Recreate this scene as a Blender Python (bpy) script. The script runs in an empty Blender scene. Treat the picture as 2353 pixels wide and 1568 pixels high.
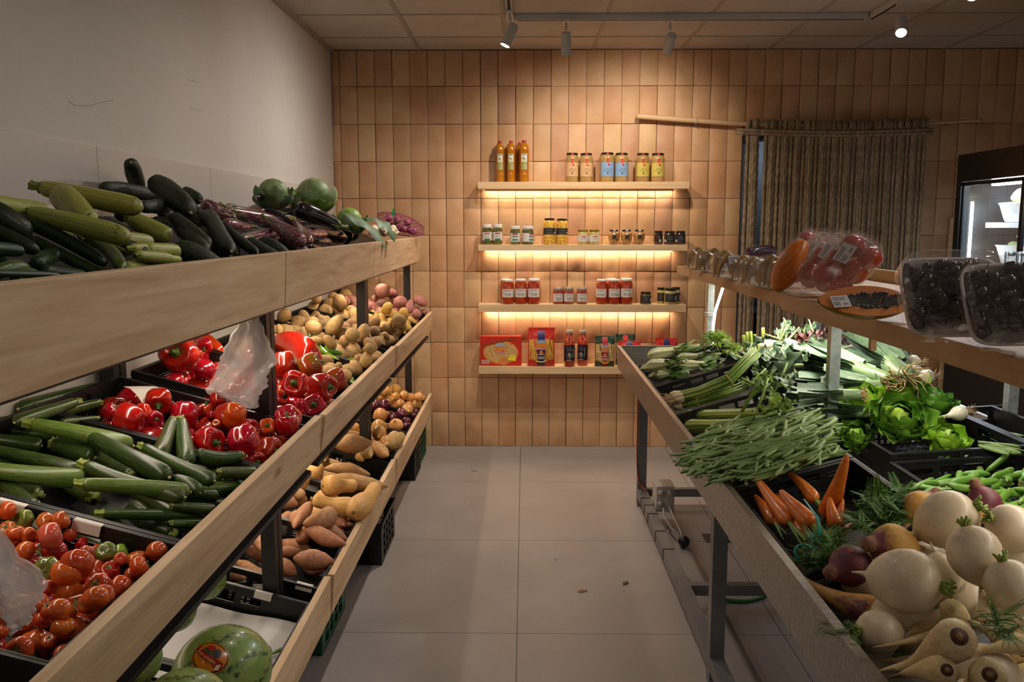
import bpy, math, random
import numpy as np
from mathutils import Vector, Matrix
SC = bpy.context.scene
COL = SC.collection
rng = random.Random(11)
PI = math.pi

# ---------------------------------------------------------------- camera
F, PITCH, YAW, EYE = 1980.8, .1330, .01476, 1.6      # focal length in pixels of the 2353-wide frame
cam = bpy.data.cameras.new('camera'); cam.sensor_width = 36.0; cam.lens = F/2353*36; cam.clip_start = .05
co = bpy.data.objects.new('camera', cam); COL.objects.link(co)
co.location = (0, 0, EYE); co.rotation_euler = (PI/2-PITCH, 0, YAW); SC.camera = co
cR = Vector((math.cos(YAW), math.sin(YAW), 0)); f0 = Vector((-math.sin(YAW), math.cos(YAW), 0)); zz = Vector((0, 0, 1))
cF = math.cos(PITCH)*f0-math.sin(PITCH)*zz; cU = math.sin(PITCH)*f0+math.cos(PITCH)*zz
CP = Vector((0, 0, EYE))
# ---------------------------------------------------------------- view, world, general light
vs = SC.view_settings
vs.view_transform = 'Standard'; vs.look = 'None'; vs.gamma = 1.0; vs.exposure = 0.0
try: vs.use_curve_mapping = False
except Exception: pass
SC.cycles.max_bounces = 6; SC.cycles.diffuse_bounces = 3; SC.cycles.glossy_bounces = 3
SC.cycles.transmission_bounces = 3; SC.cycles.transparent_max_bounces = 10
SC.cycles.caustics_reflective = False; SC.cycles.caustics_refractive = False
SC.cycles.use_adaptive_sampling = True; SC.cycles.adaptive_threshold = .03
W = bpy.data.worlds.new('shop_daylight'); SC.world = W; W.use_nodes = True
W.node_tree.nodes['Background'].inputs[0].default_value = (1.0, .92, .85, 1)
W.node_tree.nodes['Background'].inputs[1].default_value = .25
def area(name, loc, size, power, col, rot=(0, 0, 0), spread=PI, parent=None):
    l = bpy.data.lights.new(name, 'AREA'); l.shape = 'RECTANGLE'; l.size, l.size_y = size; l.energy = power; l.color = col; l.spread = spread
    o = bpy.data.objects.new(name, l); o.location = loc; o.rotation_euler = rot; COL.objects.link(o)
    if parent: o.parent = parent
    return o
WARM, NEUT, COOL = (1, .85, .68), (1, .92, .83), (.82, .90, 1)
TRACK_W = 15.0      # watts of each track spot
STRIP_W = 1.5       # watts of each wall-shelf strip

# ---------------------------------------------------------------- materials
def lin(c):
    c = [x/255 for x in c]
    return tuple((x/12.92 if x <= .04045 else ((x+.055)/1.055)**2.4) for x in c)+(1,)
MATS = {}
def M(name, c1, c2=None, scale=8, rough=.5, rnd=.12, hue=.012, bump=0, bscale=None, coat=0, stretch=(1, 1, 1), ramp=(.38, .64), c3=None, metal=0, sss=0, coord='Object', detail=3, spec=.5, dist=0):
    """Procedural surface: two colours mixed by noise, each object a little lighter/darker, optional bump."""
    if name in MATS: return MATS[name]
    m = bpy.data.materials.new(name); m.use_nodes = True; MATS[name] = m
    nt = m.node_tree; n = nt.nodes; L = nt.links; b = n['Principled BSDF']
    tc = n.new('ShaderNodeTexCoord'); mp = n.new('ShaderNodeMapping'); mp.inputs['Scale'].default_value = stretch
    L.new(tc.outputs[coord], mp.inputs['Vector'])
    nz = n.new('ShaderNodeTexNoise'); nz.inputs['Scale'].default_value = scale; nz.inputs['Detail'].default_value = detail; nz.inputs['Distortion'].default_value = dist
    L.new(mp.outputs[0], nz.inputs['Vector'])
    cr = n.new('ShaderNodeValToRGB'); e = cr.color_ramp.elements
    e[0].position, e[1].position = ramp; e[0].color = lin(c1); e[1].color = lin(c2 or c1)
    if c3: x = e.new(min(.99, ramp[1]+.12)); x.color = lin(c3)
    L.new(nz.outputs['Fac'], cr.inputs[0]); out = cr.outputs[0]
    if rnd or hue:
        oi = n.new('ShaderNodeObjectInfo'); hs = n.new('ShaderNodeHueSaturation')
        a = n.new('ShaderNodeMapRange'); a.inputs['To Min'].default_value = 1-rnd; a.inputs['To Max'].default_value = 1+rnd
        L.new(oi.outputs['Random'], a.inputs['Value']); L.new(a.outputs[0], hs.inputs['Value'])
        w = n.new('ShaderNodeMath'); w.operation = 'MULTIPLY'; w.inputs[1].default_value = 7.31
        fr = n.new('ShaderNodeMath'); fr.operation = 'FRACT'; L.new(oi.outputs['Random'], w.inputs[0]); L.new(w.outputs[0], fr.inputs[0])
        h = n.new('ShaderNodeMapRange'); h.inputs['To Min'].default_value = .5-hue; h.inputs['To Max'].default_value = .5+hue
        L.new(fr.outputs[0], h.inputs['Value']); L.new(h.outputs[0], hs.inputs['Hue'])
        L.new(out, hs.inputs['Color']); out = hs.outputs[0]
    L.new(out, b.inputs['Base Color'])
    b.inputs['Roughness'].default_value = rough; b.inputs['Metallic'].default_value = metal
    b.inputs['Coat Weight'].default_value = coat; b.inputs['Coat Roughness'].default_value = .12; b.inputs['Specular IOR Level'].default_value = spec
    if sss: b.inputs['Subsurface Weight'].default_value = sss; b.inputs['Subsurface Radius'].default_value = (.01, .008, .004)
    if bump:
        bz = n.new('ShaderNodeTexNoise'); bz.inputs['Scale'].default_value = bscale or scale*3; bz.inputs['Detail'].default_value = 3
        L.new(mp.outputs[0], bz.inputs['Vector'])
        bp = n.new('ShaderNodeBump'); bp.inputs['Strength'].default_value = bump; bp.inputs['Distance'].default_value = .004
        L.new(bz.outputs['Fac'], bp.inputs['Height']); L.new(bp.outputs[0], b.inputs['Normal'])
    return m
def flat(name, c, rough=.5, metal=0, coat=0, spec=.5): return M(name, c, rough=rough, metal=metal, coat=coat, rnd=0, hue=0, spec=spec)
def emis(name, c, s):
    m = bpy.data.materials.new(name); m.use_nodes = True; b = m.node_tree.nodes['Principled BSDF']
    b.inputs['Base Color'].default_value = lin(c); b.inputs['Emission Color'].default_value = lin(c); b.inputs['Emission Strength'].default_value = s
    return m
def film(name, c, opaque, rough=.12, gloss=.25, milky=0.0, noise=0):
    """Thin plastic or glass: mostly see-through, with a glossy skin and a little milky body."""
    m = bpy.data.materials.new(name); m.use_nodes = True; nt = m.node_tree; n = nt.nodes; L = nt.links
    for x in list(n):
        if x.type != 'OUTPUT_MATERIAL': n.remove(x)
    o = n['Material Output'] if 'Material Output' in n else n.new('ShaderNodeOutputMaterial')
    t = n.new('ShaderNodeBsdfTransparent'); d = n.new('ShaderNodeBsdfDiffuse'); d.inputs[0].default_value = lin(c)
    tl = n.new('ShaderNodeBsdfTranslucent'); tl.inputs[0].default_value = lin(c)
    g = n.new('ShaderNodeBsdfGlossy'); g.inputs['Roughness'].default_value = rough
    a = n.new('ShaderNodeMixShader'); a.inputs[0].default_value = .35; L.new(d.outputs[0], a.inputs[1]); L.new(tl.outputs[0], a.inputs[2])
    b = n.new('ShaderNodeMixShader'); b.inputs[0].default_value = opaque; L.new(t.outputs[0], b.inputs[1]); L.new(a.outputs[0], b.inputs[2])
    fz = n.new('ShaderNodeLayerWeight'); fz.inputs[0].default_value = .5
    pw = n.new('ShaderNodeMath'); pw.operation = 'POWER'; pw.inputs[1].default_value = 3.5; L.new(fz.outputs['Facing'], pw.inputs[0])
    k = n.new('ShaderNodeMath'); k.operation = 'MULTIPLY_ADD'; k.inputs[1].default_value = gloss; k.inputs[2].default_value = .045; k.use_clamp = True; L.new(pw.outputs[0], k.inputs[0])
    s = n.new('ShaderNodeMixShader'); L.new(k.outputs[0], s.inputs[0]); L.new(b.outputs[0], s.inputs[1]); L.new(g.outputs[0], s.inputs[2])
    L.new(s.outputs[0], o.inputs[0])
    if noise:
        tc = n.new('ShaderNodeTexCoord'); nz = n.new('ShaderNodeTexNoise'); nz.inputs['Scale'].default_value = noise; nz.inputs['Detail'].default_value = 2
        bp = n.new('ShaderNodeBump'); bp.inputs['Strength'].default_value = .5; bp.inputs['Distance'].default_value = .01
        L.new(tc.outputs['Object'], nz.inputs['Vector']); L.new(nz.outputs[0], bp.inputs['Height']); L.new(bp.outputs[0], g.inputs['Normal'])
    return m
def ntree(m): return m.node_tree.nodes, m.node_tree.links, m.node_tree.nodes['Principled BSDF']

# ---------------------------------------------------------------- mesh building
class MB:
    def __init__(s): s.V = []; s.F = []; s.I = []; s.n = 0
    def add(s, V, Fc, mi=0):
        V = np.asarray(V, float).reshape(-1, 3); s.V.append(V); b = s.n
        s.F += [tuple(b+i for i in f) for f in Fc]; s.I += [mi]*len(Fc); s.n += len(V); return s
    def box(s, lo, hi, mi=0, R=None, o=(0, 0, 0)):
        x0, y0, z0 = lo; x1, y1, z1 = hi
        V = np.array([(x0, y0, z0), (x1, y0, z0), (x1, y1, z0), (x0, y1, z0), (x0, y0, z1), (x1, y0, z1), (x1, y1, z1), (x0, y1, z1)], float)
        if R is not None: V = V@np.array(R).T
        return s.add(V+np.array(o), [(0, 3, 2, 1), (4, 5, 6, 7), (0, 1, 5, 4), (1, 2, 6, 5), (2, 3, 7, 6), (3, 0, 4, 7)], mi)
    def sweep(s, P, R, m=12, ang=None, mi=0, up=(0, 0, 1), squash=1.0, caps=True):
        """A tube along points P with radii R; ang(theta, t) scales the radius; squash flattens along the up direction."""
        P = np.asarray(P, float); R = np.asarray(R, float); n = len(P)
        T = np.gradient(P, axis=0); T /= np.linalg.norm(T, axis=1)[:, None]+1e-12
        th = np.linspace(0, 2*PI, m, endpoint=False); V = np.zeros((n, m, 3)); u = np.array(up, float)
        for i in range(n):
            a = np.cross(u, T[i])
            if np.linalg.norm(a) < 1e-3: a = np.cross((1, .2, 0), T[i])
            a /= np.linalg.norm(a); b = np.cross(T[i], a); u = b
            k = ang(th, i/(n-1)) if ang else 1.0
            V[i] = P[i]+(np.cos(th)*R[i]*k)[:, None]*a+(np.sin(th)*R[i]*k*squash)[:, None]*b
        Fc = [(i*m+j, i*m+(j+1) % m, (i+1)*m+(j+1) % m, (i+1)*m+j) for i in range(n-1) for j in range(m)]
        if caps: Fc += [tuple(reversed(range(m))), tuple((n-1)*m+j for j in range(m))]
        return s.add(V, Fc, mi)
    def xsweep(s, P, R, m=12, ang=None, mi=0):
        """Rings in the y/z plane along x, for bodies drawn in stretched unit space."""
        P = np.asarray(P, float); n = len(P); th = np.linspace(0, 2*PI, m, endpoint=False); V = np.zeros((n, m, 3))
        for i in range(n):
            k = R[i]*(ang(th, i/(n-1)) if ang else 1.0)
            V[i] = np.stack([np.full(m, P[i, 0]), P[i, 1]+k*np.cos(th), P[i, 2]+k*np.sin(th)], 1)
        Fc = [(i*m+j, (i+1)*m+j, (i+1)*m+(j+1) % m, i*m+(j+1) % m) for i in range(n-1) for j in range(m)]+[tuple(range(m)), tuple(reversed([(n-1)*m+j for j in range(m)]))]
        if P[-1, 0] < P[0, 0]: Fc = [tuple(reversed(f)) for f in Fc]
        return s.add(V, Fc, mi)
    def lathe(s, prof, m=20, ang=None, mi=0, o=(0, 0, 0), caps=True):
        prof = np.asarray(prof, float); th = np.linspace(0, 2*PI, m, endpoint=False); n = len(prof); V = np.zeros((n, m, 3))
        for i, (r, z) in enumerate(prof):
            k = ang(th, i/(n-1)) if ang else 1.0
            V[i, :, 0] = r*k*np.cos(th); V[i, :, 1] = r*k*np.sin(th); V[i, :, 2] = z
        Fc = [(i*m+j, i*m+(j+1) % m, (i+1)*m+(j+1) % m, (i+1)*m+j) for i in range(n-1) for j in range(m)]
        if caps: Fc += [tuple(reversed(range(m))), tuple((n-1)*m+j for j in range(m))]
        return s.add(V.reshape(-1, 3)+np.array(o), Fc, mi)
    def grid(s, fn, nu, nv, mi=0):
        V = [fn(i/(nu-1), j/(nv-1)) for i in range(nu) for j in range(nv)]
        return s.add(V, [(i*nv+j, (i+1)*nv+j, (i+1)*nv+j+1, i*nv+j+1) for i in range(nu-1) for j in range(nv-1)], mi)
    def poly(s, pts, mi=0): return s.add(pts, [tuple(range(len(pts)))], mi)
    def prism(s, pts, z0, z1, mi=0):
        n = len(pts); V = [(x, y, z0) for x, y in pts]+[(x, y, z1) for x, y in pts]
        return s.add(V, [tuple(reversed(range(n))), tuple(range(n, 2*n))]+[(i, (i+1) % n, n+(i+1) % n, n+i) for i in range(n)], mi)
    def xf(s, Mx):
        Mx = np.array(Mx); s.V = [v@Mx[:3, :3].T+Mx[:3, 3] for v in s.V]; return s
    def mesh(s, name, mats, smooth=True):
        me = bpy.data.meshes.new(name); V = np.concatenate(s.V) if s.V else np.zeros((0, 3))
        me.from_pydata(V.tolist(), [], s.F)
        for m in (mats if isinstance(mats, (list, tuple)) else [mats]): me.materials.append(m)
        if len(set(s.I)) > 1: me.polygons.foreach_set('material_index', s.I)
        if smooth: me.polygons.foreach_set('use_smooth', [True]*len(me.polygons))
        me.update(); return me
    def obj(s, name, mats, parent=None, smooth=False, auto=None):
        o = bpy.data.objects.new(name, s.mesh(name, mats, smooth or auto is not None)); COL.objects.link(o)
        if auto is not None: o.data.set_sharp_from_angle(angle=math.radians(auto))
        if parent: o.parent = parent
        return o
def bevel(o, w=.003, seg=2):
    b = o.modifiers.new('edge', 'BEVEL'); b.width = w; b.segments = seg; b.limit_method = 'ANGLE'; return o
def tag(o, label=None, cat=None, group=None, kind=None):
    if label: o['label'] = label
    if cat: o['category'] = cat
    if group: o['group'] = group
    if kind: o['kind'] = kind
    return o
def thing(name, label, cat, loc=(0, 0, 0), rz=0, group=None):
    o = bpy.data.objects.new(name, None); o.empty_display_size = .1; COL.objects.link(o); o.location = loc; o.rotation_euler = (0, 0, rz)
    return tag(o, label, cat, group)
def copy_tree(o, parent=None):
    c = o.copy(); COL.objects.link(c)
    if parent is not None: c.parent = parent
    for ch in list(o.children): copy_tree(ch, c)
    return c
ORD = 'first second third fourth fifth sixth seventh eighth ninth tenth eleventh twelfth thirteenth fourteenth fifteenth sixteenth seventeenth eighteenth nineteenth twentieth'.split()
def nth(i):
    if i < 20: return ORD[i]
    return ['twenty', 'thirty', 'forty', 'fifty', 'sixty'][(i+1)//10-2]+('-'+ORD[(i+1) % 10-1] if (i+1) % 10 else 'th')

# ---------------------------------------------------------------- sight lines of the photograph
ZM = dict(A=(0, 340, 4.612), B=(480, 340, 4.612), C=(320, 660, 4.612), D=(620, 640, 5.2275), E=(0, 840, 4.612), F=(300, 860, 4.611), G=(0, 1120, 3.5), H=(500, 860, 3.408),
          I=(240, 1240, 4.202), L=(1540, 480, 4.202), N=(1400, 720, 3.92), O=(1800, 740, 4.127), P=(1680, 1020, 2.862), V=(740, 860, 3.41), X=(1540, 580, 5.115), MM=(1850, 560, 4.356), S=(2180, 320, 3.566), p=(0, 0, 1))
def px(z, x, y): a, b, s = ZM[z]; return a+x/s, b+y/s
def ray(x, y): return cF*F+cR*(x-1176.5)-cU*(y-784)
def hitp(x, y, n, h):
    d = ray(x, y); t = (h-CP.dot(n))/d.dot(n); return CP+d*t
def hity(x, y, Y): return hitp(x, y, Vector((0, 1, 0)), Y)
def hitx(x, y, X): return hitp(x, y, Vector((1, 0, 0)), X)
def hitz(x, y, Z): return hitp(x, y, zz, Z)
def depth(p): return (p-CP).dot(cF)
# ================================================================ THE ROOM
XL, XR, YB, HC = -1.345, 4.3, 6.16, 2.805
TILE_W, TILE_H = .1225, .2562
DX0, DX1, DZ1 = 1.512, 2.73, 2.235                   # doorway behind the rope curtain
def grid_lines(m, sx, sy, ox, oy, w, dark, base_links=None):
    """Darkens narrow joints on an sx by sy grid in object X/Y."""
    n, L, b = ntree(m); tc = n.new('ShaderNodeTexCoord'); sp = n.new('ShaderNodeSeparateXYZ'); L.new(tc.outputs['Object'], sp.inputs[0]); outs = []
    for ax, s, o in ((0, sx, ox), (1, sy, oy)):
        a = n.new('ShaderNodeMath'); a.operation = 'SUBTRACT'; a.inputs[1].default_value = o-s*40; L.new(sp.outputs[ax], a.inputs[0])
        c = n.new('ShaderNodeMath'); c.operation = 'MODULO'; c.inputs[1].default_value = s; L.new(a.outputs[0], c.inputs[0])
        d = n.new('ShaderNodeMath'); d.operation = 'LESS_THAN'; d.inputs[1].default_value = w; L.new(c.outputs[0], d.inputs[0]); outs.append(d)
    mx = n.new('ShaderNodeMath'); mx.operation = 'MAXIMUM'; L.new(outs[0].outputs[0], mx.inputs[0]); L.new(outs[1].outputs[0], mx.inputs[1])
    src = b.inputs['Base Color'].links[0].from_socket
    mix = n.new('ShaderNodeMix'); mix.data_type = 'RGBA'; L.new(mx.outputs[0], mix.inputs[0]); L.new(src, mix.inputs[6]); mix.inputs[7].default_value = lin(dark)
    L.new(mix.outputs[2], b.inputs['Base Color'])
m_floor = M('floor_tiles', (150, 140, 134), (163, 153, 146), scale=2.2, rough=.55, rnd=0, hue=0, bump=.05, bscale=140, ramp=(.3, .7), detail=8)
grid_lines(m_floor, 1.05, 1.018, -.03, 5.262, .0045, (92, 84, 78))
MB().box((XL-.1, -2.5, -.08), (XR+.1, 8.2, 0)).obj('floor', m_floor)['kind'] = 'structure'
m_paint = M('grey_white_paint', (206, 198, 191), (212, 205, 198), scale=1.5, rough=.7, rnd=0, hue=0, bump=.06, bscale=60)
m_panel = M('wall_panel', (200, 192, 186), (206, 199, 193), scale=.8, rough=.45, rnd=0, hue=0)
MB().box((XL-.12, -2.5, 0), (XL, 8.2, HC+.1)).obj('wall_left', m_paint)['kind'] = 'structure'
mb = MB(); y = -1.2
while y < YB-.02:
    mb.box((XL, y+.0005, .02), (XL+.008, min(y+.98, YB-.02), 1.845)); y += .982
tag(mb.obj('trim_1', m_panel), kind='structure')
# scuffs scratched in the painted wall
mb = MB()
for pts in (((158, 232), (172, 242), (205, 243), (232, 236), (260, 230)), ((428, 182), (455, 190)), ((436, 248), (462, 256))):
    mb.sweep([hitx(a, b, XL+.0006) for a, b in pts], [.0007]*len(pts), 5)
tag(mb.obj('trim_2', flat('scuff', (158, 144, 134), .8)), kind='structure')
MB().box((XR, -2.5, 0), (XR+.12, 8.2, HC+.1)).obj('wall_right', m_paint)['kind'] = 'structure'
# ceiling: panels on a .6 m T-bar grid
m_ceil = M('ceiling_panel', (196, 187, 176), (204, 195, 184), scale=3, rough=.85, rnd=0, hue=0, bump=.05, bscale=200)
m_bar = flat('ceiling_bar', (172, 163, 153), .6)
mb = MB().box((XL, -2.5, HC), (XR, YB, HC+.1), 0)
x = -.73
while x > XL+.6: x -= .6
while x < XR:
    if x > XL+.05: mb.box((x-.012, -2.5, HC-.004), (x+.012, YB, HC+.001), 1)
    x += .6
y = 5.755
while y > -2.4: mb.box((XL, y-.012, HC-.0035), (XR, y+.012, HC+.001), 1); y -= .6
mb.box((XL, -2.5, HC-.022), (XL+.022, YB, HC), 1)
mb.obj('ceiling', [m_ceil, m_bar])['kind'] = 'structure'
# back wall: hand-made terracotta tiles, each with its own tilt and tone
m_tile = M('terracotta_tile', (204, 164, 122), (220, 186, 148), scale=6, rough=.52, rnd=0, hue=0, bump=.25, bscale=16, ramp=(.3, .7), detail=5)
n, L, b = ntree(m_tile); tc = n.new('ShaderNodeTexCoord'); vm = n.new('ShaderNodeVectorMath'); vm.operation = 'MULTIPLY'; vm.inputs[1].default_value = (1/TILE_W, 0, 1/TILE_H)
va = n.new('ShaderNodeVectorMath'); va.operation = 'SUBTRACT'; va.inputs[1].default_value = (-1.29, 0, -.0035); L.new(tc.outputs['Object'], va.inputs[0]); L.new(va.outputs[0], vm.inputs[0])
fl = n.new('ShaderNodeVectorMath'); fl.operation = 'FLOOR'; L.new(vm.outputs[0], fl.inputs[0]); wn = n.new('ShaderNodeTexWhiteNoise'); wn.noise_dimensions = '3D'; L.new(fl.outputs[0], wn.inputs['Vector'])
rp = n.new('ShaderNodeValToRGB'); e = rp.color_ramp.elements; e[0].color = (1, .98, .88, 1); e[1].color = (.80, .68, .70, 1); e[0].position = 0
for p_, c_ in ((.3, (.90, .80, .70, 1)), (.55, (1.0, .90, .84, 1)), (.78, (.94, .76, .66, 1))): x_ = e.new(p_); x_.color = c_
L.new(wn.outputs['Value'], rp.inputs[0]); src = b.inputs['Base Color'].links[0].from_socket
mx = n.new('ShaderNodeMix'); mx.data_type = 'RGBA'; mx.blend_type = 'MULTIPLY'; mx.inputs[0].default_value = 1; L.new(src, mx.inputs[6]); L.new(rp.outputs[0], mx.inputs[7]); L.new(mx.outputs[2], b.inputs['Base Color'])
m_grout = flat('tile_joint', (88, 58, 38), .9)
mb = MB()
for lo, hi in (((XL, YB, 0), (DX0, YB+.2, HC+.1)), ((DX1, YB, 0), (XR, YB+.2, HC+.1)), ((DX0, YB, DZ1), (DX1, YB+.2, HC+.1))): mb.box(lo, hi, 1)
r2 = random.Random(5); nx = int((XR-XL)/TILE_W)+2
for i in range(-1, nx):
    for k in range(0, 13):
        x0, x1 = -1.29+i*TILE_W, -1.29+(i+1)*TILE_W; z0, z1 = -.0035+(k-1)*TILE_H, -.0035+k*TILE_H
        x0 = max(x0, XL); x1 = min(x1, XR); z0 = max(z0, 0); z1 = min(z1, HC-.004)
        if x1-x0 < .02 or z1-z0 < .012: continue
        if x1 > DX0+.004 and x0 < DX1-.004 and z0 < DZ1-.004:
            if z1 > DZ1+.02 and x0 > DX0-.004 and x1 < DX1+.004: z0 = DZ1
            elif x0 < DX0-.02: x1 = DX0
            elif x1 > DX1+.02: x0 = DX1
            else: continue
        g = .0019; a0, a1, b0, b1 = x0+g*r2.uniform(.4, 1.5), x1-g*r2.uniform(.4, 1.5), z0+g*r2.uniform(.3, 1.3), z1-g*r2.uniform(.3, 1.3)
        d = .009+r2.uniform(0, .003); tx, tz = r2.uniform(-.0010, .0010), r2.uniform(-.0016, .0016); V = []; N = 5; bul = r2.uniform(-.0004, .0010)
        for j in range(N):
            for q in range(N):
                s, t = j/(N-1)*2-1, q/(N-1)*2-1; ed = max(abs(s), abs(t)) == 1
                xx = (a0+a1)/2+s*(a1-a0)/2*(1 if abs(s) < 1 or True else 1); zz_ = (b0+b1)/2+t*(b1-b0)/2
                if not ed: xx = (a0+a1)/2+s*1.86*(a1-a0)/2*1.0 if abs(s) == .5 else xx; zz_ = (b0+b1)/2+t*1.93*(b1-b0)/2 if abs(t) == .5 else zz_
                V.append((xx, YB-d-tx*s-tz*t-bul*(1-s*s)*(1-t*t)+(.0016 if ed else 0), zz_))
        Fc = [(j*N+q, (j+1)*N+q, (j+1)*N+q+1, j*N+q+1) for j in range(N-1) for q in range(N-1)]
        ring = [q for q in range(N)]+[j*N+N-1 for j in range(1, N)]+[(N-1)*N+q for q in range(N-2, -1, -1)]+[j*N for j in range(N-2, 0, -1)]
        nb = len(V); V += [(V[i_][0], YB+.001, V[i_][2]) for i_ in ring]
        Fc += [(ring[(i_+1) % len(ring)], ring[i_], nb+i_, nb+(i_+1) % len(ring)) for i_ in range(len(ring))]
        mb.add(V, Fc, 0)
o = mb.obj('wall_back', [m_tile, m_grout], auto=50); o['kind'] = 'structure'
# store room seen between the ropes
m_blue = M('store_room_paint', (92, 101, 116), (100, 108, 122), scale=2, rough=.6, rnd=0, hue=0)
MB().box((DX0-.5, 7.4, 0), (DX1+.6, 7.5, 2.6)).box((DX0-.6, YB+.2, 0), (DX0-.5, 7.4, 2.6)).box((DX1+.6, YB+.2, 0), (DX1+.7, 7.4, 2.6)).box((DX0-.6, YB+.2, 2.6), (DX1+.7, 7.5, 2.7)).obj('wall_store_room', m_blue)['kind'] = 'structure'
tag(MB().box((DX0, YB+.0, 0), (DX0+.035, YB+.2, DZ1)).box((DX1-.035, YB, 0), (DX1, YB+.2, DZ1)).box((DX0+.035, YB, DZ1-.035), (DX1-.035, YB+.2, DZ1)).obj('trim_3', flat('blue_grey_frame', (84, 98, 118), .5)), kind='structure')
area('store_room_daylight', (2.35, 7.2, 2.3), (.5, .5), 5, COOL, (math.radians(35), 0, 0))
t = thing('store_cabinet', 'dark cabinet standing in the store room behind the rope curtain', 'cabinet', (1.75, 6.9, 0))
m_blk = flat('dark_cabinet', (30, 31, 35), .5)
MB().box((-.32, -.25, 0), (.32, .25, .93)).obj('body', m_blk, t); MB().box((-.3, -.265, .06), (-.005, -.25, .9)).obj('door', m_blk, t); MB().box((.005, -.265, .06), (.3, -.25, .9)).obj('door', m_blk, t)

# ================================================================ TRACK LIGHTS
m_white = flat('white_enamel', (205, 205, 205), .4); m_dark = flat('dark_slot', (25, 25, 27), .6)
def rail(lo, hi, label, ax):
    t = thing('track_rail', label, 'track light rail', group='ceiling track rails')
    MB().box(lo, hi).obj('housing', m_white, t)
    c = [(a+b)/2 for a, b in zip(lo, hi)]; s = .008
    if ax == 0: MB().box((lo[0]+.02, c[1]-s, lo[2]-.0008), (hi[0]-.02, c[1]+s, lo[2]+.001)).obj('slot', m_dark, t)
    else: MB().box((c[0]-s, lo[1]+.02, lo[2]-.0008), (c[0]+s, hi[1]-.02, lo[2]+.001)).obj('slot', m_dark, t)
RZ = HC-.036
rail((-.066, 5.14, RZ), (1.955, 5.175, HC-.003), 'long white track rail on the ceiling parallel to the tiled wall', 0)
rail((-.105, .2, RZ), (-.07, 5.175, HC-.003), 'white track rail running towards the camera above the potato rack side', 1)
rail((1.959, .2, RZ), (1.994, 5.175, HC-.003), 'white track rail running towards the camera near the fridge', 1)
m_lens = emis('spot_lens', (255, 238, 214), 30)
def spot(x, y, aim, label, warm=WARM, power=TRACK_W, ang=62, z=2.64, blend=.7):
    t = thing('track_spotlight', label, 'spotlight', (x, y, HC-.037), 0, 'track spotlights')
    MB().box((-.016, -.045, -.012), (.016, .045, -.001)).obj('adapter', m_white, t)
    MB().sweep([(0, 0, -.012), (0, 0, z-HC+.037+.075)], [.007, .007], 10).obj('neck', m_white, t, smooth=True)
    P0 = Vector((x, y, z)); d = (Vector(aim)-P0).normalized(); q = Vector((0, 0, -1)).rotation_difference(d); R = q.to_matrix().to_4x4()
    Mx = Matrix.Translation(P0-Vector((x, y, HC-.037)))@R
    h = MB().lathe([(.001, .066), (.024, .065), (.028, .06), (.029, .0), (.029, -.06), (.0265, -.0605), (.026, -.054)], 24, caps=False).obj('lamp_head', m_white, t, auto=40); h.matrix_local = Mx
    c = MB().lathe([(.0265, -.0535), (.012, -.0525), (.0005, -.052)], 24, caps=False).obj('lens', m_lens, t); c.matrix_local = Mx
    l = bpy.data.lights.new('spot_light', 'SPOT'); l.energy = power*10; l.color = warm; l.spot_size = math.radians(ang); l.spot_blend = 1.0; l.shadow_soft_size = .03
    lo = bpy.data.objects.new('spot_light', l); COL.objects.link(lo); lo.parent = t; lo.matrix_local = Mx@Matrix.Translation((0, 0, -.064))
spot(-.087, 4.93, (-.95, 4.75, .7), 'white spotlight with glowing lens at the corner of the track', NEUT, TRACK_W*.52, 168)
spot(.235, 5.157, (.3, 5.95, 1.1), 'white spotlight hanging straight down, second along the long rail', WARM, TRACK_W*.36, 150)
spot(.83, 5.157, (.74, 6.1, 2.0), 'white spotlight leaning over the jar shelves, third along the long rail', WARM, TRACK_W*.24, 105)
spot(1.976, 4.74, (1.35, 3.1, .9), 'brightly glowing spotlight on the rail above the packed fruit', COOL, TRACK_W*.30, 110)
spot(1.976, 4.02, (1.3, 2.0, .9), 'glowing spotlight cut by the top edge, nearest on the fridge side rail', COOL, TRACK_W*.30, 110)
for y, p_, a in ((3.4, .16, 150), (2.1, .08, 150), (.9, .06, 150)):
    spot(-.087, y, (-.8, y-.1, .6), 'white spotlight on the potato rack side rail, %s' % ('beyond the picture edge' if y > 3 else 'above the courgettes' if y > 2 else 'above the tomatoes'), NEUT, TRACK_W*p_, a)
for y, p_ in ((2.6, .2), (1.2, .16)):
    spot(1.976, y, (1.1, y-.1, .9), 'white spotlight on the fridge side rail, above the %s' % ('lettuces' if y > 2 else 'turnips'), NEUT, TRACK_W*p_, 140)

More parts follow.
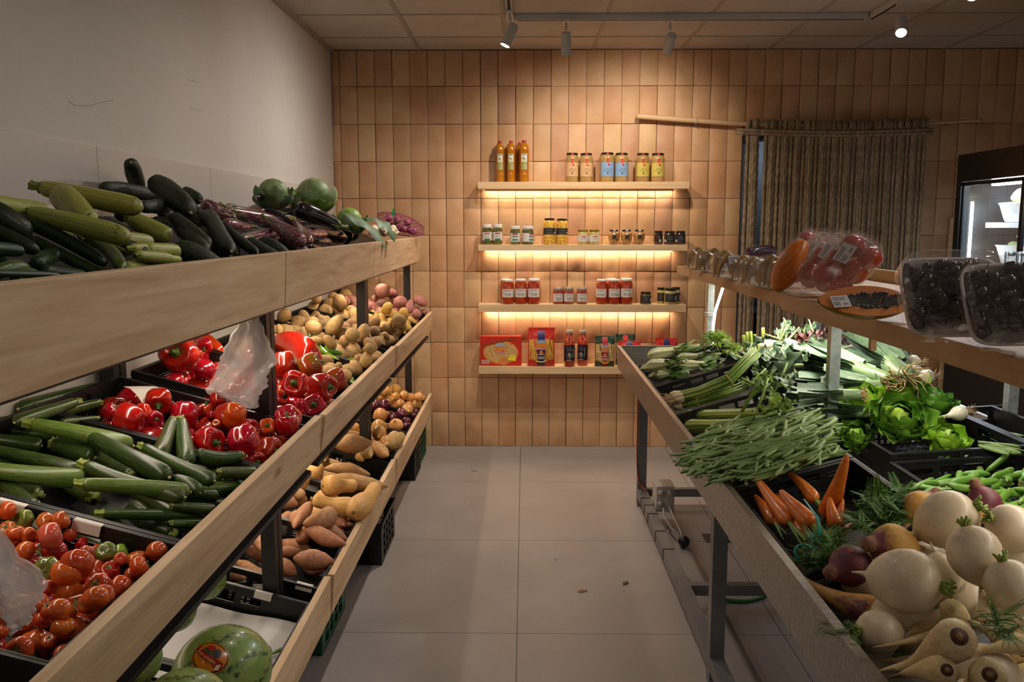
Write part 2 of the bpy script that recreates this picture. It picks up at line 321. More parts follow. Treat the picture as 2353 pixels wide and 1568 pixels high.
# ================================================================ WOOD
def wood(name, c1, c2, axis=1, knots=True):
    st = [14, 14, 14]; st[axis] = .9
    m = M(name, c1, c2, scale=2.6, rough=.62, rnd=.05, hue=.004, stretch=tuple(st), ramp=(.3, .72), detail=5, dist=.6, bump=.04)
    n, L, b = ntree(m); src = b.inputs['Base Color'].links[0].from_socket
    tc = n.new('ShaderNodeTexCoord'); mp = n.new('ShaderNodeMapping'); s2 = [7, 7, 7]; s2[axis] = 2.2; mp.inputs['Scale'].default_value = s2; L.new(tc.outputs['Object'], mp.inputs[0])
    vo = n.new('ShaderNodeTexVoronoi'); vo.inputs['Scale'].default_value = 1.0; L.new(mp.outputs[0], vo.inputs['Vector'])
    cr = n.new('ShaderNodeValToRGB'); e = cr.color_ramp.elements; e[0].position = .04; e[1].position = .11; e[0].color = (1, 1, 1, 1); e[1].color = (0, 0, 0, 1); L.new(vo.outputs['Distance'], cr.inputs[0])
    wnn = n.new('ShaderNodeMath'); wnn.operation = 'GREATER_THAN'; wnn.inputs[1].default_value = .5; sp = n.new('ShaderNodeSeparateColor'); L.new(vo.outputs['Color'], sp.inputs[0]); L.new(sp.outputs[0], wnn.inputs[0])
    mu = n.new('ShaderNodeMath'); mu.operation = 'MULTIPLY'; L.new(cr.outputs[0], mu.inputs[0]); L.new(wnn.outputs[0], mu.inputs[1])
    m2 = n.new('ShaderNodeMath'); m2.operation = 'MULTIPLY'; m2.inputs[1].default_value = .75; L.new(mu.outputs[0], m2.inputs[0])
    mx = n.new('ShaderNodeMix'); mx.data_type = 'RGBA'; L.new(m2.outputs[0], mx.inputs[0]); L.new(src, mx.inputs[6]); mx.inputs[7].default_value = lin((132, 92, 58)); L.new(mx.outputs[2], b.inputs['Base Color'])
    return m
m_pine = wood('pine_board', (182, 146, 108), (216, 186, 150)); m_pinex = wood('pine_shelf', (206, 172, 128), (224, 194, 152), 0); m_pine2 = wood('pine_plank_warm', (176, 138, 98), (196, 160, 118))
m_steel_blk = flat('black_powder_steel', (22, 21, 21), .45)
m_strip = emis('led_strip_warm', (255, 226, 184), 14); m_stripn = emis('led_strip_white', (255, 240, 220), 14)

# ================================================================ LEFT RACK (three bays)
TILT = math.radians(15); ct, st_ = math.cos(TILT), math.sin(TILT)
BAYS = [(.98, 2.64, (1.0, 2.62), (1.0, 2.735), (.96, 2.546)), (2.648, 4.275, (2.63, 4.178), (2.75, 4.195), (2.554, 4.072)), (4.285, 5.94, (4.186, 5.9), (4.202, 5.9), (4.08, 5.9))]
def tboard(yr, xt, zt, xb, zb, th, lean=0):
    """A plank on edge: top outer edge (xt, zt), bottom outer edge (xb, zb), thickness th towards the wall."""
    y0, y1 = yr; d = Vector((xb-xt, 0, zb-zt)); nrm = Vector((-(zb-zt), 0, xb-xt)).normalized()
    if nrm.x > 0: nrm = -nrm
    a = Vector((xt, 0, zt)); b = Vector((xb, 0, zb)); V = []
    for yy, k in ((y0, lean), (y1, 0)):
        for p in (a+Vector((k, 0, 0)), b, b+nrm*th, a+nrm*th+Vector((k, 0, 0))): V.append((p.x, yy, p.z))
    return MB().add(V, [(0, 1, 2, 3), (7, 6, 5, 4), (0, 4, 5, 1), (1, 5, 6, 2), (2, 6, 7, 3), (3, 7, 4, 0)])
def tier_deck(x0, z0, x1, tilt, y0, y1, th=.012):
    s = math.tan(tilt); return MB().add([(x0, y, z0-d) if k == 0 else (x1, y, z0+abs(x1-x0)*s-d) for d in (0, th) for y in (y0, y1) for k in (0, 1)], [(0, 1, 3, 2), (4, 6, 7, 5), (0, 4, 5, 1), (2, 3, 7, 6), (0, 2, 6, 4), (1, 5, 7, 3)])
TOPT = math.radians(24)
for i, (y0, y1, my, by, ty) in enumerate(BAYS):
    t = thing('produce_rack', ['black steel rack with pine front boards nearest the camera, holding tomatoes and watermelons', 'black steel rack with pine front boards between the two double posts, holding big peppers', 'black steel rack with pine front boards against the tiled wall, holding onions'][i], 'shelf rack', (0, 0, 0), 0, 'produce racks along the painted wall')
    for yy in (y0, y1-.038):
        MB().box((-.832, yy, 0), (-.788, yy+.038, 1.36)).obj('post', m_steel_blk, t)
        MB().box((-1.31, yy, 0), (-1.266, yy+.038, 1.54)).obj('post', m_steel_blk, t)
        for zf, zr in ((1.34, 1.54), (.80, .93), (.235, .365)):
            MB().add([(x, y_, z+d) for d in (0, .035) for y_ in (yy+.004, yy+.034) for x, z in ((-.79, zf), (-1.27, zr))], [(0, 1, 3, 2), (4, 6, 7, 5), (0, 4, 5, 1), (2, 3, 7, 6), (0, 2, 6, 4), (1, 5, 7, 3)]).obj('side_bar', m_steel_blk, t)
    a, b = y0+.038, y1-.038
    for x in (-.83, -1.305):
        for z in ((1.352, .815, .25) if x > -1 else (1.50, .93, .38)): MB().box((x, a, z), (x+.035, b, z+.04)).obj('rail', m_steel_blk, t)
    bevel(tboard(my, -.631, 1.014, -.640, .890, .022, .012).obj('front_board', m_pine, t), .0015)
    bevel(tboard(by, -.644, .441, -.648, .300, .022, .008).obj('front_board', m_pine, t), .0015)
    bevel(tboard(ty, -.705, 1.522, -.714, 1.360, .026, 0).obj('front_board', m_pine, t), .0015)
    MB().box((-.80, a-.03, 1.348), (-.74, b+.03, 1.359)).obj('board_bracket', m_steel_blk, t)
    tier_deck(-.742, 1.385, -1.29, TOPT, y0+.002, y1-.002).obj('deck', m_steel_blk, t)
    tier_deck(-.664, .842, -1.29, TILT, y0+.04, y1-.04).obj('deck', m_steel_blk, t)
    tier_deck(-.675, .262, -1.29, TILT, y0+.04, y1-.04).obj('deck', m_steel_blk, t)
    for z, x, pw in ((1.340, -.97, 2.1), (.80, -.97, 1.5)):
        o = MB().box((x-.008, a+.05, z-.008), (x+.008, b-.05, z)).obj('led_strip', m_strip, t)
        k = (.35, 1.0, .9)[i]
        area('strip_light', (x, (a+b)/2, z-.012), (.012, b-a-.1), pw*k*2.2, WARM if i != 0 else NEUT, (0, 0, 0), PI*.95, o)

# ================================================================ CRATES
m_crate = M('black_crate_plastic', (19, 19, 20), (24, 24, 25), scale=20, rough=.42, rnd=.2, hue=0, bump=.05); m_gcrate = M('green_crate_plastic', (18, 86, 52), (24, 98, 60), scale=12, rough=.45, rnd=.05, hue=0)
m_tagp = flat('torn_paper_label', (205, 196, 186), .8)
def slotted(mb, org, A, B, Nn, la, lb, th, holes, mi=0):
    """A panel la by lb from org along A and B, thickness th along Nn, with rectangular holes (a0, a1, b0, b1)."""
    xs = sorted({0, la, *[h[0] for h in holes], *[h[1] for h in holes]}); ys = sorted({0, lb, *[h[2] for h in holes], *[h[3] for h in holes]})
    org, A, B, Nn = map(np.array, (org, A, B, Nn)); Rm = np.stack([A, B, Nn], 1)
    for j in range(len(ys)-1):
        run = None
        for i in range(len(xs)):
            solid = i < len(xs)-1 and not any(h[0]-1e-6 <= xs[i] and xs[i+1] <= h[1]+1e-6 and h[2]-1e-6 <= ys[j] and ys[j+1] <= h[3]+1e-6 for h in holes)
            if solid and run is None: run = xs[i]
            if not solid and run is not None:
                mb.box((run, ys[j], 0), (xs[i] if i < len(xs) else la, ys[j+1], th), mi, Rm, org); run = None
def slot_rows(la, z0, z1, rows, n, w=.011, gap=.010, c=None):
    out = []; tot = n*(w+gap)-gap; a = (c if c is not None else la/2)-tot/2
    for r in range(rows):
        h = (z1-z0)/rows
        for k in range(n): out.append((round(a+k*(w+gap), 4), round(a+k*(w+gap)+w, 4), round(z0+r*h, 4), round(z0+(r+1)*h-.006, 4)))
    return out
CR = {}
def crate_mesh(D, Wd, Hh, mat, style=0):
    """Open crate, u 0..D (front to back), v 0..Wd, w -Hh..0 (rim at 0)."""
    k = (round(D, 3), round(Wd, 3), round(Hh, 3), mat.name, style)
    if k in CR: return CR[k]
    mb = MB(); th = .004
    if style == 0:
        hs = slot_rows(D, Hh*.10, Hh*.46, 2, 9, c=D/2)+slot_rows(D, Hh*.16, Hh*.42, 2, 5, c=D*.2)+slot_rows(D, Hh*.16, Hh*.42, 2, 5, c=D*.8)+[(D/2-.065, D/2+.065, Hh*.58, Hh*.84), (D/2-.15, D/2-.085, Hh*.62, Hh*.78), (D/2+.085, D/2+.15, Hh*.62, Hh*.78)]
        hw = slot_rows(Wd, Hh*.12, Hh*.48, 2, 9, c=Wd/2)+[(Wd/2-.06, Wd/2+.06, Hh*.60, Hh*.84)]
    else:
        hs = [h for c in range(1, 6) for h in slot_rows(D, Hh*.08, Hh*.88, 4, 1, w=D/8, c=D*c/6)]; hw = [h for c in range(1, 5) for h in slot_rows(Wd, Hh*.08, Hh*.88, 4, 1, w=Wd/7, c=Wd*c/5)]
    for v, nn in ((0, 1), (Wd, -1)): slotted(mb, (0, v, -Hh), (1, 0, 0), (0, 0, 1), (0, nn, 0), D, Hh, th, hs)
    for u, nn in ((0, 1), (D, -1)): slotted(mb, (u, 0, -Hh), (0, 1, 0), (0, 0, 1), (nn, 0, 0), Wd, Hh, th, hw)
    mb.box((0, 0, -Hh), (D, Wd, -Hh+.004))
    e = .006; rim = [((-e, -e), (D+e, .007)), ((-e, Wd-.007), (D+e, Wd+e)), ((-e, .007), (.007, Wd-.007)), ((D-.007, .007), (D+e, Wd-.007))]
    for (a, b), (c, d) in rim: mb.box((a, b, -.006), (c, d, 0))
    for (a, b), (c, d) in (((-e, -e), (-e+.004, Wd+e)), ((D+e-.004, -e), (D+e, Wd+e))): mb.box((a, b, -.02), (c, d, -.006))
    for u in (.0, D/2-.006, D-.012): mb.box((u, -e, -Hh), (u+.012, -.0, -.006)); mb.box((u, Wd, -Hh), (u+.012, Wd+e, -.006))
    CR[k] = mb.mesh('crate', mat, False); return CR[k]
class Bed:
    """A sloping display surface: u runs up the slope away from the aisle, v along y, w off the surface (0 at the crate rims)."""
    def __init__(s, x, z, tilt, side, base=-.05):
        c, k = math.cos(tilt), math.sin(tilt); s.o = Vector((x, 0, z)); s.U = Vector((side*c, 0, k)); s.W = Vector((-side*k, 0, c)); s.base = base; s.S = np.zeros((0, 4)); s.items = []
    def loc(s, p): d = p-s.o; return np.array((d.dot(s.U), d.y, d.dot(s.W)))
    def world(s, q): return s.o+s.U*q[0]+Vector((0, q[1], 0))+s.W*q[2]
    def hit(s, x, y, h): return hitp(x, y, s.W, s.o.dot(s.W)+h)
    def mat(s): return Matrix(((s.U.x, 0, s.W.x, 0), (0, 1, 0, 0), (s.U.z, 0, s.W.z, 0), (0, 0, 0, 1)))
    def crate(s, v0, v1, label, D=.60, Hh=.135, u0=0.006, mat=None, drop=0, paper=None, style=0, name='produce_crate', group='crates on the racks', at=None):
        o = bpy.data.objects.new(name, crate_mesh(D, v1-v0, Hh, mat or m_crate, style)); COL.objects.link(o)
        o.matrix_world = Matrix.Translation(s.world((u0, v0, -drop)))@s.mat(); tag(o, label, 'crate', group)
        for u, v in paper or ():
            q = MB().box((u, v, .0006), (u+.055, v+.012, .0016)).box((u, v-.004, -.02), (u+.055, v-.0025, .0016)).obj('paper_label', m_tagp, o)
        return o
TOP = Bed(-.735, 1.455, math.radians(27), -1, -.028)
MID = Bed(-.662, .985, TILT, -1, -.055)
LOW = Bed(-.672, .412, TILT, -1, -.055)
for v0, v1, what, pp in ((1.135, 1.596, 'filled with ribbed tomatoes', ((.15, .449), (.3, .449))), (1.612, 2.132, 'filled with dark courgettes', ()), (2.148, 2.594, 'filled with squat red peppers', ()), (2.70, 3.235, 'filled with long red peppers behind the plastic bag', ()), (3.262, 3.735, 'filled with tan potatoes beside the long green peppers', ()), (3.75, 4.222, 'filled with tan potatoes in front of the double post', ()), (4.335, 4.85, 'filled with brown potatoes, just past the double post', ()), (4.866, 5.36, 'filled with yellow potatoes', ()), (5.376, 5.885, 'filled with pink potatoes next to the tiles', ())):
    MID.crate(v0, v1, 'black plastic crate '+what, paper=pp)
for v0, v1, what, pp in ((1.13, 1.60, 'holding the watermelon nearest the camera', ()), (1.615, 2.085, 'holding watermelons under the tomatoes', ((.08, .458),)), (2.10, 2.585, 'left empty but for a white paper sheet', ((.12, .474), (.33, .474))), (2.70, 3.185, 'filled with orange sweet potatoes', ((.02, .0),)), (3.20, 3.69, 'filled with butternut squashes', ()), (3.705, 4.222, 'filled with pale sweet potatoes', ()), (4.335, 4.85, 'filled with large yellow onions', ()), (4.866, 5.36, 'filled with red onions', ()), (5.376, 5.885, 'filled with small yellow onions next to the tiles', ())):
    LOW.crate(v0, v1, 'black plastic crate '+what, paper=pp, Hh=.14)
def floor_crate(x, y, w, d, h, label, mat, style, rz=0):
    o = bpy.data.objects.new('floor_crate', crate_mesh(w, d, h, mat, style)); COL.objects.link(o); o.location = (x-w, y, h+.002); o.rotation_euler = (0, 0, rz); return tag(o, label, 'crate', 'crates on the floor under the rack')
floor_crate(-.755, 3.04, .44, .40, .235, 'green plastic crate on the floor under the sweet potatoes', m_gcrate, 1)
floor_crate(-.675, 3.91, .54, .40, .20, 'black plastic crate on the floor under the pale sweet potatoes', m_crate, 1)
floor_crate(-.69, 5.28, .54, .29, .21, 'small black crate on the floor under the red onions', m_crate, 1)
floor_crate(-.70, 5.62, .54, .36, .22, 'green crate on the floor nearest the tiled wall', m_gcrate, 1)
t = thing('crate_dolly', 'low black dolly with a caster, under the empty crate with white paper', 'dolly', (-1.0, 2.70, 0))
MB().box((-.2, 0, .10), (.19, .31, .135)).obj('platform', m_crate, t)
for x, y in ((-.15, .05), (.155, .05), (-.15, .265), (.155, .265)):
    k = MB().box((x-.022, y-.03, .06), (x-.016, y+.03, .1)).box((x+.016, y-.03, .06), (x+.022, y+.03, .1)).box((x-.022, y-.03, .095), (x+.022, y+.03, .1)).obj('caster', m_steel_blk, t)
    MB().lathe([(.001, -.014), (.036, -.014), (.04, -.009), (.04, .009), (.036, .014), (.001, .014)], 22).xf(Matrix.Translation((x, y, .041))@Matrix.Rotation(PI/2, 4, 'Y')).obj('wheel', flat('grey_rubber', (60, 58, 57), .6), k, auto=40)
# ================================================================ STEEL DISPLAY TABLE WITH A PLANK SHELF
m_steel = M('brushed_steel', (150, 146, 140), (172, 168, 162), scale=9, rough=.34, rnd=0, hue=0, metal=.85, stretch=(1, 12, 12), bump=.02)
m_legs = M('painted_steel_tube', (112, 112, 114), (124, 124, 126), scale=6, rough=.45, rnd=.03, hue=0, metal=.35)
m_galv = M('galvanised_steel', (158, 170, 170), (184, 196, 194), scale=40, rough=.4, rnd=0, hue=0, metal=.6)
T0X, T1X, T0Y, T1Y = .527, 1.66, .80, 4.86
tb = thing('display_table', 'long stainless steel table holding leafy greens, roots and a plank shelf', 'display table', (1.09, 2.8, 0))
def kid(mb, name, mats, parent, **k):
    o = mb.obj(name, mats, **k); o.parent = parent; o.matrix_parent_inverse = Matrix.Translation(-parent.location); return o
mb = MB().box((T0X, T0Y, .802), (T1X, T1Y, .808))
for lo, hi in (((T0X, T0Y, .808), (T0X+.003, T1Y, .922)), ((T1X-.003, T0Y, .808), (T1X, T1Y, .922)), ((T0X+.003, T1Y-.003, .808), (T1X-.003, T1Y, .922)), ((T0X+.003, T0Y, .808), (T1X-.003, T0Y+.003, .922))): mb.box(lo, hi)
for lo, hi in (((T0X-.002, T0Y, .918), (T0X+.016, T1Y, .926)), ((T1X-.016, T0Y, .918), (T1X, T1Y, .926)), ((T0X, T1Y-.012, .918), (T1X, T1Y+.002, .926))): mb.box(lo, hi)
kid(mb, 'tray', m_steel, tb)
for y in (.88, 2.845, 4.79):
    for x in (.648, 1.55): kid(MB().box((x, y, .0), (x+.05, y+.05, .802)), 'leg', m_legs, tb)
for x in (.648, 1.55): kid(MB().box((x, .93, .055), (x+.05, 2.845, .105)).box((x, 2.895, .055), (x+.05, 4.79, .105)), 'floor_rail', m_legs, tb)
for y in (.885, 3.46, 4.795): kid(MB().box((.698, y, .058), (1.55, y+.04, .103)), 'cross_rail', m_legs, tb)
for y in (4.80, 2.86, .92):
    kid(MB().box((1.02, y, .808), (1.023, y+.035, 1.332)).box((1.023, y, .808), (1.055, y+.003, 1.332)), 'shelf_post', m_galv, tb); kid(MB().box((1.622, y, .808), (1.625, y+.035, 1.332)).box((1.625, y, .808), (1.655, y+.003, 1.332)), 'shelf_post', m_galv, tb)
    kid(MB().box((.87, y, 1.322), (1.655, y+.03, 1.334)), 'shelf_bracket', m_galv, tb)
bevel(kid(MB().box((.855, 2.862, 1.334), (1.14, 4.87, 1.377)), 'shelf_plank', m_pine2, tb), .002); bevel(kid(MB().box((1.143, 2.862, 1.334), (1.43, 4.87, 1.377)), 'shelf_plank', m_pine2, tb), .002)
bevel(kid(MB().box((.848, .85, 1.324), (1.14, 2.858, 1.375)), 'shelf_plank', m_pine2, tb), .002); bevel(kid(MB().box((1.143, .85, 1.324), (1.43, 2.858, 1.375)), 'shelf_plank', m_pine2, tb), .002)
bevel(kid(MB().box((1.432, .85, 1.34), (1.452, 4.5, 1.425)), 'back_lip', m_pine2, tb), .002)
q_ = hity(2004, 800, 2.35); kid(MB().box((q_.x-.008, 2.34, 1.262), (q_.x+.008, 2.356, 1.324)), 'wooden_peg', m_pine2, tb)
for y0, y1, pw in ((2.95, 4.75, 3.4), (1.0, 2.75, 1.7)):
    o = kid(MB().box((1.10, y0, 1.312), (1.118, y1, 1.323)), 'led_strip', m_stripn, tb)
    area('shelf_strip_light', (1.109, (y0+y1)/2, 1.306), (.014, y1-y0), pw*3.0, (1, .93, .82), (0, math.radians(-12), 0), PI*.95)
# loose strip end tied to the post, junction box, cables
t = thing('led_cable', 'glowing white strip end tied to the far shelf post with a cable tie', 'cable', (1.06, 4.78, 1.1))
kid(MB().sweep([(1.103, 4.78, 1.322), (1.098, 4.78, 1.27), (1.075, 4.78, 1.19), (1.058, 4.783, 1.13), (1.05, 4.785, 1.05), (1.048, 4.787, .95), (1.048, 4.787, .83)], [.0085]*7, 8), 'cable', emis('glowing_cable', (255, 250, 240), 1.1), t, smooth=True)
for z in (1.118, 1.106): kid(MB().sweep([(1.037+.03*math.cos(a), 4.812+.032*math.sin(a), z) for a in np.linspace(0, 2*PI, 17)], [.0035]*17, 6), 'cable_tie', m_white, t, smooth=True)
t = thing('junction_box', 'pale grey plastic junction box strapped to the low table rail', 'junction box', (.75, 4.5, .1))
m_gpl = flat('grey_white_plastic', (178, 172, 168), .45)
bevel(kid(MB().box((.702, 4.45, .085), (.80, 4.59, .225)), 'body', m_gpl, t), .006)
for x, z in ((.727, .19), (.775, .19), (.727, .13)): kid(MB().lathe([(.001, .0), (.018, 0), (.016, .01), (.001, .012)], 14).xf(Matrix.Translation((x, 4.45, z))@Matrix.Rotation(PI/2, 4, 'X')), 'cable_entry', m_gpl, t, smooth=True)
t = thing('power_plug', 'black round plug on two white cables behind the low rail', 'plug', (.80, 4.25, .05)); m_bpl = flat('black_plastic', (26, 25, 25), .5)
kid(MB().lathe([(.001, -.03), (.016, -.03), (.026, -.02), (.028, .015), (.018, .03), (.001, .032)], 16).xf(Matrix.Translation((.80, 4.16, .032))@Matrix.Rotation(1.2, 4, 'X')), 'plug_body', m_bpl, t, smooth=True)
for k in (0, 1): kid(MB().sweep([(.74+.03*k, 4.445, .12), (.735+.05*k, 4.38, .08), (.76+.04*k, 4.28, .05), (.795+.006*k, 4.20, .032)], [.005]*4, 8), 'cable', m_gpl, t, smooth=True)
def tube(name, pts, r, mat, label, cat):
    P = np.array(pts); tt = np.linspace(0, len(P)-1, len(P)*6); Q = np.stack([np.interp(tt, range(len(P)), P[:, i]) for i in range(3)], 1)
    for _ in range(8): Q[1:-1] = (Q[:-2]+2*Q[1:-1]+Q[2:])/4
    return tag(MB().sweep(Q, [r]*len(Q), 8).obj(name, mat, smooth=True), label, cat)
tube('red_cable', [(.640, 4.793, .82), (.642, 4.789, .6), (.641, 4.786, .3), (.645, 4.784, .2), (.662, 4.77, .13), (.69, 4.72, .118)], .004, flat('red_pvc', (150, 28, 26), .4), 'thin red cable running down the far table leg', 'cable')
hz = lambda x, y, z=.008: tuple(hitz(x, y, z))
tube('green_hose', [hz(1525, 1225), hz(1540, 1270), hz(1562, 1318), hz(1600, 1352), hz(1660, 1380), hz(1715, 1384), hz(1755, 1372), hz(1780, 1352), hz(1800, 1320)], .0085, flat('green_hose_pvc', (44, 128, 52), .4), 'thin green hose curling on the floor under the steel table', 'hose')
t = thing('floor_socket', 'dark open socket box with a plug in the floor under the table', 'socket', tuple(hitz(1645, 1238, 0)))
MB().box((-.06, -.06, 0.0005), (.06, .06, .004)).obj('plate', m_bpl, t); MB().sweep([(-.0, 0, .004), (.02, .01, .05), (.05, .02, .10)], [.028, .026, .02], 10).obj('plug', m_bpl, t, smooth=True)
t = thing('cable_ties', 'row of black cable ties round the low table rail', 'cable tie', (.67, 4.4, .08))
for y in (4.62, 4.5, 4.36, 4.1, 3.86):
    kid(MB().box((.6455, y, .0525), (.7005, y+.006, .055)).box((.6455, y, .105), (.7005, y+.006, .1075)).box((.6455, y, .055), (.648, y+.006, .105)).box((.698, y, .055), (.7005, y+.006, .105)), 'tie', m_bpl, t)
for i, (x, y, c, lab) in enumerate(((1338, 1359, (168, 120, 84), 'curled brown leaf scrap on the floor between rack and table'), (1437, 1341, (96, 112, 48), 'small green leaf scrap on the floor near the table'), (1090, 1082, (190, 180, 165), 'pale papery scrap on the floor near the tiled wall'), (1277, 1288, (150, 130, 110), 'tiny brown crumb on the aisle floor'))):
    p = hitz(x, y, .002); q = (.045, .045, .04, .014)[i]
    o = MB().grid(lambda s, w: ((s-.5)*q, (w-.5)*q*.4*math.sin(PI*(.1+.8*s)), .001+.006*abs(math.sin(5*s+2*w))), 7, 4).obj('leaf_scrap', flat('scrap%d' % i, c, .8), smooth=True); o.location = p; o.rotation_euler = (0, 0, (.3, .9, -.4, 0)[i]); tag(o, lab, 'leaf scrap')

# ================================================================ WALL SHELVES AND THEIR GOODS
SHELF_Y0, SHELF_Y1 = 6.0, YB-.013
SZ = []
for i, (yt, yb) in enumerate(((418, 434), (562.5, 577), (700, 717.5), (843.5, 860))):
    zt, zb = hity(1200, yt, SHELF_Y0).z, hity(1200, yb, SHELF_Y0).z; SZ.append(zt)
    x0, x1 = hity(1098, 500, SHELF_Y0).x, hity(1582, 500, SHELF_Y0).x
    t = thing('wall_shelf', 'pale pine wall shelf carrying %s' % ('oil bottles and broth jars', 'small vegetable jars', 'tomato sauce jars', 'pasta packets and sauce bottles')[i], 'shelf', (0, 0, 0), 0, 'pine shelves on the tiled wall')
    bevel(MB().box((x0, SHELF_Y0, zb), (x1, SHELF_Y1, zt)).obj('board', m_pinex, t), .002)
    if i < 3:
        ys = 6.122; o = MB().box((x0+.045, ys-.008, zb-.008), (x1-.085, ys+.008, zb)).obj('led_strip', m_strip, t)
        area('shelf_strip_light', ((x0+x1)/2-.02, ys, zb-.011), (x1-x0-.14, .012), TRACK_W*0+STRIP_W*(1.25, .9, 1.0)[i], WARM, (math.radians(8), 0, 0), PI*.95, o)
        if i == 0:
            MB().box((x0+.045, ys-.013, zb-.010), (x1-.085, ys-.008, zb)).obj('strip_cover', m_gpl, o)
TXT = {}
def text_mesh(body, w, h, mat, wrap=None, bold=False, squeeze=True):
    """Lettering as a mesh in the x/z plane facing -y, fitted to width w and height h, optionally wrapped round radius wrap."""
    cu = bpy.data.curves.new('lettering', 'FONT'); cu.body = body; cu.align_x = 'CENTER'; cu.resolution_u = 1; cu.space_line = .95; cu.offset = .012 if bold else 0
    o = bpy.data.objects.new('tmp', cu); me = bpy.data.meshes.new_from_object(o); bpy.data.objects.remove(o); bpy.data.curves.remove(cu)
    n_ = len(me.vertices); a = np.zeros(n_*3); me.vertices.foreach_get('co', a); a = a.reshape(-1, 3)
    lo, hi = a.min(0), a.max(0); s0 = w/(hi[0]-lo[0]); s1 = h/(hi[1]-lo[1])
    x = (a[:, 0]-(lo[0]+hi[0])/2)*s0; z = (a[:, 1]-(lo[1]+hi[1])/2)*s1
    if wrap: q = np.stack([wrap*np.sin(x/wrap), -wrap*np.cos(x/wrap), z], 1)
    else: q = np.stack([x, np.zeros(n_), z], 1)
    me.vertices.foreach_set('co', q.reshape(-1)); me.materials.clear(); me.materials.append(mat); me.update(); me.name = 'lettering'; return me
def put_text(parent, body, w, h, mat, loc=(0, 0, 0), wrap=None, rot=None, bold=False):
    o = bpy.data.objects.new('lettering', text_mesh(body, w, h, mat, wrap, bold)); COL.objects.link(o); o.parent = parent; o.location = loc
    if rot: o.rotation_euler = rot
    return o
def patch(r, z0, z1, a0, a1, nseg=10):
    """Curved label hugging radius r between heights z0..z1; angle 0 faces the aisle (-y)."""
    th = np.linspace(a0, a1, nseg); mb = MB()
    mb.add([(r*math.sin(a), -r*math.cos(a), z) for z in (z0, z1) for a in th], [(i, i+1, nseg+i+1, nseg+i) for i in range(nseg-1)]); return mb
def decal(parent, r, z0, z1, a0, a1, mat, name='print'): return patch(r, z0, z1, a0, a1, 6).obj(name, mat, parent, smooth=True)
PROF = {'jar': [(.001, 0), (.88, 0), (.97, .02), (1, .06), (1, .78), (.96, .84), (.84, .90), (.80, .93), (.80, .985), (.001, .985)],
        'squat': [(.001, 0), (.9, 0), (1, .05), (1, .70), (.95, .78), (.86, .83), (.84, .98), (.001, .98)],
        'urn': [(.001, 0), (.62, 0), (.68, .04), (.9, .34), (1, .58), (.97, .70), (.84, .82), (.66, .88), (.66, .98), (.001, .98)],
        'bottle': [(.001, 0), (.92, 0), (1, .03), (1, .56), (.97, .64), (.78, .77), (.62, .83), (.60, .95), (.001, .95)],
        'oil': [(.001, 0), (.88, 0), (1, .03), (1, .20), (.94, .215), (1, .23), (1, .25), (.96, .26), (1, .28), (1, .72), (.97, .79), (.86, .86), (.64, .905), (.42, .93), (.36, .95), (.001, .95)]}
LID = {'jar': (.86, .925, 1.0), 'squat': (.9, .84, 1.0), 'urn': (.72, .88, 1.0), 'bottle': (.68, .91, 1.0), 'oil': (.42, .935, 1.0)}
def jar(kind, xl, xr, yt, shelf, Y, name, label, cat, group, body, lidm, lab=None):
    """A jar whose outline spans xl..xr in the photograph and whose lid reaches yt, standing on a wall shelf at depth Y."""
    z0 = SZ[shelf]+.0008; a, b = hity(xl, yt, Y), hity(xr, yt, Y); r = (b.x-a.x)/2; h = a.z-z0
    o = MB().lathe([(p*r, q*h) for p, q in PROF[kind]], 24).obj(name, body, auto=40); o.location = ((a.x+b.x)/2, Y, z0); tag(o, label, cat, group)
    lr, l0, l1 = LID[kind]; MB().lathe([(.001, l0*h), (lr*r, l0*h), (lr*r, (l1-.012)*h), (lr*r*.94, l1*h), (.001, l1*h)], 24).obj('lid' if kind != 'oil' else 'cap', lidm, o, auto=40)
    if lab: lab(o, r, h)
    o['rh'] = (r, h); return o
P_white = flat('label_white', (212, 206, 200), .6); P_ink = flat('ink_black', (38, 34, 34), .6); P_grey = flat('ink_grey', (120, 116, 114), .6); P_red = flat('ink_red', (186, 40, 44), .5); P_gold = flat('gold_lid', (196, 160, 84), .25, .8)
L_black = flat('black_lid', (34, 32, 32), .3); L_white = flat('white_lid', (222, 218, 216), .35); L_steel = flat('tin_lid', (176, 170, 164), .28, .7)
m_sauce = M('tomato_sauce_in_glass', (150, 40, 18), (178, 60, 24), scale=30, rough=.08, rnd=.05, hue=.004, coat=1); m_broth = M('broth_in_glass', (160, 126, 72), (176, 142, 86), scale=10, rough=.08, rnd=.08, hue=.006, coat=1)
m_oil = M('oil_in_plastic', (172, 100, 8), (196, 124, 14), scale=8, rough=.06, rnd=.06, hue=.004, coat=1); m_bean = M('beans_in_glass', (196, 142, 34), (232, 190, 82), scale=90, rough=.1, rnd=.03, hue=0, coat=1, detail=1, ramp=(.44, .56))
m_green = M('greens_in_brine', (70, 66, 30), (108, 104, 52), scale=70, rough=.1, rnd=.06, hue=.01, coat=1, ramp=(.42, .58)); m_pale = M('pale_veg_in_brine', (168, 152, 78), (206, 192, 130), scale=60, rough=.1, rnd=.05, hue=0, coat=1)
m_amber = M('mushrooms_in_oil', (138, 88, 40), (192, 146, 88), scale=55, rough=.08, rnd=.06, hue=0, coat=1); m_darkjam = M('dark_preserve', (56, 26, 12), (92, 44, 16), scale=20, rough=.08, rnd=.1, hue=0, coat=1)
